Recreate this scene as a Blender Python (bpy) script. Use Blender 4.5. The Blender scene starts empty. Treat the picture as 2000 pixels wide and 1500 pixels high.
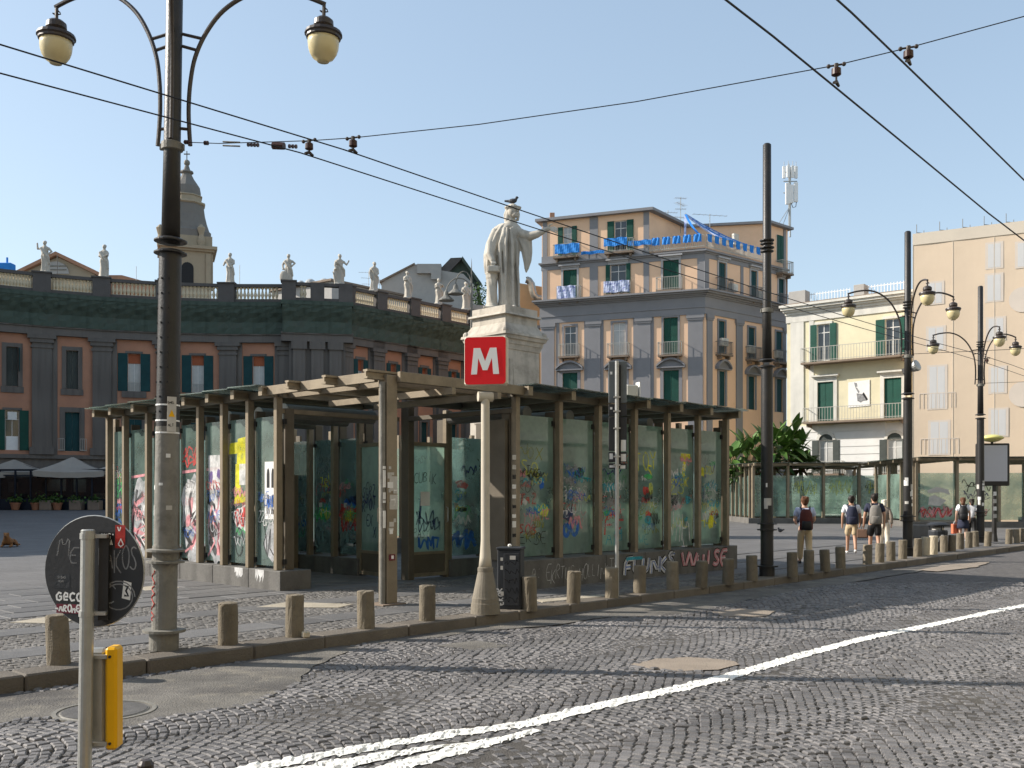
import bpy, bmesh, math, random
import numpy as np
from mathutils import Vector, Matrix, Euler

R = math.radians
rnd = random.Random(7)
S = bpy.context.scene
COL = S.collection

# ------------------------------------------------------------------ camera, sky, sun, exposure
F, HC, V0 = 1900.0, 1.8, 965.0
cam_d = bpy.data.cameras.new('camera')
cam_d.sensor_width = 36.0
cam_d.lens = 36.0 * F / 2000.0
cam_d.shift_y = (V0 - 750.0) / 2000.0
cam_d.clip_start = 0.1
cam_d.clip_end = 2000
cam = bpy.data.objects.new('camera', cam_d)
cam.location = (0, 0, HC)
cam.rotation_euler = (R(90), 0, 0)
COL.objects.link(cam)
S.camera = cam

SUN_EL = 31.0
sun_az = Vector((-0.985, 0.14, 0)).normalized()
sun_dir = Vector((sun_az.x * math.cos(R(SUN_EL)), sun_az.y * math.cos(R(SUN_EL)), math.sin(R(SUN_EL))))
W = bpy.data.worlds.new('World')
S.world = W
W.use_nodes = True
wn = W.node_tree.nodes
wn.clear()
sky = wn.new('ShaderNodeTexSky')
sky.sky_type = 'NISHITA'
sky.sun_disc = False
sky.sun_elevation = R(SUN_EL)
sky.sun_rotation = math.atan2(sun_az.x, sun_az.y)
sky.altitude = 50
sky.air_density = 1.0
sky.dust_density = 0.8
sky.ozone_density = 2.0
bg = wn.new('ShaderNodeBackground')
bg.inputs['Strength'].default_value = 0.15
wo = wn.new('ShaderNodeOutputWorld')
sky_soft = wn.new('ShaderNodeGamma')
sky_soft.inputs['Gamma'].default_value = 0.55
W.node_tree.links.new(sky.outputs[0], sky_soft.inputs[0])
sky_tint = wn.new('ShaderNodeMix')
sky_tint.data_type = 'RGBA'
sky_tint.blend_type = 'MULTIPLY'
sky_tint.inputs['Factor'].default_value = 1.0
sky_tint.inputs['B'].default_value = (0.97, 1.01, 1.02, 1)
W.node_tree.links.new(sky_soft.outputs[0], sky_tint.inputs['A'])
W.node_tree.links.new(sky_tint.outputs['Result'], bg.inputs[0])
W.node_tree.links.new(bg.outputs[0], wo.inputs[0])

sun_l = bpy.data.lights.new('sun', 'SUN')
sun_l.energy = 2.9
sun_l.angle = R(0.53)
sun_l.color = (1.0, 0.925, 0.83)
sun = bpy.data.objects.new('sun', sun_l)
sun.rotation_euler = sun_dir.to_track_quat('Z', 'Y').to_euler()
sun.location = sun_dir * 100
COL.objects.link(sun)

S.view_settings.view_transform = 'Standard'
S.view_settings.look = 'None'
S.view_settings.gamma = 1.0
S.view_settings.use_curve_mapping = False
S.view_settings.exposure = 1.38
S.render.engine = 'CYCLES'
S.cycles.use_denoising = True
S.cycles.max_bounces = 8
S.cycles.transparent_max_bounces = 24
S.cycles.diffuse_bounces = 3
S.cycles.glossy_bounces = 3
S.cycles.caustics_reflective = False
S.cycles.caustics_refractive = False
S.cycles.sample_clamp_indirect = 6

# ------------------------------------------------------------------ geometry helpers
def P(u, v, Y):
    return Vector(((u - 1000) * Y / F, Y, HC + (V0 - v) * Y / F))

def G(u, v, z=0.0):
    Y = (HC - z) * F / (v - V0)
    return Vector(((u - 1000) * Y / F, Y, z))

class MB:
    def __init__(s):
        s.v, s.f, s.m = [], [], []
        s.mi = 0
    def add(s, vs, fs):
        o = len(s.v)
        s.v += [tuple(q) for q in vs]
        for f in fs:
            s.f.append(tuple(i + o for i in f))
            s.m.append(s.mi)
    def box(s, x0, x1, y0, y1, z0, z1, rz=0, c=None):
        vs = [(x, y, z) for z in (z0, z1) for x, y in ((x0, y0), (x1, y0), (x1, y1), (x0, y1))]
        if rz:
            c = c or ((x0 + x1) / 2, (y0 + y1) / 2)
            k, n = math.cos(rz), math.sin(rz)
            vs = [(c[0] + (x - c[0]) * k - (y - c[1]) * n, c[1] + (x - c[0]) * n + (y - c[1]) * k, z) for x, y, z in vs]
        s.add(vs, [(3, 2, 1, 0), (4, 5, 6, 7), (0, 1, 5, 4), (1, 2, 6, 5), (2, 3, 7, 6), (3, 0, 4, 7)])
        return s
    def cbox(s, x0, x1, y0, y1, z0, z1, c=0.01):
        # box with chamfered edges
        vs, fs = [], []
        for sx, X in ((0, (x0, x1)),):
            pass
        bm = bmesh.new()
        bmesh.ops.create_cube(bm, size=1)
        for w in bm.verts:
            w.co = Vector((x0 if w.co.x < 0 else x1, y0 if w.co.y < 0 else y1, z0 if w.co.z < 0 else z1))
        bmesh.ops.bevel(bm, geom=bm.edges[:], offset=c, segments=1, affect='EDGES', profile=.5)
        bm.verts.index_update()
        s.add([w.co[:] for w in bm.verts], [[w.index for w in f.verts] for f in bm.faces])
        bm.free()
        return s
    def quad(s, a, b, c, d):
        s.add([a, b, c, d], [(0, 1, 2, 3)])
        return s
    def poly(s, pts):
        s.add(pts, [tuple(range(len(pts)))])
        return s
    def prism(s, pts, z0, z1):
        n = len(pts)
        vs = [(x, y, z0) for x, y in pts] + [(x, y, z1) for x, y in pts]
        s.add(vs, [tuple(range(n))[::-1], tuple(range(n, 2 * n))] + [(i, (i + 1) % n, n + (i + 1) % n, n + i) for i in range(n)])
        return s
    def slab_xz(s, pts, y0, y1):
        # polygon in the xz plane extruded along y
        n = len(pts)
        vs = [(x, y0, z) for x, z in pts] + [(x, y1, z) for x, z in pts]
        s.add(vs, [tuple(range(n)), tuple(range(n, 2 * n))[::-1]] + [((i + 1) % n, i, n + i, n + (i + 1) % n) for i in range(n)])
        return s
    def path(s, pts, r, n=8, cap=True):
        pts = [Vector(p) for p in pts]
        rr = r if isinstance(r, (list, tuple)) else [r] * len(pts)
        vs, fs = [], []
        prev = None
        for i, p in enumerate(pts):
            t = (pts[min(i + 1, len(pts) - 1)] - pts[max(i - 1, 0)])
            if t.length < 1e-9:
                t = Vector((0, 0, 1))
            t.normalize()
            if prev is None:
                ref = Vector((0, 0, 1)) if abs(t.z) < .9 else Vector((1, 0, 0))
                x = t.cross(ref).normalized()
            else:
                x = (prev - t * prev.dot(t)).normalized()
            prev = x
            y = t.cross(x)
            for k in range(n):
                a = 2 * math.pi * k / n
                vs.append(p + (x * math.cos(a) + y * math.sin(a)) * rr[i])
        for i in range(len(pts) - 1):
            for k in range(n):
                fs.append((i * n + k, i * n + (k + 1) % n, (i + 1) * n + (k + 1) % n, (i + 1) * n + k))
        if cap:
            fs.append(tuple(range(n))[::-1])
            fs.append(tuple(range((len(pts) - 1) * n, len(pts) * n)))
        s.add(vs, fs)
        return s
    def lathe(s, prof, n=16, c=(0, 0, 0), sx=1, sy=1, fold=None, cap=True):
        vs, fs = [], []
        for i, (r, z) in enumerate(prof):
            for k in range(n):
                a = 2 * math.pi * k / n
                q = r * (fold(a, z) if fold else 1)
                vs.append((c[0] + q * sx * math.cos(a), c[1] + q * sy * math.sin(a), c[2] + z))
        m = len(prof)
        for i in range(m - 1):
            for k in range(n):
                fs.append((i * n + k, i * n + (k + 1) % n, (i + 1) * n + (k + 1) % n, (i + 1) * n + k))
        if cap:
            fs.append(tuple(range(n))[::-1])
            fs.append(tuple(range((m - 1) * n, m * n)))
        s.add(vs, fs)
        return s
    def loft(s, rings, n=24, fold=None):
        # rings: (z, cx, cy, rx, ry)
        vs, fs = [], []
        for (z, cx, cy, rx, ry) in rings:
            for k in range(n):
                a = 2 * math.pi * k / n
                q = fold(a, z) if fold else 1
                vs.append((cx + rx * q * math.cos(a), cy + ry * q * math.sin(a), z))
        m = len(rings)
        for i in range(m - 1):
            for k in range(n):
                fs.append((i * n + k, i * n + (k + 1) % n, (i + 1) * n + (k + 1) % n, (i + 1) * n + k))
        fs.append(tuple(range(n))[::-1])
        fs.append(tuple(range((m - 1) * n, m * n)))
        s.add(vs, fs)
        return s
    def ball(s, c, r, n=10, m=7):
        rx, ry, rz = r if isinstance(r, (tuple, list)) else (r, r, r)
        prof = []
        vs, fs = [], []
        for j in range(m + 1):
            t = math.pi * j / m
            for k in range(n):
                a = 2 * math.pi * k / n
                q = max(math.sin(t), .02)
                vs.append((c[0] + rx * q * math.cos(a), c[1] + ry * q * math.sin(a), c[2] - rz * math.cos(t)))
        for j in range(m):
            for k in range(n):
                fs.append((j * n + k, j * n + (k + 1) % n, (j + 1) * n + (k + 1) % n, (j + 1) * n + k))
        fs.append(tuple(range(n))[::-1])
        fs.append(tuple(range(m * n, (m + 1) * n)))
        s.add(vs, fs)
        return s
    def ribbon(s, pts, w, y=0.0):
        # flat stroke in the xz plane
        n = len(pts)
        L, Rr = [], []
        for i in range(n):
            a, b = pts[max(i - 1, 0)], pts[min(i + 1, n - 1)]
            dx, dz = b[0] - a[0], b[1] - a[1]
            l = math.hypot(dx, dz) or 1
            nx, nz = -dz / l * w / 2, dx / l * w / 2
            L.append((pts[i][0] + nx, y, pts[i][1] + nz))
            Rr.append((pts[i][0] - nx, y, pts[i][1] - nz))
        s.add(L + Rr, [(i, i + 1, n + i + 1, n + i) for i in range(n - 1)])
        return s
    def mesh(s, name, smooth=False):
        me = bpy.data.meshes.new(name)
        me.from_pydata(s.v, [], s.f)
        if any(s.m):
            me.polygons.foreach_set('material_index', s.m)
        if smooth:
            me.polygons.foreach_set('use_smooth', [True] * len(s.f))
        me.update()
        return me

def obj(name, mb, mats=None, parent=None, loc=(0, 0, 0), rz=0.0, smooth=False, rot=None):
    me = mb.mesh(name, smooth) if isinstance(mb, MB) else mb
    o = bpy.data.objects.new(name, me)
    COL.objects.link(o)
    if mats is not None and len(me.materials) == 0:
        for m in (mats if isinstance(mats, (list, tuple)) else [mats]):
            me.materials.append(m)
    o.location = loc
    o.rotation_euler = rot if rot else (0, 0, rz)
    if parent:
        o.parent = parent
    return o

def tag(o, label=None, cat=None, group=None, kind=None):
    if label: o['label'] = label
    if cat: o['category'] = cat
    if group: o['group'] = group
    if kind: o['kind'] = kind
    return o

def thing(name, label, cat, loc=(0, 0, 0), rz=0.0, group=None):
    o = bpy.data.objects.new(name, None)
    o.empty_display_size = .2
    COL.objects.link(o)
    o.location = loc
    o.rotation_euler = (0, 0, rz)
    return tag(o, label, cat, group)

def dup(root, loc, rz=None, label=None, group=None):
    def cp(o, parent):
        c = o.copy()
        COL.objects.link(c)
        if parent: c.parent = parent
        for ch in list(o.children):
            cp(ch, c)
        return c
    r = cp(root, None)
    r.location = loc
    if rz is not None: r.rotation_euler = (0, 0, rz)
    if label: r['label'] = label
    if group: r['group'] = group
    return r

def evaluated(me, mods):
    o = bpy.data.objects.new('work_mesh', me)
    COL.objects.link(o)
    for t, kw in mods:
        m = o.modifiers.new(t, t)
        for k, v in kw.items():
            setattr(m, k, v)
    dg = bpy.context.evaluated_depsgraph_get()
    dg.update()
    out = bpy.data.meshes.new_from_object(o.evaluated_get(dg))
    bpy.data.objects.remove(o)
    out.polygons.foreach_set('use_smooth', [True] * len(out.polygons))
    return out

def remeshed(mb, voxel, smooth=2):
    me = mb.mesh('sculpt')
    mods = [('REMESH', dict(mode='VOXEL', voxel_size=voxel, use_smooth_shade=True))]
    if smooth: mods.append(('SMOOTH', dict(factor=.5, iterations=smooth)))
    return evaluated(me, mods)

def skinned(nodes, edges, sub=1):
    # nodes: name -> (x, y, z, r); the first is the root
    names = list(nodes)
    me = bpy.data.meshes.new('skin')
    me.from_pydata([nodes[k][:3] for k in names], [(names.index(a), names.index(b)) for a, b in edges], [])
    o = bpy.data.objects.new('work_skin', me)
    COL.objects.link(o)
    m = o.modifiers.new('skin', 'SKIN')
    m.use_smooth_shade = True
    sv = me.skin_vertices
    if not sv:
        return me
    for i, k in enumerate(names):
        r = nodes[k][3]
        sv[0].data[i].radius = r if isinstance(r, tuple) else (r, r)
        sv[0].data[i].use_root = (i == 0)
    if sub:
        q = o.modifiers.new('sub', 'SUBSURF')
        q.levels = q.render_levels = sub
    dg = bpy.context.evaluated_depsgraph_get()
    dg.update()
    out = bpy.data.meshes.new_from_object(o.evaluated_get(dg))
    bpy.data.objects.remove(o)
    out.polygons.foreach_set('use_smooth', [True] * len(out.polygons))
    return out

# ------------------------------------------------------------------ materials
MATS = {}
def mat(name, col, rough=.8, var=.18, scale=2.0, bump=0.0, bscale=40.0, metal=0.0, island=0.0, dirt=None, spec=.3, slats=0, obrand=0.0, streak=0.0):
    if name in MATS: return MATS[name]
    m = bpy.data.materials.new(name)
    m.use_nodes = True
    nt = m.node_tree
    N, L = nt.nodes, nt.links
    b = N['Principled BSDF']
    b.inputs['Roughness'].default_value = rough
    b.inputs['Metallic'].default_value = metal
    b.inputs['Specular IOR Level'].default_value = spec
    tc = N.new('ShaderNodeTexCoord')
    co = tc.outputs['Object']
    n1 = N.new('ShaderNodeTexNoise')
    n1.inputs['Scale'].default_value = scale
    n1.inputs['Detail'].default_value = 7
    n1.inputs['Roughness'].default_value = .65
    L.new(co, n1.inputs['Vector'])
    mr = N.new('ShaderNodeMapRange')
    mr.inputs['From Min'].default_value = .28
    mr.inputs['From Max'].default_value = .72
    mr.inputs['To Min'].default_value = 1 - var
    mr.inputs['To Max'].default_value = 1 + var
    L.new(n1.outputs['Fac'], mr.inputs['Value'])
    fac = mr.outputs[0]
    def mul(a, lo, hi):
        nonlocal fac
        r = N.new('ShaderNodeMapRange')
        r.inputs['To Min'].default_value = lo
        r.inputs['To Max'].default_value = hi
        L.new(a, r.inputs['Value'])
        q = N.new('ShaderNodeMath')
        q.operation = 'MULTIPLY'
        L.new(fac, q.inputs[0]); L.new(r.outputs[0], q.inputs[1])
        fac = q.outputs[0]
    if island:
        g = N.new('ShaderNodeNewGeometry')
        mul(g.outputs['Random Per Island'], 1 - island, 1 + island)
    if obrand:
        oi = N.new('ShaderNodeObjectInfo')
        mul(oi.outputs['Random'], 1 - obrand, 1 + obrand)
    cur = N.new('ShaderNodeVectorMath')
    cur.operation = 'SCALE'
    cur.inputs[0].default_value = col
    L.new(fac, cur.inputs['Scale'])
    out = cur.outputs[0]
    def mixin(fsock, c2):
        nonlocal out
        mx = N.new('ShaderNodeMix')
        mx.data_type = 'RGBA'
        L.new(fsock, mx.inputs['Factor'])
        L.new(out, mx.inputs['A'])
        mx.inputs['B'].default_value = (*c2, 1)
        out = mx.outputs['Result']
    if dirt:
        for (c2, sc, lo, hi, amt) in (dirt if isinstance(dirt, list) else [dirt]):
            n2 = N.new('ShaderNodeTexNoise')
            n2.inputs['Scale'].default_value = sc
            n2.inputs['Detail'].default_value = 9
            n2.inputs['Roughness'].default_value = .7
            L.new(co, n2.inputs['Vector'])
            r2 = N.new('ShaderNodeMapRange')
            r2.inputs['From Min'].default_value = lo
            r2.inputs['From Max'].default_value = hi
            r2.inputs['To Max'].default_value = amt
            L.new(n2.outputs['Fac'], r2.inputs['Value'])
            mixin(r2.outputs[0], c2)
    if streak:
        mp = N.new('ShaderNodeMapping')
        mp.inputs['Scale'].default_value = (1, 1, .06)
        L.new(co, mp.inputs['Vector'])
        n3 = N.new('ShaderNodeTexNoise')
        n3.inputs['Scale'].default_value = 2.6
        n3.inputs['Detail'].default_value = 6
        L.new(mp.outputs[0], n3.inputs['Vector'])
        r3 = N.new('ShaderNodeMapRange')
        r3.inputs['From Min'].default_value = .48
        r3.inputs['From Max'].default_value = .75
        r3.inputs['To Max'].default_value = streak
        L.new(n3.outputs['Fac'], r3.inputs['Value'])
        mixin(r3.outputs[0], tuple(c * .3 for c in col))
    L.new(out, b.inputs['Base Color'])
    hs = None
    if bump:
        n4 = N.new('ShaderNodeTexNoise')
        n4.inputs['Scale'].default_value = bscale
        n4.inputs['Detail'].default_value = 5
        L.new(co, n4.inputs['Vector'])
        hs = n4.outputs['Fac']
    if slats:
        wv = N.new('ShaderNodeTexWave')
        wv.bands_direction = 'Z'
        wv.inputs['Scale'].default_value = slats
        L.new(co, wv.inputs['Vector'])
        hs = wv.outputs['Fac']
        bump = bump or .6
    if hs is not None:
        bp = N.new('ShaderNodeBump')
        bp.inputs['Strength'].default_value = bump
        bp.inputs['Distance'].default_value = .02
        L.new(hs, bp.inputs['Height'])
        L.new(bp.outputs[0], b.inputs['Normal'])
    MATS[name] = m
    return m

def glass(name, tint, cover, dcol, scale=1.2, spread=.5):
    # sheet glass: tinted see-through mixed with a film of dirt, plus reflection
    if name in MATS: return MATS[name]
    m = bpy.data.materials.new(name)
    m.use_nodes = True
    nt = m.node_tree
    N, L = nt.nodes, nt.links
    N.remove(N['Principled BSDF'])
    out = N['Material Output']
    tr = N.new('ShaderNodeBsdfTransparent')
    tr.inputs[0].default_value = (*tint, 1)
    df = N.new('ShaderNodeBsdfDiffuse')
    df.inputs[0].default_value = (*dcol, 1)
    tl = N.new('ShaderNodeBsdfTranslucent')
    tl.inputs[0].default_value = (*dcol, 1)
    dm = N.new('ShaderNodeMixShader')
    dm.inputs[0].default_value = .6
    L.new(df.outputs[0], dm.inputs[1]); L.new(tl.outputs[0], dm.inputs[2])
    tc = N.new('ShaderNodeTexCoord')
    n1 = N.new('ShaderNodeTexNoise')
    n1.inputs['Scale'].default_value = scale
    n1.inputs['Detail'].default_value = 8
    n1.inputs['Roughness'].default_value = .6
    L.new(tc.outputs['Object'], n1.inputs['Vector'])
    r = N.new('ShaderNodeMapRange')
    r.inputs['From Min'].default_value = .3
    r.inputs['From Max'].default_value = .7
    r.inputs['To Min'].default_value = cover * (1 - spread)
    r.inputs['To Max'].default_value = min(.97, cover * (1 + spread))
    L.new(n1.outputs['Fac'], r.inputs['Value'])
    mx = N.new('ShaderNodeMixShader')
    L.new(r.outputs[0], mx.inputs[0])
    L.new(tr.outputs[0], mx.inputs[1]); L.new(dm.outputs[0], mx.inputs[2])
    gl = N.new('ShaderNodeBsdfGlossy')
    gl.inputs['Roughness'].default_value = .03
    fr = N.new('ShaderNodeFresnel')
    fr.inputs['IOR'].default_value = 1.45
    mx2 = N.new('ShaderNodeMixShader')
    L.new(fr.outputs[0], mx2.inputs[0])
    L.new(mx.outputs[0], mx2.inputs[1]); L.new(gl.outputs[0], mx2.inputs[2])
    L.new(mx2.outputs[0], out.inputs['Surface'])
    MATS[name] = m
    return m

# ------------------------------------------------------------------ stroke lettering
GL = {'A': '0,0 .5,1 1,0|.2,.4 .8,.4', 'B': '0,0 0,1 .8,.9 .8,.6 0,.5 .9,.4 .9,.1 0,0', 'C': '.95,.85 .5,1 .1,.8 0,.4 .3,0 .95,.12', 'D': '0,0 0,1 .6,.95 1,.5 .6,.05 0,0',
 'E': '.95,1 0,1 0,0 .95,0|0,.5 .7,.5', 'F': '.95,1 0,1 0,0|0,.5 .7,.5', 'G': '.95,.85 .5,1 0,.6 .1,.1 .6,0 .95,.2 .95,.5 .5,.5', 'H': '0,0 0,1|1,0 1,1|0,.5 1,.5',
 'I': '.5,0 .5,1', 'J': '.2,.1 .5,0 .8,.2 .8,1', 'K': '0,0 0,1|.9,1 0,.45 .95,0', 'L': '0,1 0,0 .9,0', 'M': '0,0 .1,1 .5,.35 .9,1 1,0', 'N': '0,0 0,1 1,0 1,1', 'O': '.5,1 .1,.8 0,.4 .3,0 .7,0 1,.4 .9,.85 .5,1',
 'P': '0,0 0,1 .8,.95 .85,.6 0,.5', 'Q': '.5,1 0,.6 .3,0 .8,.1 1,.6 .5,1|.6,.3 1,-.1', 'R': '0,0 0,1 .8,.95 .8,.6 0,.5 .9,0', 'S': '.9,.9 .4,1 .1,.75 .8,.4 .8,.1 .4,0 0,.15', 'T': '.5,0 .5,1|0,1 1,1',
 'U': '0,1 0,.2 .4,0 .9,.2 .9,1', 'V': '0,1 .5,0 1,1', 'W': '0,1 .2,0 .5,.7 .8,0 1,1', 'X': '0,0 1,1|0,1 1,0', 'Y': '0,1 .5,.5 1,1|.5,.5 .5,0', 'Z': '0,1 1,1 0,0 1,0',
 '0': '.5,1 .1,.8 0,.4 .3,0 .7,0 1,.4 .9,.85 .5,1', '1': '.3,.8 .5,1 .5,0', '2': '0,.8 .5,1 .9,.7 0,0 1,0', '9': '.9,.6 .4,.45 .1,.75 .5,1 .9,.8 .8,.3 .6,0', '7': '0,1 1,1 .4,0',
 ':': '.4,.2 .5,.25|.4,.7 .5,.75', '-': '.1,.5 .9,.5', '.': '.4,0 .5,.06', "'": '.5,1 .4,.75', '@': '.7,.4 .5,.6 .35,.4 .6,.3 .8,.5 .6,.9 .1,.8 .05,.2 .5,0 .9,.1', 'e': '.1,.5 .9,.5 .8,.9 .4,1 .1,.6 .2,.1 .9,.1'}
def write(mb, text, x, z, h, w, y=0.0, slant=.0, aspect=.6, gap=.25, jit=0.0, curve=True, seed=1, mirror=False):
    rr = random.Random(seed)
    total = len(text) * h * aspect * (1 + gap)
    cx = 0.0
    for ch in text:
        if ch in GL:
            dz = rr.uniform(-jit, jit) * h
            sc = 1 + rr.uniform(-jit, jit)
            for st in GL[ch].split('|'):
                pts = [tuple(map(float, q.split(','))) for q in st.split()]
                if curve and len(pts) > 2:
                    p2 = [pts[0]]
                    for i in range(len(pts) - 1):
                        a, b = pts[i], pts[i + 1]
                        for t in (.3, .7):
                            p2.append((a[0] + (b[0] - a[0]) * t, a[1] + (b[1] - a[1]) * t))
                    p2.append(pts[-1])
                    pts = p2
                q = []
                for px, pz in pts:
                    lx = cx + px * h * aspect * sc + slant * pz * h
                    if mirror: lx = total - lx
                    q.append((x + lx, z + dz + pz * h * sc))
                mb.ribbon(q, w, y)
        cx += h * aspect * (1 + gap)
    return cx

def scribble(mb, x0, x1, z0, z1, w, y, rr, n=14):
    pts = []
    for i in range(n):
        t = i / (n - 1)
        pts.append((x0 + (x1 - x0) * (t + rr.uniform(-.12, .12)), z0 + (z1 - z0) * (.5 + .5 * math.sin(i * 2.3 + rr.uniform(-.8, .8))) ))
    out = []
    for i in range(len(pts) - 1):
        a, b = pts[i], pts[i + 1]
        for k in range(5):
            t = k / 5
            s = t * t * (3 - 2 * t)
            out.append((a[0] + (b[0] - a[0]) * t, a[1] + (b[1] - a[1]) * s))
    mb.ribbon(out, w, y)

def blob(mb, cx, cz, rx, rz, y, rr, n=14, j=.25):
    mb.poly([(cx + rx * math.cos(-2 * math.pi * k / n) * (1 + rr.uniform(-j, j)), y, cz + rz * math.sin(-2 * math.pi * k / n) * (1 + rr.uniform(-j, j))) for k in range(n)][::-1])

class WF:
    """a wall's own frame: x along it, y into it, z up"""
    def __init__(s, root, o, d):
        s.root = root
        s.o = Vector((o[0], o[1], o[2] if len(o) > 2 else 0))
        s.d = Vector((d[0], d[1], 0)).normalized()
        s.n = Vector((-s.d.y, s.d.x, 0))
        s.rz = math.atan2(s.d.y, s.d.x)
    def at(s, a, y=0, z=0):
        return s.o + s.d * a + s.n * y + Vector((0, 0, z))
    def put(s, name, mb, m, a=0, z=0, y=0, smooth=False):
        return obj(name, mb, m, s.root, s.at(a, y, z) - s.root.location, s.rz, smooth)
    def pix(s, u, v, y=0):
        t = (u - 1000) / F
        o = s.o + s.n * y
        # o.x + a d.x = t (o.y + a d.y)
        a = (t * o.y - o.x) / (s.d.x - t * s.d.y)
        Y = o.y + a * s.d.y
        return a, HC + (V0 - v) * Y / F - s.o.z
    def rect(s, u0, v0, u1, v1, y=0):
        um = (u0 + u1) / 2
        a0, a1 = s.pix(u0, v0, y)[0], s.pix(u1, v0, y)[0]
        return a0, a1, s.pix(um, v1, y)[1], s.pix(um, v0, y)[1]

def wall_holes(mb, a0, a1, z0, z1, holes, depth=.3):
    holes = [h for h in holes if h[0] < a1 and h[1] > a0]
    xs = sorted({a0, a1, *[min(max(h[i], a0), a1) for h in holes for i in (0, 1)]})
    zs = sorted({z0, z1, *[min(max(h[i], z0), z1) for h in holes for i in (2, 3)]})
    for i in range(len(xs) - 1):
        for j in range(len(zs) - 1):
            cx, cz = (xs[i] + xs[i + 1]) / 2, (zs[j] + zs[j + 1]) / 2
            if any(h[0] < cx < h[1] and h[2] < cz < h[3] for h in holes): continue
            mb.quad((xs[i], 0, zs[j]), (xs[i + 1], 0, zs[j]), (xs[i + 1], 0, zs[j + 1]), (xs[i], 0, zs[j + 1]))
    for h in holes:
        b0, b1, c0, c1 = h[:4]
        mb.quad((b0, 0, c0), (b0, depth, c0), (b0, depth, c1), (b0, 0, c1))
        mb.quad((b1, depth, c0), (b1, 0, c0), (b1, 0, c1), (b1, depth, c1))
        mb.quad((b0, depth, c0), (b0, 0, c0), (b1, 0, c0), (b1, depth, c0))
        mb.quad((b0, 0, c1), (b0, depth, c1), (b1, depth, c1), (b1, 0, c1))
    return mb

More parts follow.
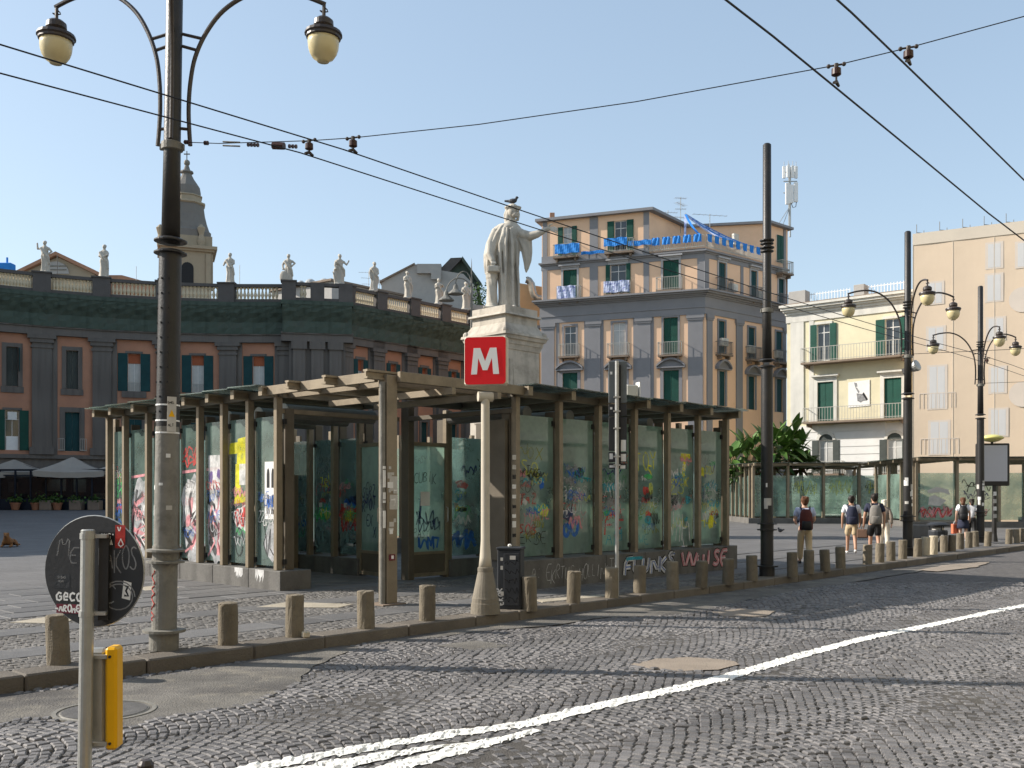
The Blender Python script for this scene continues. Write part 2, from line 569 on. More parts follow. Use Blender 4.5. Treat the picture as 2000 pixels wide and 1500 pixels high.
# ------------------------------------------------------------------ palette
M = {
 'road': mat('road_joint', (.075, .069, .062), .95, .3, 3, .8, 60, dirt=((.15, .135, .11), .8, .5, .75, .6)),
 'cobble': mat('basalt_cobble', (.142, .135, .132), .56, .32, .4, .5, 90, island=.26, spec=.35, dirt=((.20, .185, .16), 2.2, .55, .8, .6)),
 'cobble2': mat('pavement_cobble', (.146, .138, .128), .85, .3, 1.5, .6, 90, island=.25, dirt=((.22, .20, .17), 1.6, .5, .8, .6)),
 'slab': mat('lava_slab', (.126, .123, .120), .7, .2, 1.1, .5, 50, obrand=.16, dirt=((.27, .25, .22), 1.5, .52, .8, .7)),
 'kerb': mat('kerb_stone', (.140, .122, .10), .8, .25, 1.4, .6, 40, obrand=.16, dirt=((.10, .09, .08), 2.0, .5, .8, .6)),
 'plaza': mat('plaza_paving', (.150, .145, .140), .75, .22, .5, .5, 30, dirt=((.115, .112, .112), .25, .45, .7, .6)),
 'mortar': mat('mortar_patch', (.36, .32, .25), .9, .2, 2, .5, 40),
 'asphalt': mat('road_patch', (.155, .145, .128), .9, .3, 1.6, .9, 55, dirt=[((.075, .07, .066), .9, .44, .62, .85), ((.25, .225, .18), 2.4, .52, .72, .8), ((.05, .047, .044), 5.0, .62, .75, .7)]),
 'asphalt2': mat('pinkish_patch', (.27, .225, .18), .9, .2, 2, .6, 70),
 'paint': mat('white_road_paint', (.74, .73, .68), .7, .12, 5, .4, 60, dirt=((.22, .21, .2), 7, .56, .75, .75)),
 'iron': mat('dark_iron', (.022, .021, .020), .45, .3, 3, .2, 40, spec=.4, dirt=((.07, .05, .035), 4, .55, .8, .5)),
 'iron_brown': mat('brown_iron', (.045, .035, .030), .4, .3, 3, .1, 40, spec=.45),
 'iron_worn': mat('worn_pole_paint', (.20, .19, .165), .6, .25, 2, .3, 30, dirt=[((.06, .055, .045), 2.3, .5, .72, .75), ((.36, .35, .32), 6, .6, .8, .6)]),
 'concrete': mat('bollard_stone', (.195, .165, .12), .9, .2, 4, .6, 60, obrand=.15, dirt=((.08, .07, .05), 3, .5, .75, .6), streak=.45),
 'pale_stone': mat('pale_bollard_stone', (.52, .45, .33), .85, .12, 4, .4, 60),
 'bronze': mat('bronze_frame', (.245, .20, .14), .5, .22, 2, .15, 40, metal=.25, dirt=((.11, .085, .06), 2.5, .5, .8, .6)),
 'bronze_dark': mat('bronze_dark', (.125, .105, .078), .55, .2, 2, .1, 40, metal=.2),
 'plinth': mat('grey_plinth', (.15, .143, .13), .8, .2, 2, .5, 40, dirt=((.075, .07, .065), 1.2, .45, .7, .7), streak=.4),
 'glass_in': glass('clear_inner_glass', (.90, .97, .95), .27, (.60, .86, .80), .9, .6),
 'roof_glass': glass('roof_glass', (.90, .96, .93), .17, (.56, .68, .58), .8),
 'glass': glass('green_glass', (.89, .97, .935), .40, (.68, .95, .81), .9, .6),
 'glass_b': glass('dirty_green_glass', (.86, .95, .91), .34, (.60, .85, .75), 1.1, .6),
 'pane': mat('window_pane', (.035, .042, .048), .06, .3, 1, spec=.8),
 'pane_light': mat('curtained_pane', (.42, .42, .40), .15, .15, 1.5, spec=.7),
 'beige': mat('sign_post_paint', (.50, .45, .36), .55, .08, 3, .1, 40, dirt=((.25, .21, .16), 5, .6, .85, .5)),
 'cone': mat('cast_cone', (.20, .175, .135), .75, .2, 4, .3, 40, dirt=((.10, .085, .06), 3, .5, .8, .6)),
 'red': mat('sign_red', (.74, .006, .012), .35, .04, 2),
 'white': mat('white_paint', (.80, .80, .78), .5, .05, 3),
 'cream_trim': mat('sign_edge', (.60, .54, .44), .5, .06, 3),
 'steel': mat('galvanised_steel', (.42, .42, .40), .42, .15, 6, .1, 40, metal=.55),
 'sign_back': mat('sign_back', (.032, .033, .036), .55, .25, 3, .05, 40),
 'yellow': mat('yellow_plastic', (.80, .42, .004), .4, .08, 3, dirt=((.35, .2, .02), 6, .6, .85, .5)),
 'cabinet': mat('cabinet_dark', (.030, .033, .038), .55, .3, 3, .1, 40),
 'black': mat('black_paint', (.012, .012, .013), .55, .1, 3),
 'lamp_glass': mat('amber_lamp_glass', (.62, .53, .30), .25, .08, 3, spec=.5),
 'marble': mat('weathered_marble', (.52, .475, .40), .75, .12, 1.5, .3, 30, dirt=((.24, .215, .175), 1.8, .5, .75, .7), streak=.45),
 'ped': mat('pedestal_stone', (.50, .45, .375), .8, .15, 1.2, .3, 30, dirt=[((.20, .175, .14), 1.1, .47, .72, .75), ((.60, .55, .47), 3, .58, .8, .5)], streak=.55),
 'rstat': mat('roof_statue_stone', (.47, .43, .365), .8, .15, 1.5, .2, 20, dirt=((.25, .22, .18), 1.6, .5, .8, .7)),
 'rust': mat('terracotta_wall', (.46, .235, .15), .9, .18, .35, .3, 8, dirt=[((.32, .18, .13), .22, .45, .75, .6), ((.46, .24, .14), 1.3, .55, .8, .5)]),
 'piperno': mat('grey_piperno', (.175, .158, .142), .9, .25, .6, .4, 8, dirt=((.09, .082, .073), .3, .42, .7, .7), streak=.4),
 'net': mat('green_netting', (.075, .102, .082), .9, .3, .5, .3, 14, dirt=[((.15, .145, .12), .5, .55, .75, .6), ((.03, .04, .034), .5, .5, .75, .6)], streak=.5),
 'bal': mat('baluster_stone', (.62, .53, .38), .85, .12, 2, dirt=((.35, .29, .2), 1.2, .5, .8, .6)),
 'rail_stone': mat('dark_parapet', (.105, .096, .09), .9, .25, .7, .4, 8),
 'shutter': mat('green_shutter', (.010, .072, .050), .55, .2, 1, slats=6.0),
 'shutter_teal': mat('teal_shutter', (.010, .058, .062), .55, .2, 1, slats=6.0),
 'grey_sh': mat('grey_shutter', (.065, .075, .068), .7, .2, 1, slats=6.0),
 'frame_white': mat('window_white', (.66, .65, .62), .5, .06, 2),
 'roller': mat('orange_roller', (.42, .13, .06), .7, .1, 2, slats=9),
 'peach': mat('peach_plaster', (.82, .55, .365), .9, .07, .4, .15, 12, dirt=((.58, .36, .2), .3, .55, .8, .5)),
 'bgrey': mat('grey_stucco', (.245, .242, .25), .85, .08, .5, .15, 12, dirt=((.16, .16, .17), .4, .55, .8, .5)),
 'bgrey_l': mat('pale_grey_panel', (.40, .395, .40), .85, .08, .5),
 'cream': mat('cream_plaster', (.66, .60, .42), .9, .12, .5, .2, 12, dirt=((.46, .42, .31), .35, .5, .75, .7)),
 'wwall': mat('white_plaster', (.70, .69, .66), .9, .06, .6, .1, 12, dirt=((.52, .5, .46), .5, .55, .8, .5)),
 'wtrim': mat('pale_trim', (.62, .60, .54), .85, .1, .8, streak=.3),
 'slabdark': mat('balcony_slab', (.22, .17, .13), .85, .2, 1),
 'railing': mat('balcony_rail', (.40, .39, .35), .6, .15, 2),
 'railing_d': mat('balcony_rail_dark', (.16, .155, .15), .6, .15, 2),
 'sheet': mat('scaffold_sheet', (.70, .56, .415), .9, .05, .25, .25, 3, dirt=((.62, .48, .34), .12, .5, .8, .6)),
 'print': mat('printed_window', (.66, .575, .49), .9, .06, .6),
 'print_l': mat('printed_leaf', (.61, .60, .585), .9, .04, .6),
 'sheet_top': mat('sheet_top_band', (.64, .56, .455), .9, .05, .5),
 'tile': mat('roof_tile', (.40, .22, .14), .9, .2, 1, .4, 10),
 'old': mat('old_grey_wall', (.40, .385, .36), .9, .15, .4, .2, 8, dirt=((.22, .21, .20), .4, .5, .75, .7)),
 'tower': mat('tower_stone', (.36, .30, .215), .9, .15, .5, .3, 6, dirt=((.27, .22, .16), .5, .5, .75, .6)),
 'tower_d': mat('tower_dome', (.20, .185, .165), .9, .25, .5, .3, 6, dirt=((.13, .12, .11), .5, .45, .7, .8)),
 'orange': mat('orange_wall', (.68, .40, .20), .9, .07, .4),
 'pipe': mat('tin_pipe', (.45, .40, .33), .35, .15, 2, metal=.7),
 'canvas': mat('beige_canvas', (.36, .325, .28), .9, .08, 1),
 'canvas_g': mat('pale_canvas', (.62, .62, .50), .9, .06, 1),
 'cafe': mat('cafe_frame', (.012, .017, .028), .5, .2, 1),
 'cafe_glass': glass('cafe_glass', (.55, .6, .62), .18, (.1, .11, .12), .8),
 'leaf': mat('banana_leaf', (.072, .145, .026), .42, .3, 3, island=.4, spec=.5),
 'leaf_d': mat('ivy_leaf', (.045, .095, .018), .5, .3, 3, island=.45),
 'leaf_dry': mat('dry_leaf', (.20, .13, .07), .9, .3, 3, island=.3),
 'trunk': mat('plant_trunk', (.22, .165, .115), .9, .3, 2, .6, 12),
 'terracotta': mat('flower_pot', (.33, .15, .085), .85, .1, 2),
 'ac': mat('ac_casing', (.60, .58, .52), .6, .1, 3),
 'blue': mat('blue_cloth', (.030, .22, .62), .8, .15, 2),
 'lblue': mat('laundry', (.45, .50, .66), .85, .3, 5, dirt=((.08, .10, .34), 4, .52, .6, .9)),
 'paper': mat('paper', (.74, .73, .70), .8, .08, 4),
 'paper_g': mat('old_paper', (.50, .48, .44), .85, .2, 4),
 'skin': mat('skin', (.50, .29, .195), .6, .08, 4),
 'skin_p': mat('pale_skin', (.60, .38, .28), .6, .08, 4),
 'hair_a': mat('auburn_hair', (.105, .042, .018), .6, .3, 9),
 'hair_b': mat('dark_hair', (.022, .016, .012), .6, .3, 9),
 'hair_w': mat('white_hair', (.66, .60, .48), .7, .1, 9),
 'shirt_b': mat('pale_blue_shirt', (.50, .55, .72), .85, .06, 6, .2, 12),
 'shirt_w': mat('white_shirt', (.74, .74, .76), .85, .05, 6, .2, 12),
 'navy': mat('navy_cloth', (.026, .030, .055), .85, .15, 6, .2, 12),
 'khaki': mat('khaki_cloth', (.56, .44, .28), .85, .08, 6, .2, 12),
 'cream_cloth': mat('cream_cloth', (.68, .60, .48), .85, .06, 6, .2, 12),
 'taupe': mat('taupe_cloth', (.22, .18, .145), .85, .15, 9, .2, 12),
 'maroon': mat('maroon_pack', (.085, .022, .018), .8, .2, 6),
 'greypack': mat('grey_pack', (.20, .185, .165), .8, .2, 6),
 'shoe_w': mat('white_shoe', (.70, .69, .67), .6, .05, 5),
 'brownbag': mat('brown_leather', (.13, .075, .05), .6, .15, 5),
 'coral': mat('coral_bag', (.70, .17, .085), .7, .06, 5),
 'dogfur': mat('brown_fur', (.26, .125, .05), .9, .3, 12),
 'bird': mat('pigeon_grey', (.05, .052, .06), .7, .2, 10),
 'green_pipe': mat('round_vent', (.16, .155, .145), .5, .2, 3),
 'wire': mat('wire', (.016, .016, .018), .5, .1, 3),
 'insul': mat('insulator', (.045, .018, .014), .35, .2, 5),
 'saucer': mat('yellow_glass', (.62, .58, .20), .3, .05, 3),
 'screen': mat('blank_poster', (.50, .50, .53), .5, .03, 1),
}
def pt(name, col, rough=.6):
    # sprayed paint: patchy cover, thin towards the ends
    m = mat('spray_' + name, col, rough, .15, 6)
    nt = m.node_tree
    N, L = nt.nodes, nt.links
    t = N.new('ShaderNodeTexNoise'); t.inputs['Scale'].default_value = 3.5; t.inputs['Detail'].default_value = 8; t.inputs['Roughness'].default_value = .7
    L.new(N['Texture Coordinate'].outputs['Object'], t.inputs['Vector'])
    r = N.new('ShaderNodeMapRange'); r.inputs['From Min'].default_value = .32; r.inputs['From Max'].default_value = .62; r.inputs['To Min'].default_value = .25; r.inputs['To Max'].default_value = .97
    L.new(t.outputs['Fac'], r.inputs['Value'])
    tr = N.new('ShaderNodeBsdfTransparent'); mx = N.new('ShaderNodeMixShader')
    L.new(r.outputs[0], mx.inputs[0]); L.new(tr.outputs[0], mx.inputs[1]); L.new(N['Principled BSDF'].outputs[0], mx.inputs[2])
    L.new(mx.outputs[0], N['Material Output'].inputs['Surface'])
    return m
PAINT = {'white': pt('white', (.72, .71, .69)), 'black': pt('black', (.014, .014, .016)), 'pink': pt('pink', (.72, .30, .32)), 'red': pt('red', (.55, .05, .04)),
 'blue': pt('blue', (.02, .13, .50)), 'navy': pt('navy', (.012, .018, .11)), 'yellow': pt('yellow', (.80, .74, .02)), 'green': pt('green', (.05, .42, .12)), 'cyan': pt('cyan', (.03, .34, .42)),
 'silver': pt('silver', (.46, .46, .47)), 'lime': pt('lime', (.62, .66, .10)), 'grey': pt('grey', (.28, .28, .28)), 'olive': pt('olive', (.30, .32, .06)), 'purple': pt('purple', (.10, .04, .24)), 'maroon': pt('maroon', (.20, .03, .05))}

# ------------------------------------------------------------------ ground
KD = Vector((1, 1.074, 0)).normalized()          # along the kerb
KN = Vector((-KD.y, KD.x, 0))                    # from the kerb into the square
K0 = Vector((0, 14.87, 0))
KRZ = math.atan2(KD.y, KD.x)
def kq(p):
    d = Vector((p[0], p[1], 0)) - K0
    return d.dot(KD), d.dot(KN)
def from_kq(k, q, z=0):
    p = K0 + KD * k + KN * q
    return Vector((p.x, p.y, z))
def smooth01(t):
    t = min(max(t, 0), 1)
    return t * t * (3 - 2 * t)
def gz(x, y):
    return .55 * smooth01((y - 40) / 40) * smooth01((-x - 2) / 14)
ROADZ = -.15

ks = [-160, -110, -80, -60] + list(range(-44, 150, 3)) + [170, 220, 320, 450]
qs = [.40, 1, 2, 3, 4, 5] + list(range(6, 130, 3)) + [150, 200, 300]
mb = MB()
vs = []
for k in ks:
    for q in qs:
        p = from_kq(k, q)
        vs.append((p.x, p.y, gz(p.x, p.y) - .012))
nq = len(qs)
mb.add(vs, [(i * nq + j, (i + 1) * nq + j, (i + 1) * nq + j + 1, i * nq + j + 1) for i in range(len(ks) - 1) for j in range(nq - 1)])
plaza = tag(obj('plaza', mb, M['plaza']), kind='structure')
mp = M['plaza'].node_tree
# faint slab joints for the far paving, where single slabs can no longer be told apart
_tc = [n for n in mp.nodes if n.type == 'TEX_COORD'][0]
_map = mp.nodes.new('ShaderNodeMapping'); _map.inputs['Rotation'].default_value = (0, 0, -KRZ)
_br = mp.nodes.new('ShaderNodeTexBrick')
_br.inputs['Scale'].default_value = 1.0
_br.inputs['Brick Width'].default_value = 1.1
_br.inputs['Row Height'].default_value = .55
_br.inputs['Mortar Size'].default_value = .012
_br.inputs['Color1'].default_value = (1, 1, 1, 1); _br.inputs['Color2'].default_value = (.82, .82, .82, 1); _br.inputs['Mortar'].default_value = (.45, .45, .45, 1)
mp.links.new(_tc.outputs['Object'], _map.inputs[0]); mp.links.new(_map.outputs[0], _br.inputs[0])
_b = mp.nodes['Principled BSDF']
_src = _b.inputs['Base Color'].links[0].from_socket
_mx = mp.nodes.new('ShaderNodeMix'); _mx.data_type = 'RGBA'; _mx.blend_type = 'MULTIPLY'; _mx.inputs['Factor'].default_value = .8
mp.links.new(_src, _mx.inputs['A']); mp.links.new(_br.outputs[0], _mx.inputs['B']); mp.links.new(_mx.outputs['Result'], _b.inputs['Base Color'])

mb = MB()
a = from_kq(-160, .2); b = from_kq(450, .2); c = from_kq(450, -60); d = from_kq(-160, -60)
n = 60
for i in range(n):
    for j in range(6):
        p = [from_kq(-160 + 610 * (i + di) / n, .2 - 60 * (j + dj) / 6, ROADZ - .014) for di, dj in ((0, 0), (0, 1), (1, 1), (1, 0))]
        mb.quad(*p)
road = tag(obj('road', mb, M['road']), kind='structure')
# far road: stone colour shows instead of the joints between built cobbles
_rt = M['road'].node_tree
_g = _rt.nodes.new('ShaderNodeTexCoord')
_m2 = _rt.nodes.new('ShaderNodeMapping'); _m2.inputs['Rotation'].default_value = (0, 0, -KRZ); 
_b2 = _rt.nodes.new('ShaderNodeTexBrick'); _b2.inputs['Scale'].default_value = 1
_b2.inputs['Brick Width'].default_value = .11; _b2.inputs['Row Height'].default_value = .105; _b2.inputs['Mortar Size'].default_value = .010
_b2.inputs['Color1'].default_value = (.105, .10, .098, 1); _b2.inputs['Color2'].default_value = (.165, .155, .148, 1); _b2.inputs['Mortar'].default_value = (.05, .047, .045, 1)
_rt.links.new(_g.outputs['Object'], _m2.inputs[0]); _rt.links.new(_m2.outputs[0], _b2.inputs[0])
_sx = _rt.nodes.new('ShaderNodeSeparateXYZ'); _rt.links.new(_g.outputs['Object'], _sx.inputs[0])
_mr = _rt.nodes.new('ShaderNodeMapRange'); _mr.inputs['From Min'].default_value = 20.5; _mr.inputs['From Max'].default_value = 21.5
_rt.links.new(_sx.outputs['Y'], _mr.inputs['Value'])
_mx2 = _rt.nodes.new('ShaderNodeMix'); _mx2.data_type = 'RGBA'
_bb = _rt.nodes['Principled BSDF']; _s0 = _bb.inputs['Base Color'].links[0].from_socket
_rt.links.new(_mr.outputs[0], _mx2.inputs['Factor']); _rt.links.new(_s0, _mx2.inputs['A']); _rt.links.new(_b2.outputs[0], _mx2.inputs['B'])
_rt.links.new(_mx2.outputs['Result'], _bb.inputs['Base Color'])

# patches and painted lines are read off as ground polygons
def gpoly(pix, z): return [(p.x, p.y) for p in (G(u, v, z) for u, v in pix)]
PATCH = [
 (gpoly([(-60, 1362), (140, 1345), (330, 1318), (470, 1296), (640, 1262), (700, 1262), (600, 1300), (575, 1330), (490, 1372), (330, 1398), (260, 1420), (120, 1395), (0, 1408), (-60, 1400)], ROADZ), 'asphalt'),
 (gpoly([(1238, 1297), (1290, 1288), (1350, 1285), (1410, 1290), (1432, 1297), (1395, 1306), (1330, 1309), (1270, 1305)], ROADZ), 'asphalt2'),
 (gpoly([(700, 1259), (900, 1228), (1120, 1197), (1350, 1166), (1600, 1133), (1850, 1100), (1850, 1106), (1640, 1140), (1450, 1172), (1380, 1190), (1310, 1203), (1180, 1205), (1060, 1222), (930, 1233), (800, 1250)], ROADZ), 'asphalt'),
 (gpoly([(1395, 1196), (1450, 1190), (1510, 1193), (1490, 1203), (1420, 1204)], ROADZ), 'asphalt2'),
 (gpoly([(1800, 1113), (1850, 1104), (1930, 1098), (1900, 1108), (1830, 1116)], ROADZ), 'asphalt2'),
 (gpoly([(860, 1262), (930, 1254), (990, 1262), (930, 1270)], ROADZ), 'asphalt'),
]
def inside(x, y, poly):
    c = np.zeros(np.shape(x), bool)
    n = len(poly)
    for i in range(n):
        x0, y0 = poly[i]; x1, y1 = poly[(i + 1) % n]
        if y0 == y1: continue
        t = ((y0 > y) != (y1 > y)) & (x < (x1 - x0) * (y - y0) / (y1 - y0) + x0)
        c ^= t
    return c

nr = np.random.RandomState(5)
def stones_mesh(name, cx, cy, hw, hd, rot, zt, zb, ch):
    # chamfered blocks: arrays of centres, half sizes, rotations, top and bottom heights
    n = len(cx)
    sx = np.array([-1, 1, 1, -1.]); sy = np.array([-1, -1, 1, 1.])
    V = np.zeros((n, 12, 3))
    jx = nr.uniform(-.10, .10, (n, 4)); jy = nr.uniform(-.10, .10, (n, 4))
    for r, (ins, z) in enumerate(((0, zb), (0, zt - ch), (ch, zt))):
        lx = sx[None] * (hw - ins)[:, None] + jx * hw[:, None]
        ly = sy[None] * (hd - ins)[:, None] + jy * hd[:, None]
        c, s = np.cos(rot)[:, None], np.sin(rot)[:, None]
        V[:, r * 4:r * 4 + 4, 0] = cx[:, None] + lx * c - ly * s
        V[:, r * 4:r * 4 + 4, 1] = cy[:, None] + lx * s + ly * c
        V[:, r * 4:r * 4 + 4, 2] = np.broadcast_to(np.asarray(z).reshape(-1, 1), (n, 4))
    tilt = nr.uniform(-.0022, .0022, (n, 4)); V[:, 8:12, 2] += tilt
    f = []
    for r in (0, 4):
        for k in range(4):
            f.append((r + k, r + (k + 1) % 4, r + 4 + (k + 1) % 4, r + 4 + k))
    f.append((8, 9, 10, 11))
    f = np.array(f)
    FA = (f[None] + (np.arange(n) * 12)[:, None, None]).reshape(-1, 4)
    me = bpy.data.meshes.new(name)
    me.vertices.add(n * 12); me.vertices.foreach_set('co', V.reshape(-1))
    me.loops.add(FA.size); me.loops.foreach_set('vertex_index', FA.reshape(-1).astype(np.int32))
    me.polygons.add(len(FA)); me.polygons.foreach_set('loop_start', np.arange(0, FA.size, 4, dtype=np.int32))
    me.polygons.foreach_set('use_smooth', np.zeros(len(FA), dtype=bool))
    me.update(calc_edges=True)
    return me

def in_view(x, y, zz, m=60):
    u = 1000 + F * x / np.maximum(y, .1); v = V0 + (HC - zz) * F / np.maximum(y, .1)
    return (y > 1) & (u > -m) & (u < 2000 + m) & (v < 1500 + m)

# road cobbles in segmental arcs
Wc, RA, RS = 1.35, 1.02, .093
cx, cy, hw, hd, rot = [], [], [], [], []
for ci in range(-1, 22):
    qc = -.12 - Wc / 2 - ci * Wc
    for row in range(-140, 360):
        ph0 = math.asin(Wc / 2 / RA)
        nst = 15
        off = (row % 2) * .5
        for i in range(nst):
            ph = -ph0 + 2 * ph0 * (i + off * .9 + .05) / nst
            if abs(ph) > ph0: continue
            q = qc + RA * math.sin(ph)
            k = row * RS + RA * (math.cos(ph) - 1)
            p = from_kq(k, q)
            if p.y > 21.5 or p.y < 5.5: continue
            cx.append(p.x); cy.append(p.y); rot.append(KRZ + math.pi / 2 + ph)
            hd.append(RS / 2 * math.cos(ph) - .0035); hw.append(RA * 2 * ph0 / nst / 2 - .0035)
cx, cy, hw, hd, rot = map(np.array, (cx, cy, hw, hd, rot))
kk = (cx - K0.x) * KD.x + (cy - K0.y) * KD.y
qq = (cx - K0.x) * KN.x + (cy - K0.y) * KN.y
ok = in_view(cx, cy, ROADZ, 420) & (qq < -.08)
for poly, _ in PATCH:
    ok &= ~inside(cx, cy, poly)
MAN = G(205, 1388, ROADZ)
ok &= (np.hypot(cx - MAN.x, cy - MAN.y) > .46)
cx, cy, hw, hd, rot = (a_[ok] for a_ in (cx, cy, hw, hd, rot))
n = len(cx)
cx = cx + nr.normal(0, .005, n); cy = cy + nr.normal(0, .005, n); rot = rot + nr.normal(0, .05, n)
hw = hw * nr.uniform(.88, 1.05, n); hd = hd * nr.uniform(.9, 1.04, n)
und = .012 * np.sin(cx * 1.1 + cy * .7) + .008 * np.sin(cx * 2.3 - cy * 1.9)
zt = ROADZ + nr.normal(0, .0042, n) + und * .6
C_COB = (cx.copy(), cy.copy(), hw.copy(), hd.copy(), rot.copy(), zt.copy())
order = np.argsort(cy + .12 * np.abs(cx))
near, rest = order[:300], order[300:]
def sub(ix): return cx[ix], cy[ix], hw[ix], hd[ix], rot[ix], zt[ix], np.full(len(ix), ROADZ - .04), .010
tag(obj('cobblestone_field', stones_mesh('cobblestone_field', *sub(rest)), M['cobble'], road), kind='stuff')
for i in near:
    x, y = cx[i], cy[i]
    me = stones_mesh('cobblestone', np.array([0.]), np.array([0.]), hw[i:i + 1], hd[i:i + 1], np.array([0.]), np.array([zt[i]]), np.array([ROADZ - .04]), .010)
    obj('cobblestone', me, M['cobble_o'] if 'cobble_o' in M else M.setdefault('cobble_o', mat('basalt_cobble_single', (.142, .135, .132), .56, .25, 9, .5, 90, obrand=.28, spec=.35)), road, (x, y, 0), rot[i])

# patches
for pi_, (poly, mm) in enumerate(PATCH):
    pts = []
    for i in range(len(poly)):
        a, b = Vector(poly[i]), Vector(poly[(i + 1) % len(poly)])
        m_ = max(2, int((b - a).length / .25))
        for j in range(m_):
            q = a.lerp(b, j / m_) 
            if j: q += Vector((rnd.uniform(-.05, .05), rnd.uniform(-.05, .05)))
            pts.append(q)
    if sum(pts[i].x * pts[(i + 1) % len(pts)].y - pts[(i + 1) % len(pts)].x * pts[i].y for i in range(len(pts))) < 0: pts = pts[::-1]
    gp_ = []
    for i, q in enumerate(pts):
        t = pts[(i + 1) % len(pts)] - pts[i - 1]
        t.normalize()
        gp_.append(q + Vector((t.y, -t.x)) * .07)
    pts = gp_
    bm = bmesh.new()
    f = bm.faces.new([bm.verts.new((q.x, q.y, ROADZ - .001 + .002 * pi_)) for q in pts])
    bmesh.ops.triangulate(bm, faces=[f])
    me = bpy.data.meshes.new('road_patch'); bm.to_mesh(me); bm.free()
    obj('road_patch', me, M[mm], road)

# white paint lines draped over the stones
def line_mesh(pix, widths, dz=0.0):
    cxs, cys, hws, hds, rots, zts = C_COB
    pts = [G(u, v, ROADZ) for u, v in pix]
    res = [pts[0]]; wd = [widths[0]]
    for i in range(len(pts) - 1):
        m_ = max(1, int((pts[i + 1] - pts[i]).length / .022))
        for j in range(1, m_ + 1):
            t = j / m_
            res.append(pts[i].lerp(pts[i + 1], t)); wd.append(widths[i] + (widths[i + 1] - widths[i]) * t)
    NW = 9
    VV = []
    for i, p in enumerate(res):
        t = (res[min(i + 3, len(res) - 1)] - res[max(i - 3, 0)]).normalized()
        nn = Vector((-t.y, t.x, 0))
        w = wd[i] * (1 + .05 * math.sin(i * .37) + .04 * math.sin(i * 1.13))
        for j in range(NW):
            VV.append(p + nn * w * (j / (NW - 1) - .5))
    VV = np.array([tuple(q) for q in VV])
    m_ = (cxs > VV[:, 0].min() - .3) & (cxs < VV[:, 0].max() + .3) & (cys > VV[:, 1].min() - .3) & (cys < VV[:, 1].max() + .3)
    X, Y, HW, HD, RO, ZT = (q[m_] for q in (cxs, cys, hws, hds, rots, zts))
    z = np.full(len(VV), ROADZ - .004)
    for s0 in range(0, len(VV), 400):
        b = VV[s0:s0 + 400]
        dx = b[:, 0:1] - X[None]; dy = b[:, 1:2] - Y[None]
        if len(X) == 0: continue
        d2 = dx * dx + dy * dy
        i = d2.argmin(1)
        r = np.arange(len(b))
        c_, s_ = np.cos(RO[i]), np.sin(RO[i])
        lx = np.abs(dx[r, i] * c_ + dy[r, i] * s_); ly = np.abs(-dx[r, i] * s_ + dy[r, i] * c_)
        inn = (lx < HW[i] + .002) & (ly < HD[i] + .002)
        far_ = d2[r, i] > .03
        z[s0:s0 + 400] = np.where(far_, ROADZ + .002, np.where(inn, ZT[i] + .005, ZT[i] - .005))
    mb = MB()
    n_ = len(res)
    mb.add([(x, y, zz + dz) for (x, y, _), zz in zip(VV, z)], [(i * NW + j, i * NW + j + 1, (i + 1) * NW + j + 1, (i + 1) * NW + j) for i in range(n_ - 1) for j in range(NW - 1)])
    return mb
NMARK = [0]
def marking(pix, widths, label):
    NMARK[0] += 1
    o = obj('road_marking', line_mesh(pix, widths, .0016 * NMARK[0]), M['paint'])
    tag(o, label, 'road marking', 'white lines painted on the cobbled road')
marking([(2120, 1157), (2000, 1184), (1850, 1213), (1700, 1245), (1550, 1283), (1400, 1327), (1270, 1358), (1150, 1384), (1040, 1411), (900, 1430), (760, 1452), (640, 1474), (500, 1502), (420, 1520)],
        [.19, .19, .19, .19, .19, .20, .20, .20, .20, .19, .19, .19, .19, .19], 'long white painted line curving across the cobbled road')
marking([(1050, 1425), (960, 1447), (860, 1472), (760, 1500), (700, 1520)], [.09, .17, .20, .21, .21], 'lower white branch where the road line splits')
marking([(935, 1447), (860, 1457), (760, 1474), (660, 1494), (580, 1515)], [.03, .08, .16, .25, .33], 'white wedge filling the fork between the two road lines')

# kerb, slabs, small paving
mb = MB()
k = -14.0
i = 0
kerbs = tag(obj('kerb', MB().box(0, .01, .05, .3, -.02, -.015), M['kerb']), kind='structure')
kerbs.location = from_kq(-14.2, 0); kerbs.rotation_euler = (0, 0, KRZ)
while k < 60:
    l = rnd.uniform(.95, 1.5)
    mb = MB().cbox(0, l - .008, -.0, .40, -.24, rnd.uniform(-.004, .004), .018)
    o = obj('kerb_stone', mb, M['kerb'], kerbs, Vector((k + 14.2, rnd.uniform(-.008, .008), 0)))
    k += l
ns = 0
slabcache = []
def lay_slabs(q0, q1, k0, k1, lmin, lmax, limit):
    global ns
    k = k0
    while k < k1:
        l = rnd.uniform(lmin, lmax)
        p = from_kq(k + l / 2, (q0 + q1) / 2)
        if in_view(p.x, p.y, 0, 260) and ns < limit:
            mb = MB().cbox(0, l - .012, 0, q1 - q0 - .012, -.05, rnd.uniform(.0, .007), .008)
            obj('paving_slab', mb, M['slab'], plaza, from_kq(k, q0), KRZ)
            ns += 1
        k += l
lay_slabs(1.12, 1.78, -13, 30, .8, 1.5, 300)
lay_slabs(2.95, 3.6, -13, 30, .8, 1.5, 300)
lay_slabs(4.75, 5.35, -16, 24, .8, 1.5, 300)
for r in range(7):
    lay_slabs(5.4 + r * .62, 6.0 + r * .62, -20 + r * .3, 12, .8, 1.5, 300)
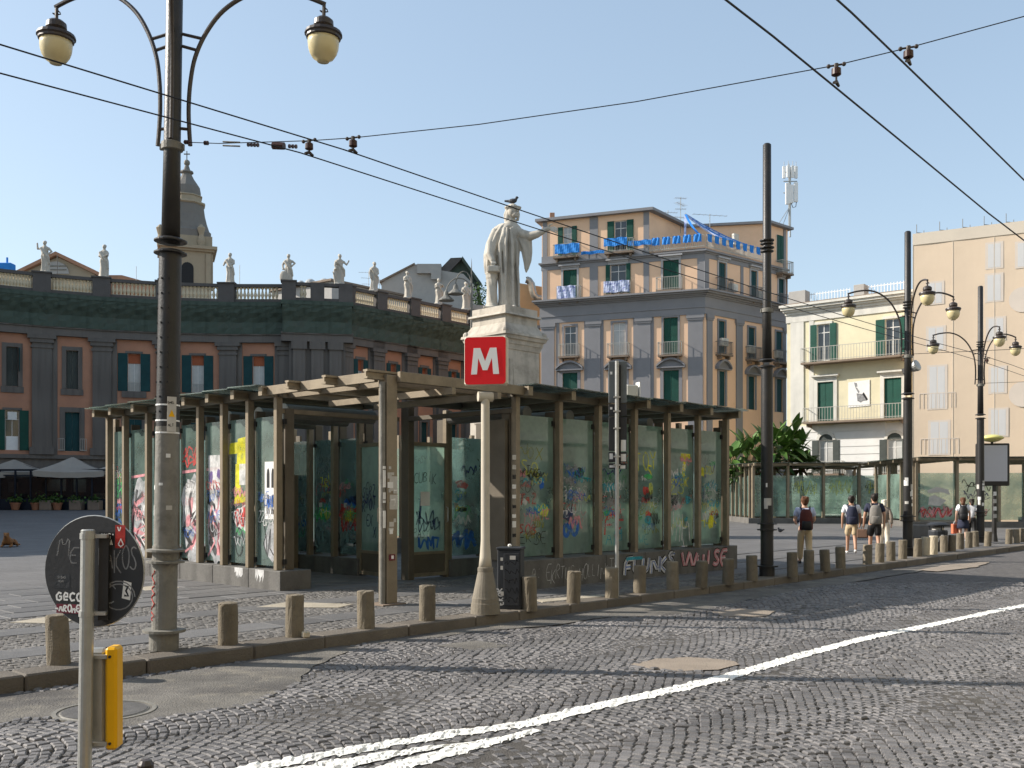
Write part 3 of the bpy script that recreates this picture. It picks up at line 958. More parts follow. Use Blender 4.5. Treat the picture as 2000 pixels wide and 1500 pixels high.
def small_paving(q0, q1, k0, k1):
    nk, nq = int((k1 - k0) / .085), max(1, int((q1 - q0) / .085))
    kk, qq = np.meshgrid(k0 + (np.arange(nk) + .5) * .085, q0 + (np.arange(nq) + .5) * (q1 - q0) / nq, indexing='ij')
    kk = kk + (np.arange(nq) % 2)[None] * .042
    kk, qq = kk.ravel(), qq.ravel()
    x = K0.x + KD.x * kk + KN.x * qq; y = K0.y + KD.y * kk + KN.y * qq
    return x, y
xs, ys = [], []
for q0, q1 in ((.42, 1.11), (1.79, 2.94), (3.61, 4.74)):
    x, y = small_paving(q0, q1, -13, 12)
    xs.append(x); ys.append(y)
x = np.concatenate(xs); y = np.concatenate(ys)
MP = [gpoly(p, 0) for p in ([(500, 1186), (560, 1176), (690, 1180), (660, 1187)], [(20, 1216), (90, 1205), (160, 1205), (120, 1218)], [(270, 1148), (330, 1140), (350, 1148), (300, 1160)], [(1040, 1172), (1190, 1160), (1195, 1164), (1060, 1176)])]
ok = in_view(x, y, 0, 40) & (y < 22)
for m_ in MP: ok &= ~inside(x, y, m_)
x, y = x[ok], y[ok]
n = len(x)
me = stones_mesh('small_paving', x + nr.normal(0, .006, n), y + nr.normal(0, .006, n), nr.uniform(.037, .0425, n), nr.uniform(.037, .0425, n), KRZ + nr.normal(0, .12, n), nr.normal(-.002, .0025, n), np.full(n, -.04), .006)
tag(obj('small_paving_cobbles', me, M['cobble2'], plaza), kind='stuff')
for m_ in MP:
    mb = MB().prism(m_, -.02, .004)
    obj('mortar_patch', mb, M['mortar'], plaza)

# manhole cover
mb = MB().lathe([(.44, -.02), (.44, .006), (.40, .006), (.40, -.004), (.38, -.004), (.37, .004), (0.001, .004)], 40)
mh = tag(obj('manhole_cover', mb, M['iron_worn'], None, MAN), 'round worn iron manhole cover in the road behind the yellow traffic post', 'manhole cover')
obj('cover_plate', MB().lathe([(.36, .002), (.36, .008), (.001, .008)], 32), mat('cover_iron', (.10, .095, .088), .6, .3, 6, .5, 60), mh)

# ------------------------------------------------------------------ lamp posts
def lamp_head(root, arm, tip):
    # bell lamp hanging at the arm's tip
    x, y, z = tip
    mb = MB()
    mb.path([(x, y, z), (x, y, z - .16)], .022, 8)
    mb.path([(x + .05 * math.sin(t * .9), y, z - .02 - .014 * t - .03 * math.sin(t * .8)) for t in range(8)], .008, 6)
    mb.lathe([(.03, -.14), (.08, -.16), (.115, -.19), (.12, -.25), (.10, -.28), (.15, -.30), (.215, -.325), (.225, -.36), (.205, -.375), (.205, -.40), (.19, -.41)], 20, (x, y, z))
    h = obj('lamp_hood', mb, M['iron_brown'], root, smooth=False)
    mb = MB().lathe([(.185, -.405), (.187, -.46), (.18, -.52), (.16, -.58), (.125, -.635), (.075, -.665), (.07, -.68)], 20, (x, y, z))
    obj('lamp_glass', mb, M['lamp_glass'], h, smooth=True)

def lamp_post(name, label, loc, angles, worn, tilt=(0, 0), height=9.5, arms=True, extra=None, group='tall iron posts along the kerb'):
    root = thing(name, label, 'lamp post' if arms else 'pole', loc, group=group)
    root.rotation_euler = (tilt[0], tilt[1], 0)
    up = M['iron']; low = M['iron_worn'] if worn else M['iron']
    mb = MB().lathe([(.165, 0), (.165, .20), (.24, .205), (.24, .235), (.14, .24), (.138, 1.0)], 22)
    obj('base_sleeve', mb, low, root, smooth=False)
    mb = MB()
    for z in (1.0, 1.13):
        mb.lathe([(.13, z), (.215, z + .005), (.215, z + .03), (.13, z + .04)], 22)
    mb.lathe([(.145, .98), (.145, 1.2)], 22)
    obj('collar', mb, low, root)
    mb = MB().lathe([(.133, 1.19), (.131, 2.58)], 22, cap=False)
    obj('lower_shaft', mb, low, root, smooth=True)
    mb = MB().lathe([(.130, 2.57), (.126, 4.6)], 22, cap=False)
    obj('middle_shaft', mb, up, root, smooth=True)
    mb = MB()
    for z in (4.58, 4.72):
        mb.lathe([(.12, z), (.185, z + .005), (.185, z + .02), (.12, z + .05)], 22)
    obj('flange', mb, up, root)
    mb = MB().lathe([(.105, 4.7), (.095, 5.9), (.09, height - .03), (.06, height), (.001, height)], 18)
    obj('upper_shaft', mb, up, root, smooth=True)
    mb = MB().lathe([(.10, 5.78), (.122, 5.79), (.122, 5.87), (.10, 5.88)], 18)
    for a in (0, math.pi):
        mb.box(.11 * math.cos(a) - .03, .11 * math.cos(a) + .03, -.02, .02, 5.79, 5.86)
    obj('clamp', mb, M['iron_worn'], root)
    if worn:
        mb = MB()
        for k in range(10):
            for a in (3.6, 4.3, 5.0):
                p = Vector((.1285 * math.cos(a), .1285 * math.sin(a), 2.75 + k * .17))
                mb.box(p.x - .007, p.x + .007, p.y - .007, p.y + .007, p.z - .01, p.z + .01)
        tag(obj('bolt_row', mb, M['black'], root), kind='stuff')
    if arms:
        for a in angles:
            c, s = math.cos(a), math.sin(a)
            prof = [(.20, 5.86), (.185, 6.05), (.175, 6.3), (.19, 6.6), (.24, 6.9), (.36, 7.2), (.55, 7.48), (.82, 7.69), (1.12, 7.78), (1.45, 7.76), (1.72, 7.69)]
            pts = []
            for i in range(len(prof) - 1):
                q0, q1, q2, q3 = prof[max(i - 1, 0)], prof[i], prof[i + 1], prof[min(i + 2, len(prof) - 1)]
                for j in range(5):
                    t = j / 5
                    pts.append(tuple(.5 * (2 * q1[k] + (q2[k] - q0[k]) * t + (2 * q0[k] - 5 * q1[k] + 4 * q2[k] - q3[k]) * t * t + (3 * q1[k] - q0[k] - 3 * q2[k] + q3[k]) * t ** 3) for k in (0, 1)))
            pts.append(prof[-1])
            mb = MB().path([(r * c, r * s, z) for r, z in pts], .026, 8)
            for z, r0 in ((6.05, .185), (6.98, .25), (7.12, .31)):
                mb.path([(.08 * c, .08 * s, z + (.03 if z > 6.5 else 0)), (r0 * c, r0 * s, z)], .018, 6)
            arm = obj('lamp_arm', mb, M['iron_brown'], root)
            lamp_head(root, arm, (1.70 * c, 1.70 * s, 7.68))
    return root

p1 = G(320, 1268)
L1 = lamp_post('lamp_post', 'nearest lamp post, with worn pale grey base and stickers, in front of the glass pavilion', p1, [R(12), R(162), R(285)], True, tilt=(0, R(.95)))
mb = MB().box(-.05, .05, -.004, .004, -.2, .2)
s1 = obj('warning_plate', mb, M['paper_g'], L1, (.085, -.112, 2.72), R(30))
mb = MB().slab_xz([(-.035, -.03), (.035, -.03), (0, .05)], -.007, -.005)
obj('warning_triangle', mb, M['yellow'], s1)
mb = MB(); write(mb, 'ALT', -.04, -.14, .03, .006, -.006); write(mb, 'ENEL', -.045, .12, .025, .006, -.006)
tag(obj('plate_lettering', mb, M['black'], s1), kind='stuff')
for z in (2.64, 2.82, 2.5):
    mb = MB().lathe([(.131, z), (.134, z), (.134, z + .018), (.131, z + .018)], 20, cap=False)
    obj('cable_tie', mb, M['white'], L1)
def on_pole(root, a, z, w, h, m, r=.1335, name='sticker'):
    mb = MB()
    n = 4
    half = w / r / 2
    vs = [(r * math.cos(a - half + 2 * half * i / n), r * math.sin(a - half + 2 * half * i / n), z + dz) for dz in (0, h) for i in range(n + 1)]
    mb.add(vs, [(i, i + 1, n + 2 + i, n + 1 + i) for i in range(n)])
    return obj(name, mb, m, root)
for a, z, w, h, m in ((5.15, 2.22, .05, .045, 'paper'), (4.55, 1.9, .05, .03, 'paper'), (3.55, 1.55, .05, .12, 'paper'), (3.7, 1.85, .04, .05, 'paper'), (5.3, 1.62, .07, .05, 'paper_g'), (3.4, 1.38, .05, .13, 'paper')):
    on_pole(L1, a, z, w, h, M[m])
mb = MB()
for z0, l in ((.34, .1), (.46, .16), (.62, .12), (.76, .16)):
    pts = [(.1415 * math.cos(3.9 + .25 * math.sin(t * 1.3 + z0 * 9)), .1415 * math.sin(3.9 + .25 * math.sin(t * 1.3 + z0 * 9)), z0 + l * t / 6) for t in range(7)]
    mb.path(pts, .008, 5)
obj('red_scrawl', mb, PAINT['red'], L1)

p2, p3, p4 = G(1498, 1125), G(1773, 1085), G(1915, 1060)
L2 = lamp_post('iron_pole', 'tall dark post without lamps, standing at the right end of the glass pavilion', p2, [], False, arms=False)
mb = MB()
for i, z in enumerate((7.12, 7.2, 7.29, 7.36)):
    mb.lathe([(.10, z), (.145 + .012 * (i % 2), z), (.145 + .012 * (i % 2), z + .022), (.10, z + .022)], 14)
obj('wire_ring', mb, M['iron'], L2)
on_pole(L2, 4.6, 1.55, .17, .16, M['paper_g'])
on_pole(L2, 4.3, 1.48, .08, .09, M['paper_g'])
on_pole(L2, 4.4, 1.95, .035, .09, M['paper'])
L3 = lamp_post('lamp_post', 'triple lamp post with a round floodlight, next to the pale bollards', p3, [R(176), R(-95), R(20)], False)
L4 = lamp_post('lamp_post', 'triple lamp post beside the blank advertising panel with yellow top', p4, [R(176), R(-95), R(20)], False)
for L in (L3, L4):
    for k in range(9):
        on_pole(L, rnd.uniform(3.4, 5.6), rnd.uniform(1.3, 2.3), rnd.uniform(.06, .14), rnd.uniform(.07, .2), M['paper' if k % 3 else 'paper_g'], r=.1345)
    mb = MB()
    for z in (7.25, 7.33, 7.42):
        mb.lathe([(.09, z), (.14, z), (.14, z + .02), (.09, z + .02)], 12)
    obj('wire_ring', mb, M['iron'], L)
mb = MB().lathe([(.05, -.16), (.13, -.14), (.17, .0), (.17, .05)], 16)
fl = tag(obj('floodlight', mb, M['steel'], None, p3 + Vector((.22, -.05, 5.55)), rot=(R(70), 0, R(35))), 'round floodlight clamped to the lamp post beside the pale bollards', 'floodlight')
obj('lens', MB().lathe([(.16, .052), (.12, .065), (.001, .07)], 16), M['pane_light'], fl)
obj('ballast_box', MB().cbox(-.09, .09, -.08, .08, -.42, -.16, .01), M['iron'], fl)

# floodlight-like street lamp far behind, near the monument
pl = P(921, 965, 52); pl.z = 0
sl = thing('street_lamp', 'slender grey street lamp with two hooked heads, left of the monument', 'street lamp', pl)
mb = MB().lathe([(.10, 0), (.08, 4), (.06, 12.6), (.02, 14.0), (.005, 14.4)], 10)
obj('pole', mb, M['iron_worn'], sl)
for dx, zt in ((-1.35, 12.6), (-.85, 12.95)):
    pts = [(0, 0, 11.6 + (zt - 12.6))] + [((dx / 2) * (1 - math.cos(t * math.pi / 8)) , 0, zt + .75 * math.sin(t * math.pi / 8)) for t in range(0, 8)] + [(dx, 0, zt + .1)]
    a_ = obj('arm', MB().path(pts, .035, 6), M['iron_worn'], sl)
    obj('lamp_shade', MB().lathe([(.05, .1), (.12, 0), (.16, -.2), (.42, -.42), (.42, -.47)], 12, (dx, 0, zt)), M['iron_worn'], sl)

# ------------------------------------------------------------------ overhead wires
def wire(name, pts, r, label, cat, group, m='wire'):
    o = obj(name, MB().path(pts, r, 6), M[m])
    return tag(o, label, cat, group)
def along(p, k0, k1, z0, sag, n=24):
    # contact wire parallel to the kerb through plan point p
    return [Vector((p[0] + KD.x * k, p[1] + KD.y * k, z0(k) if callable(z0) else z0 - sag * 0)) for k in [k0 + (k1 - k0) * i / n for i in range(n + 1)]]
h1 = (-1.74, 10.65); h2 = (-2.25, 10.79); h3 = (3.10, 9.30); h4 = (3.72, 9.13)
def zfun(zc, drop, span=22, rise=0.0):
    def f(k):
        if k < 0: return zc + rise * -k
        k = k % span
        t = k / span
        return zc - drop * 4 * t * (1 - t)
    return f
wire('contact_wire', along(h2, -9, 62, zfun(5.56, .10, rise=-.034), 0), .0072, 'left wire of the nearer pair of overhead wires crossing in front of the statue', 'overhead wire', 'overhead contact wires')
wire('contact_wire', along(h1, -9, 62, zfun(5.54, .12, rise=-.012), 0), .0072, 'right wire of the pair of overhead wires crossing in front of the statue', 'overhead wire', 'overhead contact wires')
wire('contact_wire', along(h3, -7, 62, zfun(5.71, .42, rise=.03), 0), .0095, 'thick overhead wire falling to the right edge, lower one of the right pair', 'overhead wire', 'overhead contact wires')
wire('contact_wire', along(h4, -7, 62, zfun(5.84, .42, rise=.02), 0), .0095, 'thick overhead wire at the top right, upper one of the right pair', 'overhead wire', 'overhead contact wires')
# span wire from the near post
pa = p1 + Vector((-.02 + .1, 0, 5.86))
spts = [Vector((-4.04 + 2.3 * k, 11.29 - .64 * k, z)) for k, z in ((0, 5.86), (.3, 5.80), (.778, 5.72), (1.0, 5.70), (1.6, 5.70), (2.3, 5.76), (3.1, 5.90), (3.376, 5.99), (3.8, 6.16), (5, 6.6))]
spts[0].x += .25; spts[0].y -= .07
wire('span_wire', spts, .0050, 'thin cross wire from the nearest lamp post over the road', 'span wire', 'cross wires carrying the overhead lines')
tb = thing('wire_tensioner', 'turnbuckle and insulators on the cross wire by the nearest lamp post', 'wire tensioner', spts[0])
dv = (spts[1] - spts[0]).normalized()
def seg(a, b, r, m, name, n=8): return obj(name, MB().path([dv * a, dv * b], r, n), m, tb)
for a in (.02, .05, .08, .28, .31): seg(a, a + .014, .026, M['insul'], 'insulator_disc')
for dz in (.022, -.022):
    o = obj('turnbuckle_bar', MB().path([dv * .52 + Vector((0, 0, dz)), dv * .74 + Vector((0, 0, dz))], .009, 6), M['iron_worn'], tb)
for a in (.84, .88, .92, .96, 1.36, 1.40, 1.44): seg(a, a + .016, .024, M['insul'], 'insulator_disc')
seg(1.16, 1.30, .042, M['insul'], 'insulator_drum')
def hanger(p, ztop, zw, label):
    h = thing('wire_hanger', label, 'wire hanger', (p[0], p[1], zw), group='hangers joining cross wires and overhead wires')
    H = ztop - zw
    t = Vector((2.3, -.64, .12)).normalized()
    mb = MB().path([-t * .07 + Vector((0, 0, H)), t * .07 + Vector((0, 0, H))], .010, 8)
    for sg in (-1, 1): mb.ball(t * .07 * sg + Vector((0, 0, H)), .021, 8, 6)
    mb.path([(0, 0, H + .014), (0, 0, H - .03)], .022, 8)
    obj('yoke', mb, M['iron_brown'], h)
    obj('insulator', MB().lathe([(.02, H - .028), (.044, H - .034), (.046, H - .092), (.034, H - .10), (.014, H - .104)], 14), M['insul'], h)
    mb = MB().path([(0, 0, H - .10), (0, 0, .02)], .010, 6)
    k = KD * .055
    mb.path([(-k.x, -k.y, .006), (0, 0, .03), (k.x, k.y, .006)], [.013, .02, .013], 8)
    obj('wire_clip', mb, M['iron_brown'], h)
hanger(h2, 5.72, 5.56, 'brown wire hanger left of the pair nearest the lamp post')
hanger(h1, 5.70, 5.54, 'brown wire hanger right of the pair nearest the lamp post')
hanger(h3, 5.90, 5.71, 'lower left wire hanger of the pair at the top right of the sky')
hanger(h4, 5.99, 5.84, 'upper right wire hanger of the pair at the top right of the sky')
# further spans from the far posts
for i, (pp, zz, lab) in enumerate(((p3, 5.9, 'thin cross wire from the floodlight lamp post in front of the wrapped building'), (p4, 5.9, 'thin cross wire from the lamp post by the advertising panel'))):
    q = [pp + Vector((.1, -.02, zz)), pp + Vector((2.6, -1.2, zz - .03)), pp + Vector((6.5, -3.4, zz + .05)), pp + Vector((12, -6.6, zz + .35))]
    wire('span_wire', q, .008, lab, 'span wire', 'cross wires carrying the overhead lines')
    tl_ = [2.0, 2.7]
def on_wire(hh, k, z): return (hh[0] + KD.x * k, hh[1] + KD.y * k)
for hh, k, zz, lab in ((h2, 23.2, 5.56, 'small distant wire hanger in front of the cream building'), (h1, 33.5, 5.54, 'small distant wire hanger in front of the wrapped building')):
    q = on_wire(hh, k, zz)
    hanger(q, zz + .12, zfun(zz, .12)(k), lab)

# ------------------------------------------------------------------ bollards
BL = [(115, 1297), (445, 1258), (575, 1243), (715, 1227), (834, 1212), (1035, 1190), (1120, 1177), (1195, 1167), (1249, 1158), (1314, 1151), (1370, 1146), (1422, 1140), (1469, 1133), (1548, 1125), (1580, 1119), (1612, 1115), (1642, 1110),
      (1694, 1102), (1718, 1098), (1740, 1095), (1763, 1091), (1792, 1087), (1807, 1085), (1823, 1082), (1844, 1078), (1859, 1076), (1875, 1072), (1892, 1069), (1905, 1067), (1929, 1066), (1970, 1062), (1985, 1060), (1997, 1058)]
def bollard_mesh(r, h, seed, m):
    q = random.Random(seed)
    h += q.uniform(-.02, .015)
    b = MB().lathe([(r * 1.01, -.02), (r, .06), (r * 1.0, .2), (r * .985, .36), (r * .995, h - .05), (r * .99, h - .02), (r * .955, h - .004), (r * .8, h + .002), (.001, h + .004)], 26, fold=lambda a, z: 1 + .012 * math.sin(3 * a + seed) + .008 * math.sin(7 * a + 9 * z + seed))
    for i_, (x_, y_, z_) in enumerate(b.v):
        j_ = .0035 if z_ < h - .03 else .006
        chip = .022 * max(0, math.sin(math.atan2(y_, x_) * 2 + seed * 1.7) - .75) * 4 if z_ > h - .06 else 0
        f_ = 1 + q.uniform(-j_, j_) / r - chip
        b.v[i_] = (x_ * f_, y_ * f_, z_ - chip * .4)
    me = b.mesh('bollard', False); me.materials.append(m)
    return me
bm_ = [bollard_mesh(.115, .515, i, M['concrete']) for i in range(7)]
bm_pale = bollard_mesh(.125, .55, 9, M['pale_stone'])
near_what = ['beside the round traffic sign', 'just right of the nearest lamp post', 'beside the small loose stone cube', 'left of the pavilion corner column', 'between the corner column and the metro sign', 'touching the dark cabinet',
  'first right of the dark cabinet', 'next to the tall thin sign pole', 'under the blue and white graffiti', 'under the middle of the bubble graffiti', 'under the pink bubble graffiti', 'under the last bubble letter', 'left of the tall dark post without lamps',
  'at the left foot of the backpack walker', 'right foot side of the backpack walker', 'first right of the backpack walker', 'second right of the backpack walker', 'left of the man in black shorts', 'at the feet of the man in black shorts', 'in front of the elderly woman',
  'left of the floodlight lamp post', 'grey, just right of the floodlight post', 'left pale cream one of a pair', 'right pale cream one of a pair', 'right of the litter bin', 'left of the coral bag', 'behind the coral bag', 'below the woman with dark skirt', 'left of the panel lamp post',
  'right of the panel lamp post', 'first right of the advertising panel', 'second right of the advertising panel', 'at the right edge of the photo']
for i, (u, v) in enumerate(BL):
    pale = i in (22, 23)
    lab = ('short pale cream stone bollard, ' if pale else 'short round stone bollard, ') + near_what[i]
    o = bpy.data.objects.new('bollard', bm_pale if pale else bm_[i % 7])
    COL.objects.link(o)
    o.location = G(u, v)
    o.rotation_euler = (R(rnd.uniform(-2.2, 2.2)), R(rnd.uniform(-2.2, 2.2)), rnd.uniform(0, 6))
    tag(o, lab, 'bollard', 'stone bollards along the kerb')
tag(obj('stone_cube', MB().cbox(-.045, .045, -.045, .045, 0, .075, .012), M['pale_stone'], None, G(597, 1245), .5), 'small loose pale stone cube lying by a bollard on the kerb', 'stone')

# ------------------------------------------------------------------ metro sign, cabinet, tall sign
mpos = G(948, 1198)
ms = thing('metro_sign', 'red square metro sign with a white M on a cone footed post', 'metro sign', mpos)
obj('cone_base', MB().lathe([(.225, 0), (.215, .16), (.205, .165), (.203, .235), (.196, .24), (.115, .63), (.118, .64), (.118, .69), (.105, .70)], 24), M['cone'], ms)
obj('post', MB().lathe([(.103, .69), (.085, .85), (.068, 1.1), (.064, 3.2), (.064, 3.3)], 18), M['beige'], ms, smooth=True)
mb = MB().path([(-.11, -.03, 3.27), (.11, .03, 3.27)], .075, 16)
obj('cross_tube', mb, M['beige'], ms)
mb = MB().cbox(-.33, .33, 0, .16, -.365, .375, .03)
sb = obj('sign_box', mb, M['cream_trim'], ms, (0, -.06, 3.80), R(-11))
mb = MB()
rr_ = .05
pts = []
for cx_, cz_, a0 in ((.315 - rr_, .36 - rr_, 0), (-.315 + rr_, .36 - rr_, 90), (-.315 + rr_, -.35 + rr_, 180), (.315 - rr_, -.35 + rr_, 270)):
    for t in range(5):
        a = R(a0 + t * 22.5)
        pts.append((cx_ + rr_ * math.cos(a), cz_ + rr_ * math.sin(a)))
mb.slab_xz(pts, -.012, .0)
face = obj('sign_face', mb, M['red'], sb)
Mx = [(-.215, -.20), (-.175, .195), (-.075, .195), (.0, -.005), (.075, .195), (.175, .195), (.215, -.20), (.125, -.20), (.105, .045), (.035, -.14), (-.035, -.14), (-.105, .045), (-.125, -.20)]
obj('letter_m', MB().slab_xz(Mx[::-1], -.016, -.0125), M['white'], sb)

cab = thing('cabinet', 'dark graffiti covered junction cabinet behind the metro sign', 'cabinet', G(998, 1190) + Vector((0, .12, 0)), R(-12))
obj('body', MB().cbox(-.185, .185, -.16, .16, 0, .93, .012), M['cabinet'], cab)
obj('lid', MB().cbox(-.20, .20, -.175, .175, .93, .97, .01), M['cabinet'], cab)
mb = MB(); mb.cbox(-.08, .165, -.172, -.161, .06, .88, .006)
obj('door', mb, M['cabinet'], cab)
mb = MB(); write(mb, 'EKOR', -.60, -.035, .09, .018, 0, jit=.15, seed=4)
ob = obj('side_tag', mb, PAINT['white'], cab); ob.rotation_euler = (0, R(90), R(-90)); ob.location = (-.187, .0, 0)
ob.rotation_euler = (0, R(-90), 0); ob.location = (-.13, -.1645, .05 + .62)
for (x, z, w, h) in ((.02, .78, .09, .06), (-.13, .76, .04, .05), (-.13, .62, .04, .06), (-.13, .22, .05, .06)):
    obj('sticker', MB().box(x, x + w, -.1755, -.1745, z, z + h), M['paper_g'], cab)
mb = MB(); q = random.Random(3)
for k in range(5): scribble(mb, -.06, .15, .1 + k * .15, .2 + k * .15, .012, -.176, q, 8)
obj('door_scrawl', mb, PAINT['black'], cab)
obj('crumpled_paper', MB().ball((-.02, 0, .99), (.035, .03, .028), 7, 5), M['paper'], cab)

tp = G(1205, 1164)
ts = thing('direction_sign', 'tall narrow sign on a thin pole seen from its dark back', 'sign', tp, R(-4))
obj('pole', MB().lathe([(.035, 0), (.035, 4.15)], 10), M['steel'], ts)
zz_ = [(4.16, 3.41), (3.40, 3.18), (3.17, 2.56), (2.55, 2.36), (2.35, 2.24)]
for i, (zt_, zb_) in enumerate(zz_):
    pl_ = obj('sign_plate', MB().cbox(-.145, .175, .045, .075, zb_ + .006, zt_ - .006, .006), M['sign_back'] if i else mat('sign_back_grey', (.12, .135, .14), .5, .2, 3), ts)
for z in (3.5, 3.25, 2.95, 2.45, 2.3): obj('clamp', MB().box(-.06, .06, -.045, .045, z, z + .025), M['steel'], ts)
obj('channel', MB().box(.036, .07, .0, .044, 2.3, 4.08), M['black'], ts)
for (x, z, w, h) in ((.06, 2.56, .10, .20), (.07, 2.38, .09, .13), (.06, 2.25, .09, .06), (-.13, 2.42, .06, .10), (-.13, 2.27, .10, .04), (-.12, 3.92, .04, .05), (-.12, 3.3, .04, .04)):
    obj('sticker', MB().box(x, x + w, .0435, .0445, z, z + h), M['paper'], ts)

# ------------------------------------------------------------------ near traffic sign seen from behind, yellow panel
sg = thing('traffic_sign', 'round traffic sign seen from its black back, with stickers and scrawls', 'traffic sign', Vector((-2.30, 5.22, ROADZ)), R(4))
sg.rotation_euler = (0, R(.8), R(4))
obj('post', MB().lathe([(.036, 0), (.036, 1.755), (.03, 1.76), (.001, 1.76)], 16), M['steel'], sg, smooth=False)
dz0 = 1.535
mb = MB()
n = 48
ang = R(22)
prof = [(.300, 0), (.302, .004), (.302, .016), (.296, .020), (.001, .020)]
mb.lathe([(.001, 0)] + prof, n)
disc = obj('sign_disc', mb, M['sign_back'], sg, (.005, .075, dz0 - .005))
disc.rotation_euler = (R(-90), 0, R(-26))
disc.rotation_euler = Euler((R(-90), 0, R(-16)), 'XYZ')
mb = MB().path([(.300 * math.cos(2 * math.pi * k / n), .300 * math.sin(2 * math.pi * k / n), .008) for k in range(n + 1)], .006, 6)
obj('rim', mb, M['steel'], disc)
for z in (1.725, 1.31):
    obj('clamp', MB().lathe([(.036, -.016), (.041, -.016), (.041, .016), (.036, .016)], 16, (0, 0, z)).box(.03, .10, -.008, .03, z - .010, z + .010), M['steel'], sg)
obj('bracket', MB().box(.05, .10, .025, .06, 1.27, 1.735), M['sign_back'], sg)
# stickers and writing sit on the disc's rear face: build in the disc's own plane (x right, z up, then turned)
def on_disc(name, mb, m):
    o = obj(name, mb, m, sg, (.005, .075, dz0 - .005), R(-16)); return o
yb = -.0016
mb = MB(); write(mb, 'MEC', -.225, .06, .10, .008, yb, slant=.15, jit=.2, seed=2); o = on_disc('scrawl', mb, PAINT['grey'])
mb = MB(); write(mb, 'NAKOS', .035, .02, .115, .0075, yb, slant=-.02, jit=.22, seed=6, aspect=.34, gap=.2)
pts = [(.04 + .115 + .10 * math.cos(t * .35) * (1 - t * .008), -.13 + .085 * math.sin(t * .35) * (1 - t * .01)) for t in range(26)]
mb.ribbon(pts, .007, yb)
mb.ribbon([(.10 + .045 * math.cos(.6 + t * .4), -.12 + .05 * math.sin(.6 + t * .4)) for t in range(13)], .007, yb)
on_disc('scrawl', mb, PAINT['grey'])
mb = MB(); write(mb, 'GeCO', -.225, -.165, .043, .0115, yb, curve=False, aspect=.75, gap=.3); on_disc('sticker_lettering', mb, M['white'])
mb = MB().box(-.225, -.05, yb * .5, 0, -.235, -.185); on_disc('sticker', mb, PAINT['maroon'])
mb = MB(); write(mb, '-AROME', -.235, -.227, .036, .009, yb, aspect=.6, jit=.15); on_disc('sticker_lettering', mb, M['white'])
mb = MB().box(.03, .125, yb * .5, 0, .14, .215); on_disc('sticker', mb, M['black'])
mb = MB(); write(mb, "ANS'", .04, .18, .026, .008, yb, curve=False, aspect=.7); write(mb, 'TEPPA', .035, .146, .026, .008, yb, curve=False, aspect=.5); on_disc('sticker_lettering', mb, M['white'])
mb = MB().box(.13, .19, yb * .5, 0, .13, .255); on_disc('sticker', mb, PAINT['red'])
mb = MB(); write(mb, 'V', .145, .215, .03, .006, yb); mb.ribbon([(.15, .15), (.165, .18), (.18, .15), (.165, .138), (.15, .15)], .008, yb); on_disc('sticker_mark', mb, M['white'])
mb = MB().slab_xz([(.175, -.14), (.225, -.15), (.232, -.055), (.185, -.045)], yb * .5, 0); on_disc('sticker', mb, M['paper'])
mb = MB(); mb.ribbon([(.19, -.125), (.215, -.127), (.200, -.10), (.212, -.075), (.196, -.075)], .012, yb); on_disc('sticker_mark', mb, M['black'])
mb = MB().box(-.24, -.145, yb * .4, 0, -.10, -.02); on_disc('sticker', mb, M['cabinet'])
mb = MB(); write(mb, 'SISAS', -.22, -.045, .014, .003, yb); write(mb, 'MCNI', -.215, -.066, .012, .003, yb); on_disc('sticker_lettering', mb, PAINT['grey'])
# yellow delineator: a half-tube panel
mb = MB()
NS = 14
H0, H1 = .57, 1.11
vs = []
for r_ in (.0, .008):
    for z in (H0, H1):
        for k in range(NS + 1):
            a = R(-150 + 200 * k / NS)
            vs.append(((.115 - r_) * math.cos(a), (.115 - r_) * math.sin(a), z))
m_ = NS + 1
fs = []
for k in range(NS):
    fs.append((k, k + 1, m_ + k + 1, m_ + k)); fs.append((2 * m_ + k + 1, 2 * m_ + k, 3 * m_ + k, 3 * m_ + k + 1))
    fs.append((m_ + k, m_ + k + 1, 3 * m_ + k + 1, 3 * m_ + k)); fs.append((2 * m_ + k, 2 * m_ + k + 1, k + 1, k))
yp = thing('delineator', 'yellow fronted metal delineator panel strapped low on the steel sign post', 'delineator', Vector((-2.235, 5.33, ROADZ)), R(4))
obj('metal_back', MB().cbox(-.112, .0265, -.055, .02, H0, H1, .02), M['steel'], yp)
obj('yellow_panel', MB().cbox(.027, .090, -.072, .045, H0 - .008, H1 + .010, .014), M['yellow'], yp)
obj('strap', MB().box(-.09, .04, -.080, -.056, 1.06, 1.08), M['steel'], yp)
obj('strap', MB().box(-.09, .04, -.080, -.056, .59, .61), M['steel'], yp)
for z in (1.07, .60): obj('screw', MB().path([(.055, -.079, z), (.055, -.07, z)], .008, 8), M['iron'], yp)

yb_ = thing('marker_post', 'short post with dark cap and yellow band at the bottom edge of the photo', 'marker post', Vector((-1.83, 4.86, ROADZ)))
obj('stem', MB().lathe([(.034, 0), (.034, .56)], 14), M['yellow'], yb_)
obj('cap', MB().lathe([(.038, .56), (.040, .60), (.026, .622), (.001, .626)], 14), M['iron_brown'], yb_)

# ------------------------------------------------------------------ glass metro pavilion
PC = Vector((-2.03, 15.91, 0))
PR = Vector((.690, .7238, 0)).normalized()
PL = Vector((-PR.y, PR.x, 0))
SZ = 10.95
pav = thing('metro_pavilion', 'large near glass metro entrance covered in graffiti, with bronze frame', 'pavilion', PC)
WL = WF(pav, PC + PL * SZ, -PL)           # left face, seen from the left
WR = WF(pav, PC, PR)                      # face along the road
WA = WF(pav, PC + PL * SZ + PR * 3.05, -PL)   # inner glass wall parallel to the left face
WB = WF(pav, PC + PL * 3.15, PR)          # inner glass wall parallel to the road
ROOF = 3.62

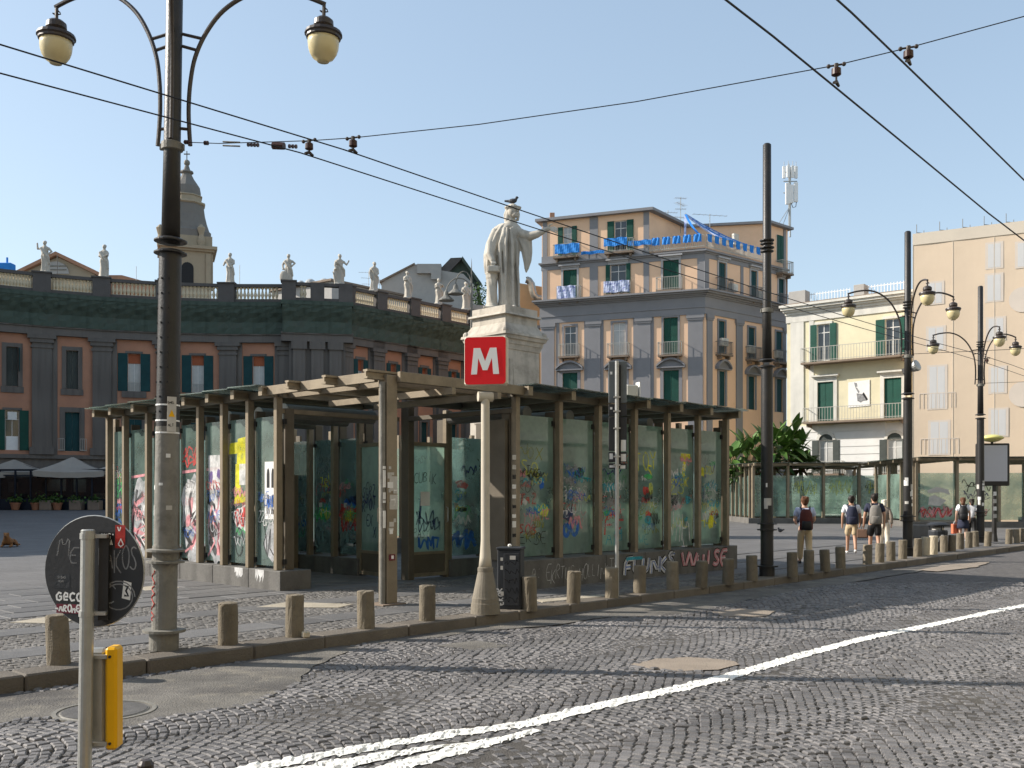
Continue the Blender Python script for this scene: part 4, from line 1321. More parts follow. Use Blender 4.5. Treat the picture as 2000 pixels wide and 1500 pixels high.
SH = {}
def shared(key, fn, smooth=False):
    if key not in SH:
        SH[key] = fn().mesh(key if isinstance(key, str) else str(key[0]), smooth)
    return SH[key]

def post_mesh(z0, z1):
    mb = MB()
    mb.cbox(-.055, .055, 0, .13, z0, z1, .006)
    return mb
def fin_mesh(z0, z1):
    return MB().cbox(-.035, .035, .20, .40, z0, z1, .005)
def rafter_mesh(ln):
    mb = MB().box(-.06, .06, -.32, ln, 0, .035).box(-.06, .06, -.32, ln, .135, .17).box(-.02, .02, -.29, ln, .035, .135)
    mb.box(-.06, .06, -.32, -.29, .035, .135)
    return mb
def clamp_mesh():
    mb = MB()
    mb.box(-.12, .12, .145, .16, -.03, .03).box(-.12, -.07, .12, .185, -.05, .05).box(.07, .12, .12, .185, -.05, .05).path([(0, .10, 0), (0, .22, 0)], .03, 8)
    return mb

def side(Wf, posts, z0, ztop, glass_top, raf=3.0, gm='glass', clamps=True, rafters=True, base=.0):
    out = []
    for a in posts:
        Wf.put('post', shared(('post', z0, ztop), lambda: post_mesh(z0, ztop)), M['bronze'], a)
        Wf.put('fin', shared(('fin', z0, ztop), lambda: fin_mesh(z0, ztop - .2)), M['bronze_dark'], a)
        if rafters:
            Wf.put('rafter', shared(('rafter', raf), lambda: rafter_mesh(raf)), M['bronze'], a, ztop)
    for a, b in zip(posts[:-1], posts[1:]):
        a, b = a + .075, b - .075
        gm_ = gm(a) if callable(gm) else gm
        g = Wf.put('glass_panel', MB().box(0, b - a, .155, .168, z0 + .06, glass_top), M[gm_], a)
        out.append((g, b - a, a))
        if clamps:
            for z in (z0 + .16, glass_top - .12):
                Wf.put('glass_clamp', shared('glass_clamp', clamp_mesh), M['iron'], b + .075, z)
    return out

def plinth(Wf, a0, a1, h, y0=-.06, y1=.62, m='plinth'):
    # runs of stone blocks with open joints
    a = a0
    while a < a1 - .05:
        l = min(1.35, a1 - a)
        if a1 - a - l < .4: l = a1 - a
        Wf.put('plinth_block', MB().cbox(0, l - .006, y0, y1, -.05, h, .01), M[m], a)
        a += l

SP = [10.55, 9.68, 8.53, 7.27, 6.23, 5.27, 4.31, 3.32]
TP = [3.11 + 1.235 * k for k in range(7)]
plinth(WL, SZ - 10.9, SZ - 3.05, .37)
plinth(WR, 3.0, 10.85, .55)
gl_L = side(WL, [SZ - s for s in SP], .37, ROOF, 3.28, 2.9, lambda a: 'glass_b')
gl_R = side(WR, TP, .55, ROOF, 3.30, 2.9, 'glass')
# roof glass, one sheet per bay, each slightly tilted over the next
def roof_glass(Wf, stations, y0, y1):
    for i, (a, b) in enumerate(zip(stations[:-1], stations[1:])):
        mb = MB()
        zl, zr = .20, .175
        vs = [(0, y0, zl), (b - a, y0, zr), (b - a, y1, zr), (0, y1, zl)]
        mb.add(vs + [(x, y, z + .022) for x, y, z in vs], [(0, 1, 2, 3)[::-1], (4, 5, 6, 7), (0, 1, 5, 4), (1, 2, 6, 5), (2, 3, 7, 6), (3, 0, 4, 7)])
        Wf.put('roof_panel', mb, M['roof_glass'], a, ROOF)
roof_glass(WL, [SZ - 10.8] + [SZ - s for s in SP], -.42, 2.9)
roof_glass(WR, TP + [10.75], -.42, 2.9)
# edge purlins
for Wf, a0, a1 in ((WL, SZ - 10.7, SZ - 3.2), (WR, 3.0, 10.7)):
    Wf.put('edge_beam', MB().box(0, a1 - a0, .02, .10, 0, .13), M['bronze_dark'], a0, ROOF)
    Wf.put('edge_beam', MB().box(0, a1 - a0, 2.8, 2.9, 0, .15), M['bronze_dark'], a0, ROOF)
# open corner: frame of beams on the corner column
for Wf, a0, a1 in ((WL, SZ - 3.3, SZ - .1), (WR, .1, 3.1)):
    Wf.put('corner_beam', MB().cbox(0, a1 - a0, -.20, -.12, .0, .17, .005), M['bronze'], a0, ROOF + .01)
    Wf.put('corner_beam', MB().cbox(0, a1 - a0, .25, .33, -.02, .12, .005), M['bronze'], a0, ROOF + .01)
for i, s in enumerate((0.02, 1.15, 2.25)):
    WL.put('corner_rafter', MB().box(-.055, .055, -.45, 3.3, 0, .035).box(-.055, .055, -.45, 3.3, .115, .15).box(-.02, .02, -.45, 3.3, .035, .115), M['bronze'], SZ - s, ROOF + .035)
for i, t in enumerate((1.1, 2.2)):
    WR.put('corner_rafter', MB().box(-.045, .045, -.40, 3.1, 0, .11), M['bronze'], t, ROOF - .13)
WR.put('roof_panel', MB().box(.9, 3.05, .6, 3.0, .2, .222), M['roof_glass'], 0, ROOF)
# corner column with paper scraps
col = WR.put('corner_column', MB().cbox(-.10, .12, -.10, .12, .02, ROOF + .12, .008), M['bronze'], 0)
obj('light_pipe', MB().path([(-.145, -.04, 0.02), (-.145, -.04, ROOF)], .048, 14), M['iron_worn'], col)
obj('base_plate', MB().box(-.26, .22, -.2, .22, 0, .02), M['slabdark'], col)
q = random.Random(12)
for k in range(34):
    w, h = q.uniform(.04, .12), q.uniform(.03, .10)
    z = q.triangular(.9, 2.4, 1.7)
    if k in (3, 4, 5): w, h, z = .16, .24, (1.15, 1.55, 1.85)[k - 3]
    m_ = M[q.choice(['paper', 'paper_g', 'paper_g', 'paper'])]
    if q.random() < .7:
        x = q.uniform(-.10, .12 - w)
        obj('paper_scrap', MB().box(x, x + w, -.1025 - k * .0002, -.1015, z, z + h), m_, col)
    else:
        y = q.uniform(-.09, .10 - w)
        obj('paper_scrap', MB().box(.1215, .1225 + k * .0001, y, y + w, z, z + h), m_, col)
    if k % 2: on_ = obj('pipe_sticker', MB().box(-.175, -.12, -.0925 - k * .0001, -.0915, z + .1, z + .1 + h), M['paper'], col)
obj('paper_scrap', MB().box(-.06, .06, -.1135, -.1025, .72, .82), PAINT['maroon'], col)
obj('paper_scrap', MB().box(-.02, .03, -.1150, -.1137, .745, .80), M['paper'], col)

# inner glass walls round the stairs
AP = [SZ - 10.3, SZ - 9.1, SZ - 7.9, SZ - 6.7, SZ - 5.75, SZ - 4.8]
plinth(WA, SZ - 10.4, SZ - 4.75, .38, -.04, .3)
side(WA, AP, .38, ROOF, 3.05, gm='glass_in', rafters=False)
BP = [4.3, 5.5, 6.7, 7.9, 9.1, 10.3]
plinth(WB, 4.25, 10.4, .38, -.04, .3)
side(WB, BP, .38, ROOF, 3.05, gm='glass_in', rafters=False)
def door(Wf, a0, a1, ang=0):
    w = a1 - a0
    fr = MB()
    for x0, x1, z0, z1 in ((0, .07, .05, 2.9), (w - .07, w, .05, 2.9), (.07, w - .07, 2.82, 2.9), (.07, w - .07, .05, .13), (.07, w - .07, .52, .58)):
        fr.box(x0, x1, -.02, .04, z0, z1)
    d = Wf.put('glass_door', fr, M['bronze'], a0)
    d.rotation_euler.z += ang
    obj('pane', MB().box(.07, w - .07, .005, .015, .58, 2.82), M['glass'], d)
    obj('kick_panel', MB().box(.07, w - .07, 0, .02, .13, .52), M['bronze_dark'], d)
    obj('handle', MB().path([(w - .035, -.02, 1.2), (w - .035, -.07, 1.22), (w - .035, -.07, 1.5), (w - .035, -.02, 1.52)], .012, 6), M['steel'], d)
    return d
dA = door(WA, SZ - 4.72, SZ - 3.75, R(-10))
WA.put('door_post', MB().cbox(-.06, .06, 0, .12, 0, ROOF, .006), M['bronze'], SZ - 3.65)
WA.put('door_post', MB().cbox(-.12, .12, 0, .16, 0, ROOF, .006), M['bronze_dark'], SZ - 3.2)
dB = door(WB, 3.08, 4.2)
WB.put('door_post', MB().cbox(-.06, .06, 0, .12, 0, ROOF, .006), M['bronze'], 4.24)
# lintels across the two passage entrances
E1 = WF(pav, PC + PL * 3.35, PR)
E1.put('lintel', MB().cbox(.1, 3.0, -.05, .05, 0, .09, .006), M['bronze'], 0, 3.32)
E2 = WF(pav, PC + PR * 3.1 + PL * 3.1, -PL)
E2.put('lintel', MB().cbox(0, 3.0, -.05, .05, 0, .09, .006), M['bronze_dark'], 0, 3.32)
E2.put('gate_leaf', MB().cbox(.05, .95, .0, .05, -.0, .9, .01), M['red'] if 0 else mat('brown_board', (.13, .075, .055), .8, .3, 2), .2, 3.0) if 0 else None
# ventilation drums under the roof
for s, t0, t1 in ((4.75, .55, 2.7), (3.7, .45, 2.6), (6.0, .6, 2.7), (7.2, .6, 2.7)):
    a_ = PC + PL * s + PR * t0 - pav.location; b_ = PC + PL * s + PR * t1 - pav.location
    d_ = obj('drum', MB().path([a_ + Vector((0, 0, 3.40)), b_ + Vector((0, 0, 3.40))], .14, 16), M['green_pipe'], pav)
    obj('drum_cap', MB().path([a_ + Vector((0, 0, 3.40)) - PR * .03, a_ + Vector((0, 0, 3.40))], .15, 16), M['roof_glass'] if 0 else M['paper_g'], d_)
for t, s0, s1 in ((3.9, .5, 2.7), (5.2, .5, 2.7), (6.6, .5, 2.7), (8.0, .5, 2.7)):
    a_ = PC + PR * t + PL * s0 - pav.location; b_ = PC + PR * t + PL * s1 - pav.location
    obj('drum', MB().path([a_ + Vector((0, 0, 3.40)), b_ + Vector((0, 0, 3.40))], .13, 14), M['green_pipe'], pav)
# far sides
WF1 = WF(pav, PC + PL * SZ + PR * SZ, -PR)
WF2 = WF(pav, PC + PR * SZ, PL)
for Wf in (WF1, WF2):
    plinth(Wf, .1, SZ - .1, .45, 0, .4)
    side(Wf, [.4 + 1.27 * k for k in range(9)], .45, ROOF, 3.2, 2.9, 'glass_in', clamps=False, rafters=False)
# stair cabinet and shaft seen through the left passage
cb_ = WA.put('lift_cabinet', MB().cbox(-.6, .2, -.75, -.05, 0, 2.25, .01), M['bronze'], SZ - 7.2)
obj('recess_shade', MB().box(-.5, .1, -.755, -.745, 2.25, 3.1), M['black'], cb_)  # flat black sheet paints the shade of the opening above the cabinet
# handrails in the road-side passage
for t0 in (4.5, 7.4):
    pts = [(0, 1.2, .0), (0, 1.2, .85), (.05, 1.2, .93), (.35, 1.2, .95), (.45, 1.2, .9), (1.5, 1.2, .12)]
    WR.put('handrail', MB().path(pts, .028, 8), M['green_pipe'], t0)
# inner corner panel with posters, just right of the metro sign
ip = WR.put('end_panel', MB().cbox(-.06, .02, .18, .62, .55, 3.2, .006), M['bronze_dark'], 3.0)
q = random.Random(8)
for k in range(9):
    z = 1.0 + k * .18
    obj('paper_scrap', MB().box(-.05, .05, -.0025, -.0015, z, z + q.uniform(.05, .12)), M[q.choice(['paper', 'paper_g'])] if k % 3 else PAINT['black'], obj('scrap_holder', MB().box(-.052, .052, -.0012, -.0008, z - .01, z + .01), M['paper_g'], ip) if 0 else ip)
# roof lamp box
rb = tag(obj('floodlight', MB().cbox(-.14, .14, -.10, .10, 0, .25, .02), M['ac'], None, PC + PR * 7.0 + PL * .3 + Vector((0, 0, ROOF + .30)), R(20)), 'white box floodlight standing on the roof edge of the near pavilion', 'floodlight')
obj('bracket', MB().box(.17, .20, -.09, .09, -.08, .32), M['paper'], rb)
obj('foot', MB().box(-.03, .03, -.03, .03, -.1, 0), M['steel'], rb)

# ---- graffiti and posters on the panels
GN = ['white', 'black', 'pink', 'red', 'blue', 'navy', 'yellow', 'green', 'cyan', 'silver', 'lime', 'grey', 'olive', 'purple', 'maroon']
GI = {k: i for i, k in enumerate(GN)}
GM = [PAINT[k] for k in GN]
class Spray(MB):
    def __init__(s, y): super().__init__(); s.y = y; s.layer = 0
    def use(s, c): s.mi = GI[c]; s.layer += 1; return s.y - s.layer * .0004
def spray_on(g, mb, name='graffiti'):
    if mb.f: tag(obj(name, mb, GM, g), kind='stuff')
rg = random.Random(21)
# left face: panels from the far end (index 0) to the entrance (index 6)
YG = .152
for i, (g, w, a) in enumerate(gl_L):
    sp = Spray(YG)
    if i == 0:
        for c, z in (('green', 2.0), ('green', 1.7), ('blue', 1.25), ('blue', 1.05), ('cyan', .8)):
            y = sp.use(c); scribble(sp, .1, w - .1, z, z + .35, .035, y, rg, 9)
    if 1 <= i <= 4:
        y = sp.use('silver'); blob(sp, w * .55, 1.25, w * .47, .92, y, rg, 18, .12)
        if i > 1:
            y = sp.use('white'); blob(sp, w * .5, 1.7, w * .40, .42, y, rg, 12, .25)
        for c, wd, nn in (('black', .16, 6), ('pink', .11, 6), ('maroon', .08, 4), ('black', .10, 6), ('white', .06, 5), ('pink', .05, 5)):
            for _ in range(1):
                y = sp.use(c)
                pts = []
                x_, z_ = rg.uniform(.1, w - .1), rg.uniform(.5, .7)
                for kk_ in range(nn):
                    pts.append((min(max(x_, .06), w - .06), z_)); x_ = rg.uniform(.08, w - .08); z_ = min(z_ + rg.uniform(.12, .36), 2.15)
                sp.ribbon(pts, wd, y)
        y = sp.use('pink'); sp.ribbon([(.05, 2.15 + .04 * i), (w - .05, 2.22 + .03 * i)], .06, y)
        if i == 3:
            y = sp.use('red')
            for z in (2.35, 2.45, 2.6): scribble(sp, .1, w - .1, z, z + .22, .04, y, rg, 8)
    if i == 4:
        y = sp.use('white'); sp.quad((.12, y, 1.85), (w - .03, y, 1.85), (w - .03, y, 2.6), (.12, y, 2.6))
        y = sp.use('purple'); blob(sp, .22, 2.15, .08, .14, y, rg, 9); blob(sp, .55, 2.2, .09, .12, y, rg, 9)
    if i == 5:
        y = sp.use('yellow'); sp.quad((-.05, y, 2.60), (w - .04, y, 2.62), (w - .03, y, 2.86), (.0, y, 2.82)); sp.quad((.25, y, 2.25), (w - .04, y, 2.3), (w - .06, y, 2.95), (.3, y, 2.9)); sp.quad((.15, y, 1.6), (w - .1, y, 1.66), (w - .2, y, 1.82), (.2, y, 1.78))
        sp.quad((.2, y, 1.8), (.4, y, 1.8), (.4, y, 2.4), (.22, y, 2.4))
        y = sp.use('white'); sp.quad((.36, y, 1.98), (w - .02, y, 1.98), (w - .02, y, 2.4), (.36, y, 2.4))
        y = sp.use('white'); blob(sp, .5, 1.32, .32, .24, y, rg, 14, .2)
        for c in ('pink', 'red', 'black', 'red'):
            y = sp.use(c); scribble(sp, .2, w - .12, 1.15, 1.55, .04, y, rg, 9)
        y = sp.use('black'); sp.ribbon([(.35 + .14 * math.cos(t * .5), .85 + .28 * math.sin(t * .5)) for t in range(13)], .035, y); sp.ribbon([(.25, .95), (.55, .9)], .03, y)
        y = sp.use('green'); scribble(sp, .2, .7, 1.0, 1.15, .03, y, rg, 7)
    if i == 6:
        y = sp.use('silver'); blob(sp, .6, .95, .28, .38, y, rg, 12, .2)
        y = sp.use('black'); scribble(sp, .35, .9, .6, 1.2, .03, y, rg, 12); sp.ribbon([(.3, 1.2), (.36, 1.0), (.28, .85), (.38, .65)], .03, y)
    spray_on(g, sp)
    if i == 6:
        po = obj('poster', MB().box(.33, .88, YG - .006, YG - .004, 1.32, 2.42), M['paper'], g)
        mb = MB()
        for z0 in (1.42, 1.92):
            for x in (.40, .56, .72):
                mb.slab_xz([(x, z0), (x + .10, z0), (x + .10, z0 + .26), (x + .085, z0 + .34), (x + .05, z0 + .38), (x + .015, z0 + .34), (x, z0 + .26)], YG - .0075, YG - .0062)
        tag(obj('printed_arch', mb, M['black'], po), kind='stuff')
# road face, seen from outside
TAGS = [
 [('lime', 'S@', 2.15, .30, .022), ('olive', 'NOX', 2.45, .25, .02), ('black', 'ROK', 1.85, .18, .014), ('red', 'TAZ', 1.6, .18, .03), ('red', 'SOB', 1.05, .18, .03), ('black', 'ERS', .85, .22, .018)],
 [('white', 'OTES', 1.75, .22, .012), ('pink', 'HOLY', 1.25, .2, .014), ('blue', 'OO', 1.0, .25, .09), ('red', 'TKM', 1.45, .16, .014)],
 [('white', 'AR', 1.75, .35, .02), ('red', 'FF', .95, .38, .05), ('cyan', 'AN', .75, .3, .02), ('red', 'E2', 1.5, .28, .02)],
 [('lime', 'TOY', 2.3, .42, .035), ('yellow', 'S', 2.2, .28, .03), ('grey', 'BUS', 1.5, .24, .014), ('cyan', 'WE', .72, .2, .014)],
 [('yellow', 'T', 2.1, .5, .11), ('lime', '2S', 1.85, .36, .03), ('white', 'WAL', .7, .75, .028), ('white', 'M', .75, .5, .035)],
 [('purple', 'IV', 2.2, .32, .03), ('purple', 'TH', 1.75, .26, .018), ('yellow', 'HUK', 1.05, .3, .035), ('grey', 'OZ', 2.5, .2, .014)]]
for (g, w, a), tags_ in zip(gl_R, TAGS):
    sp = Spray(YG)
    if len(sp.v) == 0:
        y = sp.use('grey'); scribble(sp, .1, w - .2, 1.4, 1.7, .008, y, rg, 12)
    for j, (c, t, z, h, wd) in enumerate(tags_):
        y = sp.use(c)
        asp = min(.75, (w - .25) / (len(t) * h * 1.25))
        write(sp, t, .10 + .2 * rg.random() * (len(t) < 3) + (.25 if len(t) < 2 else 0), z, h, wd, y, slant=rg.uniform(-.1, .25), jit=.15, seed=j + int(a * 7), aspect=asp)
    spray_on(g, sp)
    obj('sticker', MB().box(.02, .14, YG - .006, YG - .004, 1.55, 1.80), M['paper_g'], g) if int(a) in (3, 9) else None
# crowds of small overlapping tags on every pane
def extra_tags(g, w, z0, z1, n, y0, seed, cols):
    q = random.Random(seed)
    sp = Spray(y0)
    L_ = 'ABCEKNORSTXZMVUY'
    for k in range(n):
        c = q.choice(cols)
        y = sp.use(c)
        t = q.random()
        zz = q.triangular(z0, z1, z0 + (z1 - z0) * .42)
        if t < .62:
            m_ = q.randint(3, 6)
            txt = ''.join(q.choice(L_) for _ in range(m_))
            h = q.uniform(.09, .24)
            asp = min(.6, (w - .12) / (m_ * h * 1.2))
            write(sp, txt, q.uniform(.04, max(.05, w - m_ * h * asp * 1.2 - .04)), zz, h, q.uniform(.008, .024), y, slant=q.uniform(-.25, .35), jit=.28, seed=q.randint(0, 999), aspect=asp, gap=.12)
        elif t < .85:
            x0 = q.uniform(.03, w * .5)
            scribble(sp, x0, min(w - .04, x0 + q.uniform(.2, .6)), zz, zz + q.uniform(.08, .3), q.uniform(.012, .05), y, q, q.randint(8, 16))
        else:
            blob(sp, q.uniform(.2, w - .2), zz, q.uniform(.05, .2), q.uniform(.05, .16), y, q, 12, .3)
    tag(obj('graffiti', sp, GM, g), kind='stuff')
COLS = ['black', 'black', 'grey', 'white', 'white', 'green', 'olive', 'lime', 'yellow', 'red', 'pink', 'cyan', 'blue', 'navy', 'silver']
for i, (g, w, a) in enumerate(gl_R): extra_tags(g, w, .75, 2.6, 17, YG - .004, 50 + i, COLS)
for i, (g, w, a) in enumerate(gl_L): extra_tags(g, w, .6, 2.3 if i else 2.6, 7, YG - .009, 80 + i, ['black', 'pink', 'red', 'white', 'black', 'blue', 'silver'])
# plinth lettering and bubble letters
sp = Spray(-.064)
y = sp.use('white'); write(sp, '@: EKRTUS HOLLINOTS', .35, .12, .27, .010, y, slant=.12, jit=.18, seed=5, aspect=.43, gap=.2)
def bubble(txt, x, z, h, fill, edge, wd, seed, asp):
    for wdd, cc in ((wd * 1.55, 'black'), (wd, fill), (wd * .22, edge)):
        y = sp.use(cc)
        write(sp, txt, x + (.02 if cc == edge else 0), z, h, wdd, y, slant=.12, jit=.14, seed=seed, aspect=asp, gap=.22)
bubble('FLUNKS', 3.25, .12, .33, 'white', 'blue', .105, 3, .78)
y = sp.use('cyan'); sp.quad((3.3, y, .40), (3.9, y, .40), (3.9, y, .47), (3.3, y, .47))
bubble('VVUISE', 5.35, .12, .34, 'pink', 'white', .10, 8, .80)
pg = WR.put('graffiti', sp, GM, 3.0 + .2); tag(pg, kind='stuff')
pg.location = WR.at(3.05, 0, 0) - pav.location
# white runs on the left plinth
sp = Spray(-.064)
for x0 in (6.3, 7.05):
    y = sp.use('white')
    for k in range(6): sp.quad((x0 + k * .05, y, .37 - rg.uniform(.08, .26)), (x0 + k * .05 + .05, y, .37 - rg.uniform(.08, .2)), (x0 + k * .05 + .05, y, .366), (x0 + k * .05, y, .366))
tag(WL.put('paint_runs', sp, GM, .0), kind='stuff')
# inner walls and doors
def panel_by(wf, name, k):
    return [o for o in pav.children if o.name.startswith('glass_panel')][k]
def inner(Wf, a, items, y0=.148):
    sp = Spray(y0)
    for (c, t, x, z, h, wd, mir) in items:
        y = sp.use(c)
        write(sp, t, x, z, h, wd, y, slant=.1, jit=.15, seed=int(z * 50), aspect=.5, gap=.2, mirror=mir) if t != '~' else scribble(sp, x, x + h * 2, z, z + h, wd, y, rg, 14)
    tag(Wf.put('graffiti', sp, GM, a), kind='stuff')
inner(WA, SZ - 6.7, [('grey', 'DUBE', .25, 2.5, .2, .014, 0), ('grey', 'AMOK', .2, 2.25, .2, .014, 0), ('grey', 'AND', .28, 2.0, .2, .014, 0), ('black', 'SIRO', .1, .62, .42, .03, 1), ('green', '~', .1, 1.15, .35, .04, 0), ('green', '~', .12, 1.25, .35, .03, 0), ('red', '~', .3, 1.6, .1, .03, 0), ('black', 'TUF', .4, 1.7, .15, .012, 0)])
inner(WA, SZ - 5.75, [('red', '~', .08, 1.1, .4, .06, 0), ('red', '~', .08, 1.3, .38, .06, 0), ('red', '~', .15, .95, .3, .04, 0), ('blue', '~', .3, 1.5, .22, .09, 0), ('black', 'AVA', .2, .62, .32, .022, 0), ('red', 'RS', .1, 1.75, .2, .03, 0)])
for k, (Wf_, a_) in enumerate([(WA, SZ - 9.1), (WA, SZ - 7.9), (WA, SZ - 6.7), (WA, SZ - 5.75), (WB, 4.3), (WB, 5.5), (WB, 6.7), (WB, 7.9), (WB, 9.1)]):
    hold = Wf_.put('sticker', MB().box(.2, .32, .145, .147, 1.5, 1.6), M['paper_g'], a_ + .05)
    extra_tags(hold, .95, .6, 2.5, 12, .143, 120 + k, COLS)
def on_door(d, items):
    sp = Spray(-.0005)
    for (c, t, x, z, h, wd) in items:
        y = sp.use(c)
        write(sp, t, x, z, h, wd, y, slant=.1, jit=.18, seed=int(z * 50), aspect=.5, gap=.15) if t != '~' else scribble(sp, x, x + h * 2, z, z + h, wd, y, rg, 14)
    tag(obj('graffiti', sp, GM, d), kind='stuff')
on_door(dA, [('navy', 'SERZ', .12, 1.75, .26, .03), ('navy', 'RIOT', .12, 1.45, .26, .035), ('navy', 'EX', .3, 1.15, .24, .03), ('navy', 'X', .6, .85, .28, .03), ('navy', '~', .1, 1.5, .3, .02)])
on_door(dB, [('black', 'CUBIK', .18, 2.05, .22, .018), ('navy', 'I', .2, 1.35, .5, .06), ('navy', '~', .25, 1.15, .3, .035), ('navy', '~', .3, 1.0, .3, .03), ('black', 'PASY', .16, .9, .2, .014), ('blue', '~', .3, .62, .28, .05), ('grey', 'EASY', .2, 2.45, .14, .01)])
obj('poster', MB().box(.36, .62, -.006, -.004, 1.55, 1.85), M['paper'], dB)
inner(WB, 4.3, [('blue', '~', .05, .6, .4, .1, 0), ('green', '~', .1, 1.2, .35, .02, 0), ('cyan', 'ES', .1, 1.6, .25, .03, 0)])
inner(WB, 5.5, [('red', 'EZULOST', .1, 2.05, .26, .022, 0), ('olive', 'O', .35, 1.25, .75, .07, 0), ('pink', '~', .3, 1.2, .4, .07, 0), ('silver', '~', .25, .95, .4, .1, 0), ('pink', '~', .4, 1.0, .3, .05, 0), ('purple', 'DET', .3, 1.55, .18, .02, 0), ('navy', 'SEKNS', .2, 1.1, .18, .02, 0), ('purple', '~', .2, 1.72, .1, .02, 0)])

# ------------------------------------------------------------------ second pavilion group to the right
pv2 = thing('metro_pavilion', 'distant long low glass metro pavilion with green panes, behind the walkers', 'pavilion', P(1472, 1022, 60) * 1)
pv2.location.z = 0
Wp = WF(pv2, (14.75, 60, 0), (1, .0))
RF2 = 3.55
def low_pav(Wf, posts, ph, glass_top, roof, depth, gmat):
    Wf.put('plinth', MB().cbox(posts[0] - .35, posts[-1] + .35, -.15, .5, -.1, ph, .01), M['plinth'])
    for a in posts:
        Wf.put('post', shared(('post2', ph, roof), lambda: MB().cbox(-.07, .07, 0, .14, ph, roof, .006).box(-.05, .05, .2, .4, ph, roof - .1)), M['bronze'], a)
        Wf.put('rafter', shared(('raf2', depth), lambda: MB().box(-.06, .06, -.4, depth, 0, .16)), M['bronze'], a, roof)
    out = []
    for a, b in zip(posts[:-1], posts[1:]):
        out.append((Wf.put('glass_panel', MB().box(0, b - a - .2, .16, .175, ph + .1, glass_top), M[gmat], a + .1), b - a - .2))
        Wf.put('roof_panel', MB().box(0, b - a - .02, -.5, depth, 0, .03), M['roof_glass'], a + .01, roof + .17)
    Wf.put('edge_beam', MB().box(posts[0] - .3, posts[-1] + .3, -.08, -.002, 0, .14), M['bronze'], 0, roof + .01)
    return out
o2 = low_pav(Wp, [.15, 2.3, 4.5, 6.7, 8.95], .32, 2.95, RF2, 7, 'glass_b')
Wp2 = WF(pv2, (14.75, 67, 0), (0, -1)); low_pav(Wp2, [.4, 1.6, 2.8, 4.0, 5.2, 6.4], .32, 2.95, RF2 - .02, 2, 'glass_b')
Wp3 = WF(pv2, (14.75, 67.2, 0), (1, 0)); low_pav(Wp3, [.15, 2.3, 4.5, 6.7, 8.95], .32, 2.95, RF2 - .04, 2, 'glass')
for k, (tx, c) in enumerate((('ECOAKE', 'black'), ('97LK', 'olive'), ('9ZKO', 'black'))):
    sp = Spray(.155)
    y = sp.use(c); write(sp, tx, .25, 2.0, .32, .045, y, jit=.15, seed=k + 3, aspect=.6)
    for c2 in ('olive', 'lime', 'olive'):
        y = sp.use(c2); scribble(sp, .3, 1.7, 1.6 + .2 * rg.random(), 2.7, .03, y, rg, 10)
    y = sp.use('grey'); scribble(sp, .3, 1.5, .8, 1.3, .02, y, rg, 10)
    spray_on(o2[k + 1][0] if k < 2 else o2[3][0], sp)
pv3 = thing('metro_pavilion', 'distant glass metro pavilion with torn posters, behind the advertising panel', 'pavilion', Vector((22.1, 53, 0)))
W3 = WF(pv3, (21.9, 53, 0), (1, -.08))
o3 = low_pav(W3, [.15, 2.3, 4.5, 5.9], .30, 2.95, 3.62, 6, 'glass_b')
W3b = WF(pv3, W3.at(6.0), PR)
o3b = low_pav(W3b, [.3, 1.45, 2.6, 3.75, 4.9, 6.05, 7.2], .55, 2.95, 3.60, 4, 'glass_b')
W3c = WF(pv3, W3.at(0) + Vector((0, 6, 0)), (0, -1)); low_pav(W3c, [.3, 2.2, 4.1, 5.8], .30, 2.95, 3.58, 2, 'glass')
for (g, w) in o3b: obj('paper_backing', MB().box(.05, w - .05, .18, .19, .75, 2.9), mat('backing_sheet', (.26, .27, .20), .9, .2, 1), g)
sp = Spray(.155)
for c in ('pink', 'maroon', 'pink', 'red'):
    y = sp.use(c); scribble(sp, .1, 1.8, .5, 1.0 + .2 * rg.random(), .07, y, rg, 12)
spray_on(o3[0][0], sp)
obj('torn_poster', MB().slab_xz([(.5, 2.0), (1.0, 2.2), (1.6, 2.05), (1.7, 1.75), (1.3, 1.9), (.55, 1.85)], .14, .152), M['paper_g'], o3[0][0])
obj('torn_poster', MB().slab_xz([(.55, 1.2), (1.2, 1.15), (1.5, 1.45), (.9, 1.75), (.6, 1.65)], .14, .152), M['paper_g'], o3[0][0])
sp = Spray(.155)
for c, z in (('black', 1.9), ('navy', 1.5), ('black', 2.2), ('navy', 1.6), ('pink', .6), ('maroon', .7)):
    y = sp.use(c); scribble(sp, .3, 1.6, z, z + .4, .05, y, rg, 12)
spray_on(o3[1][0], sp)

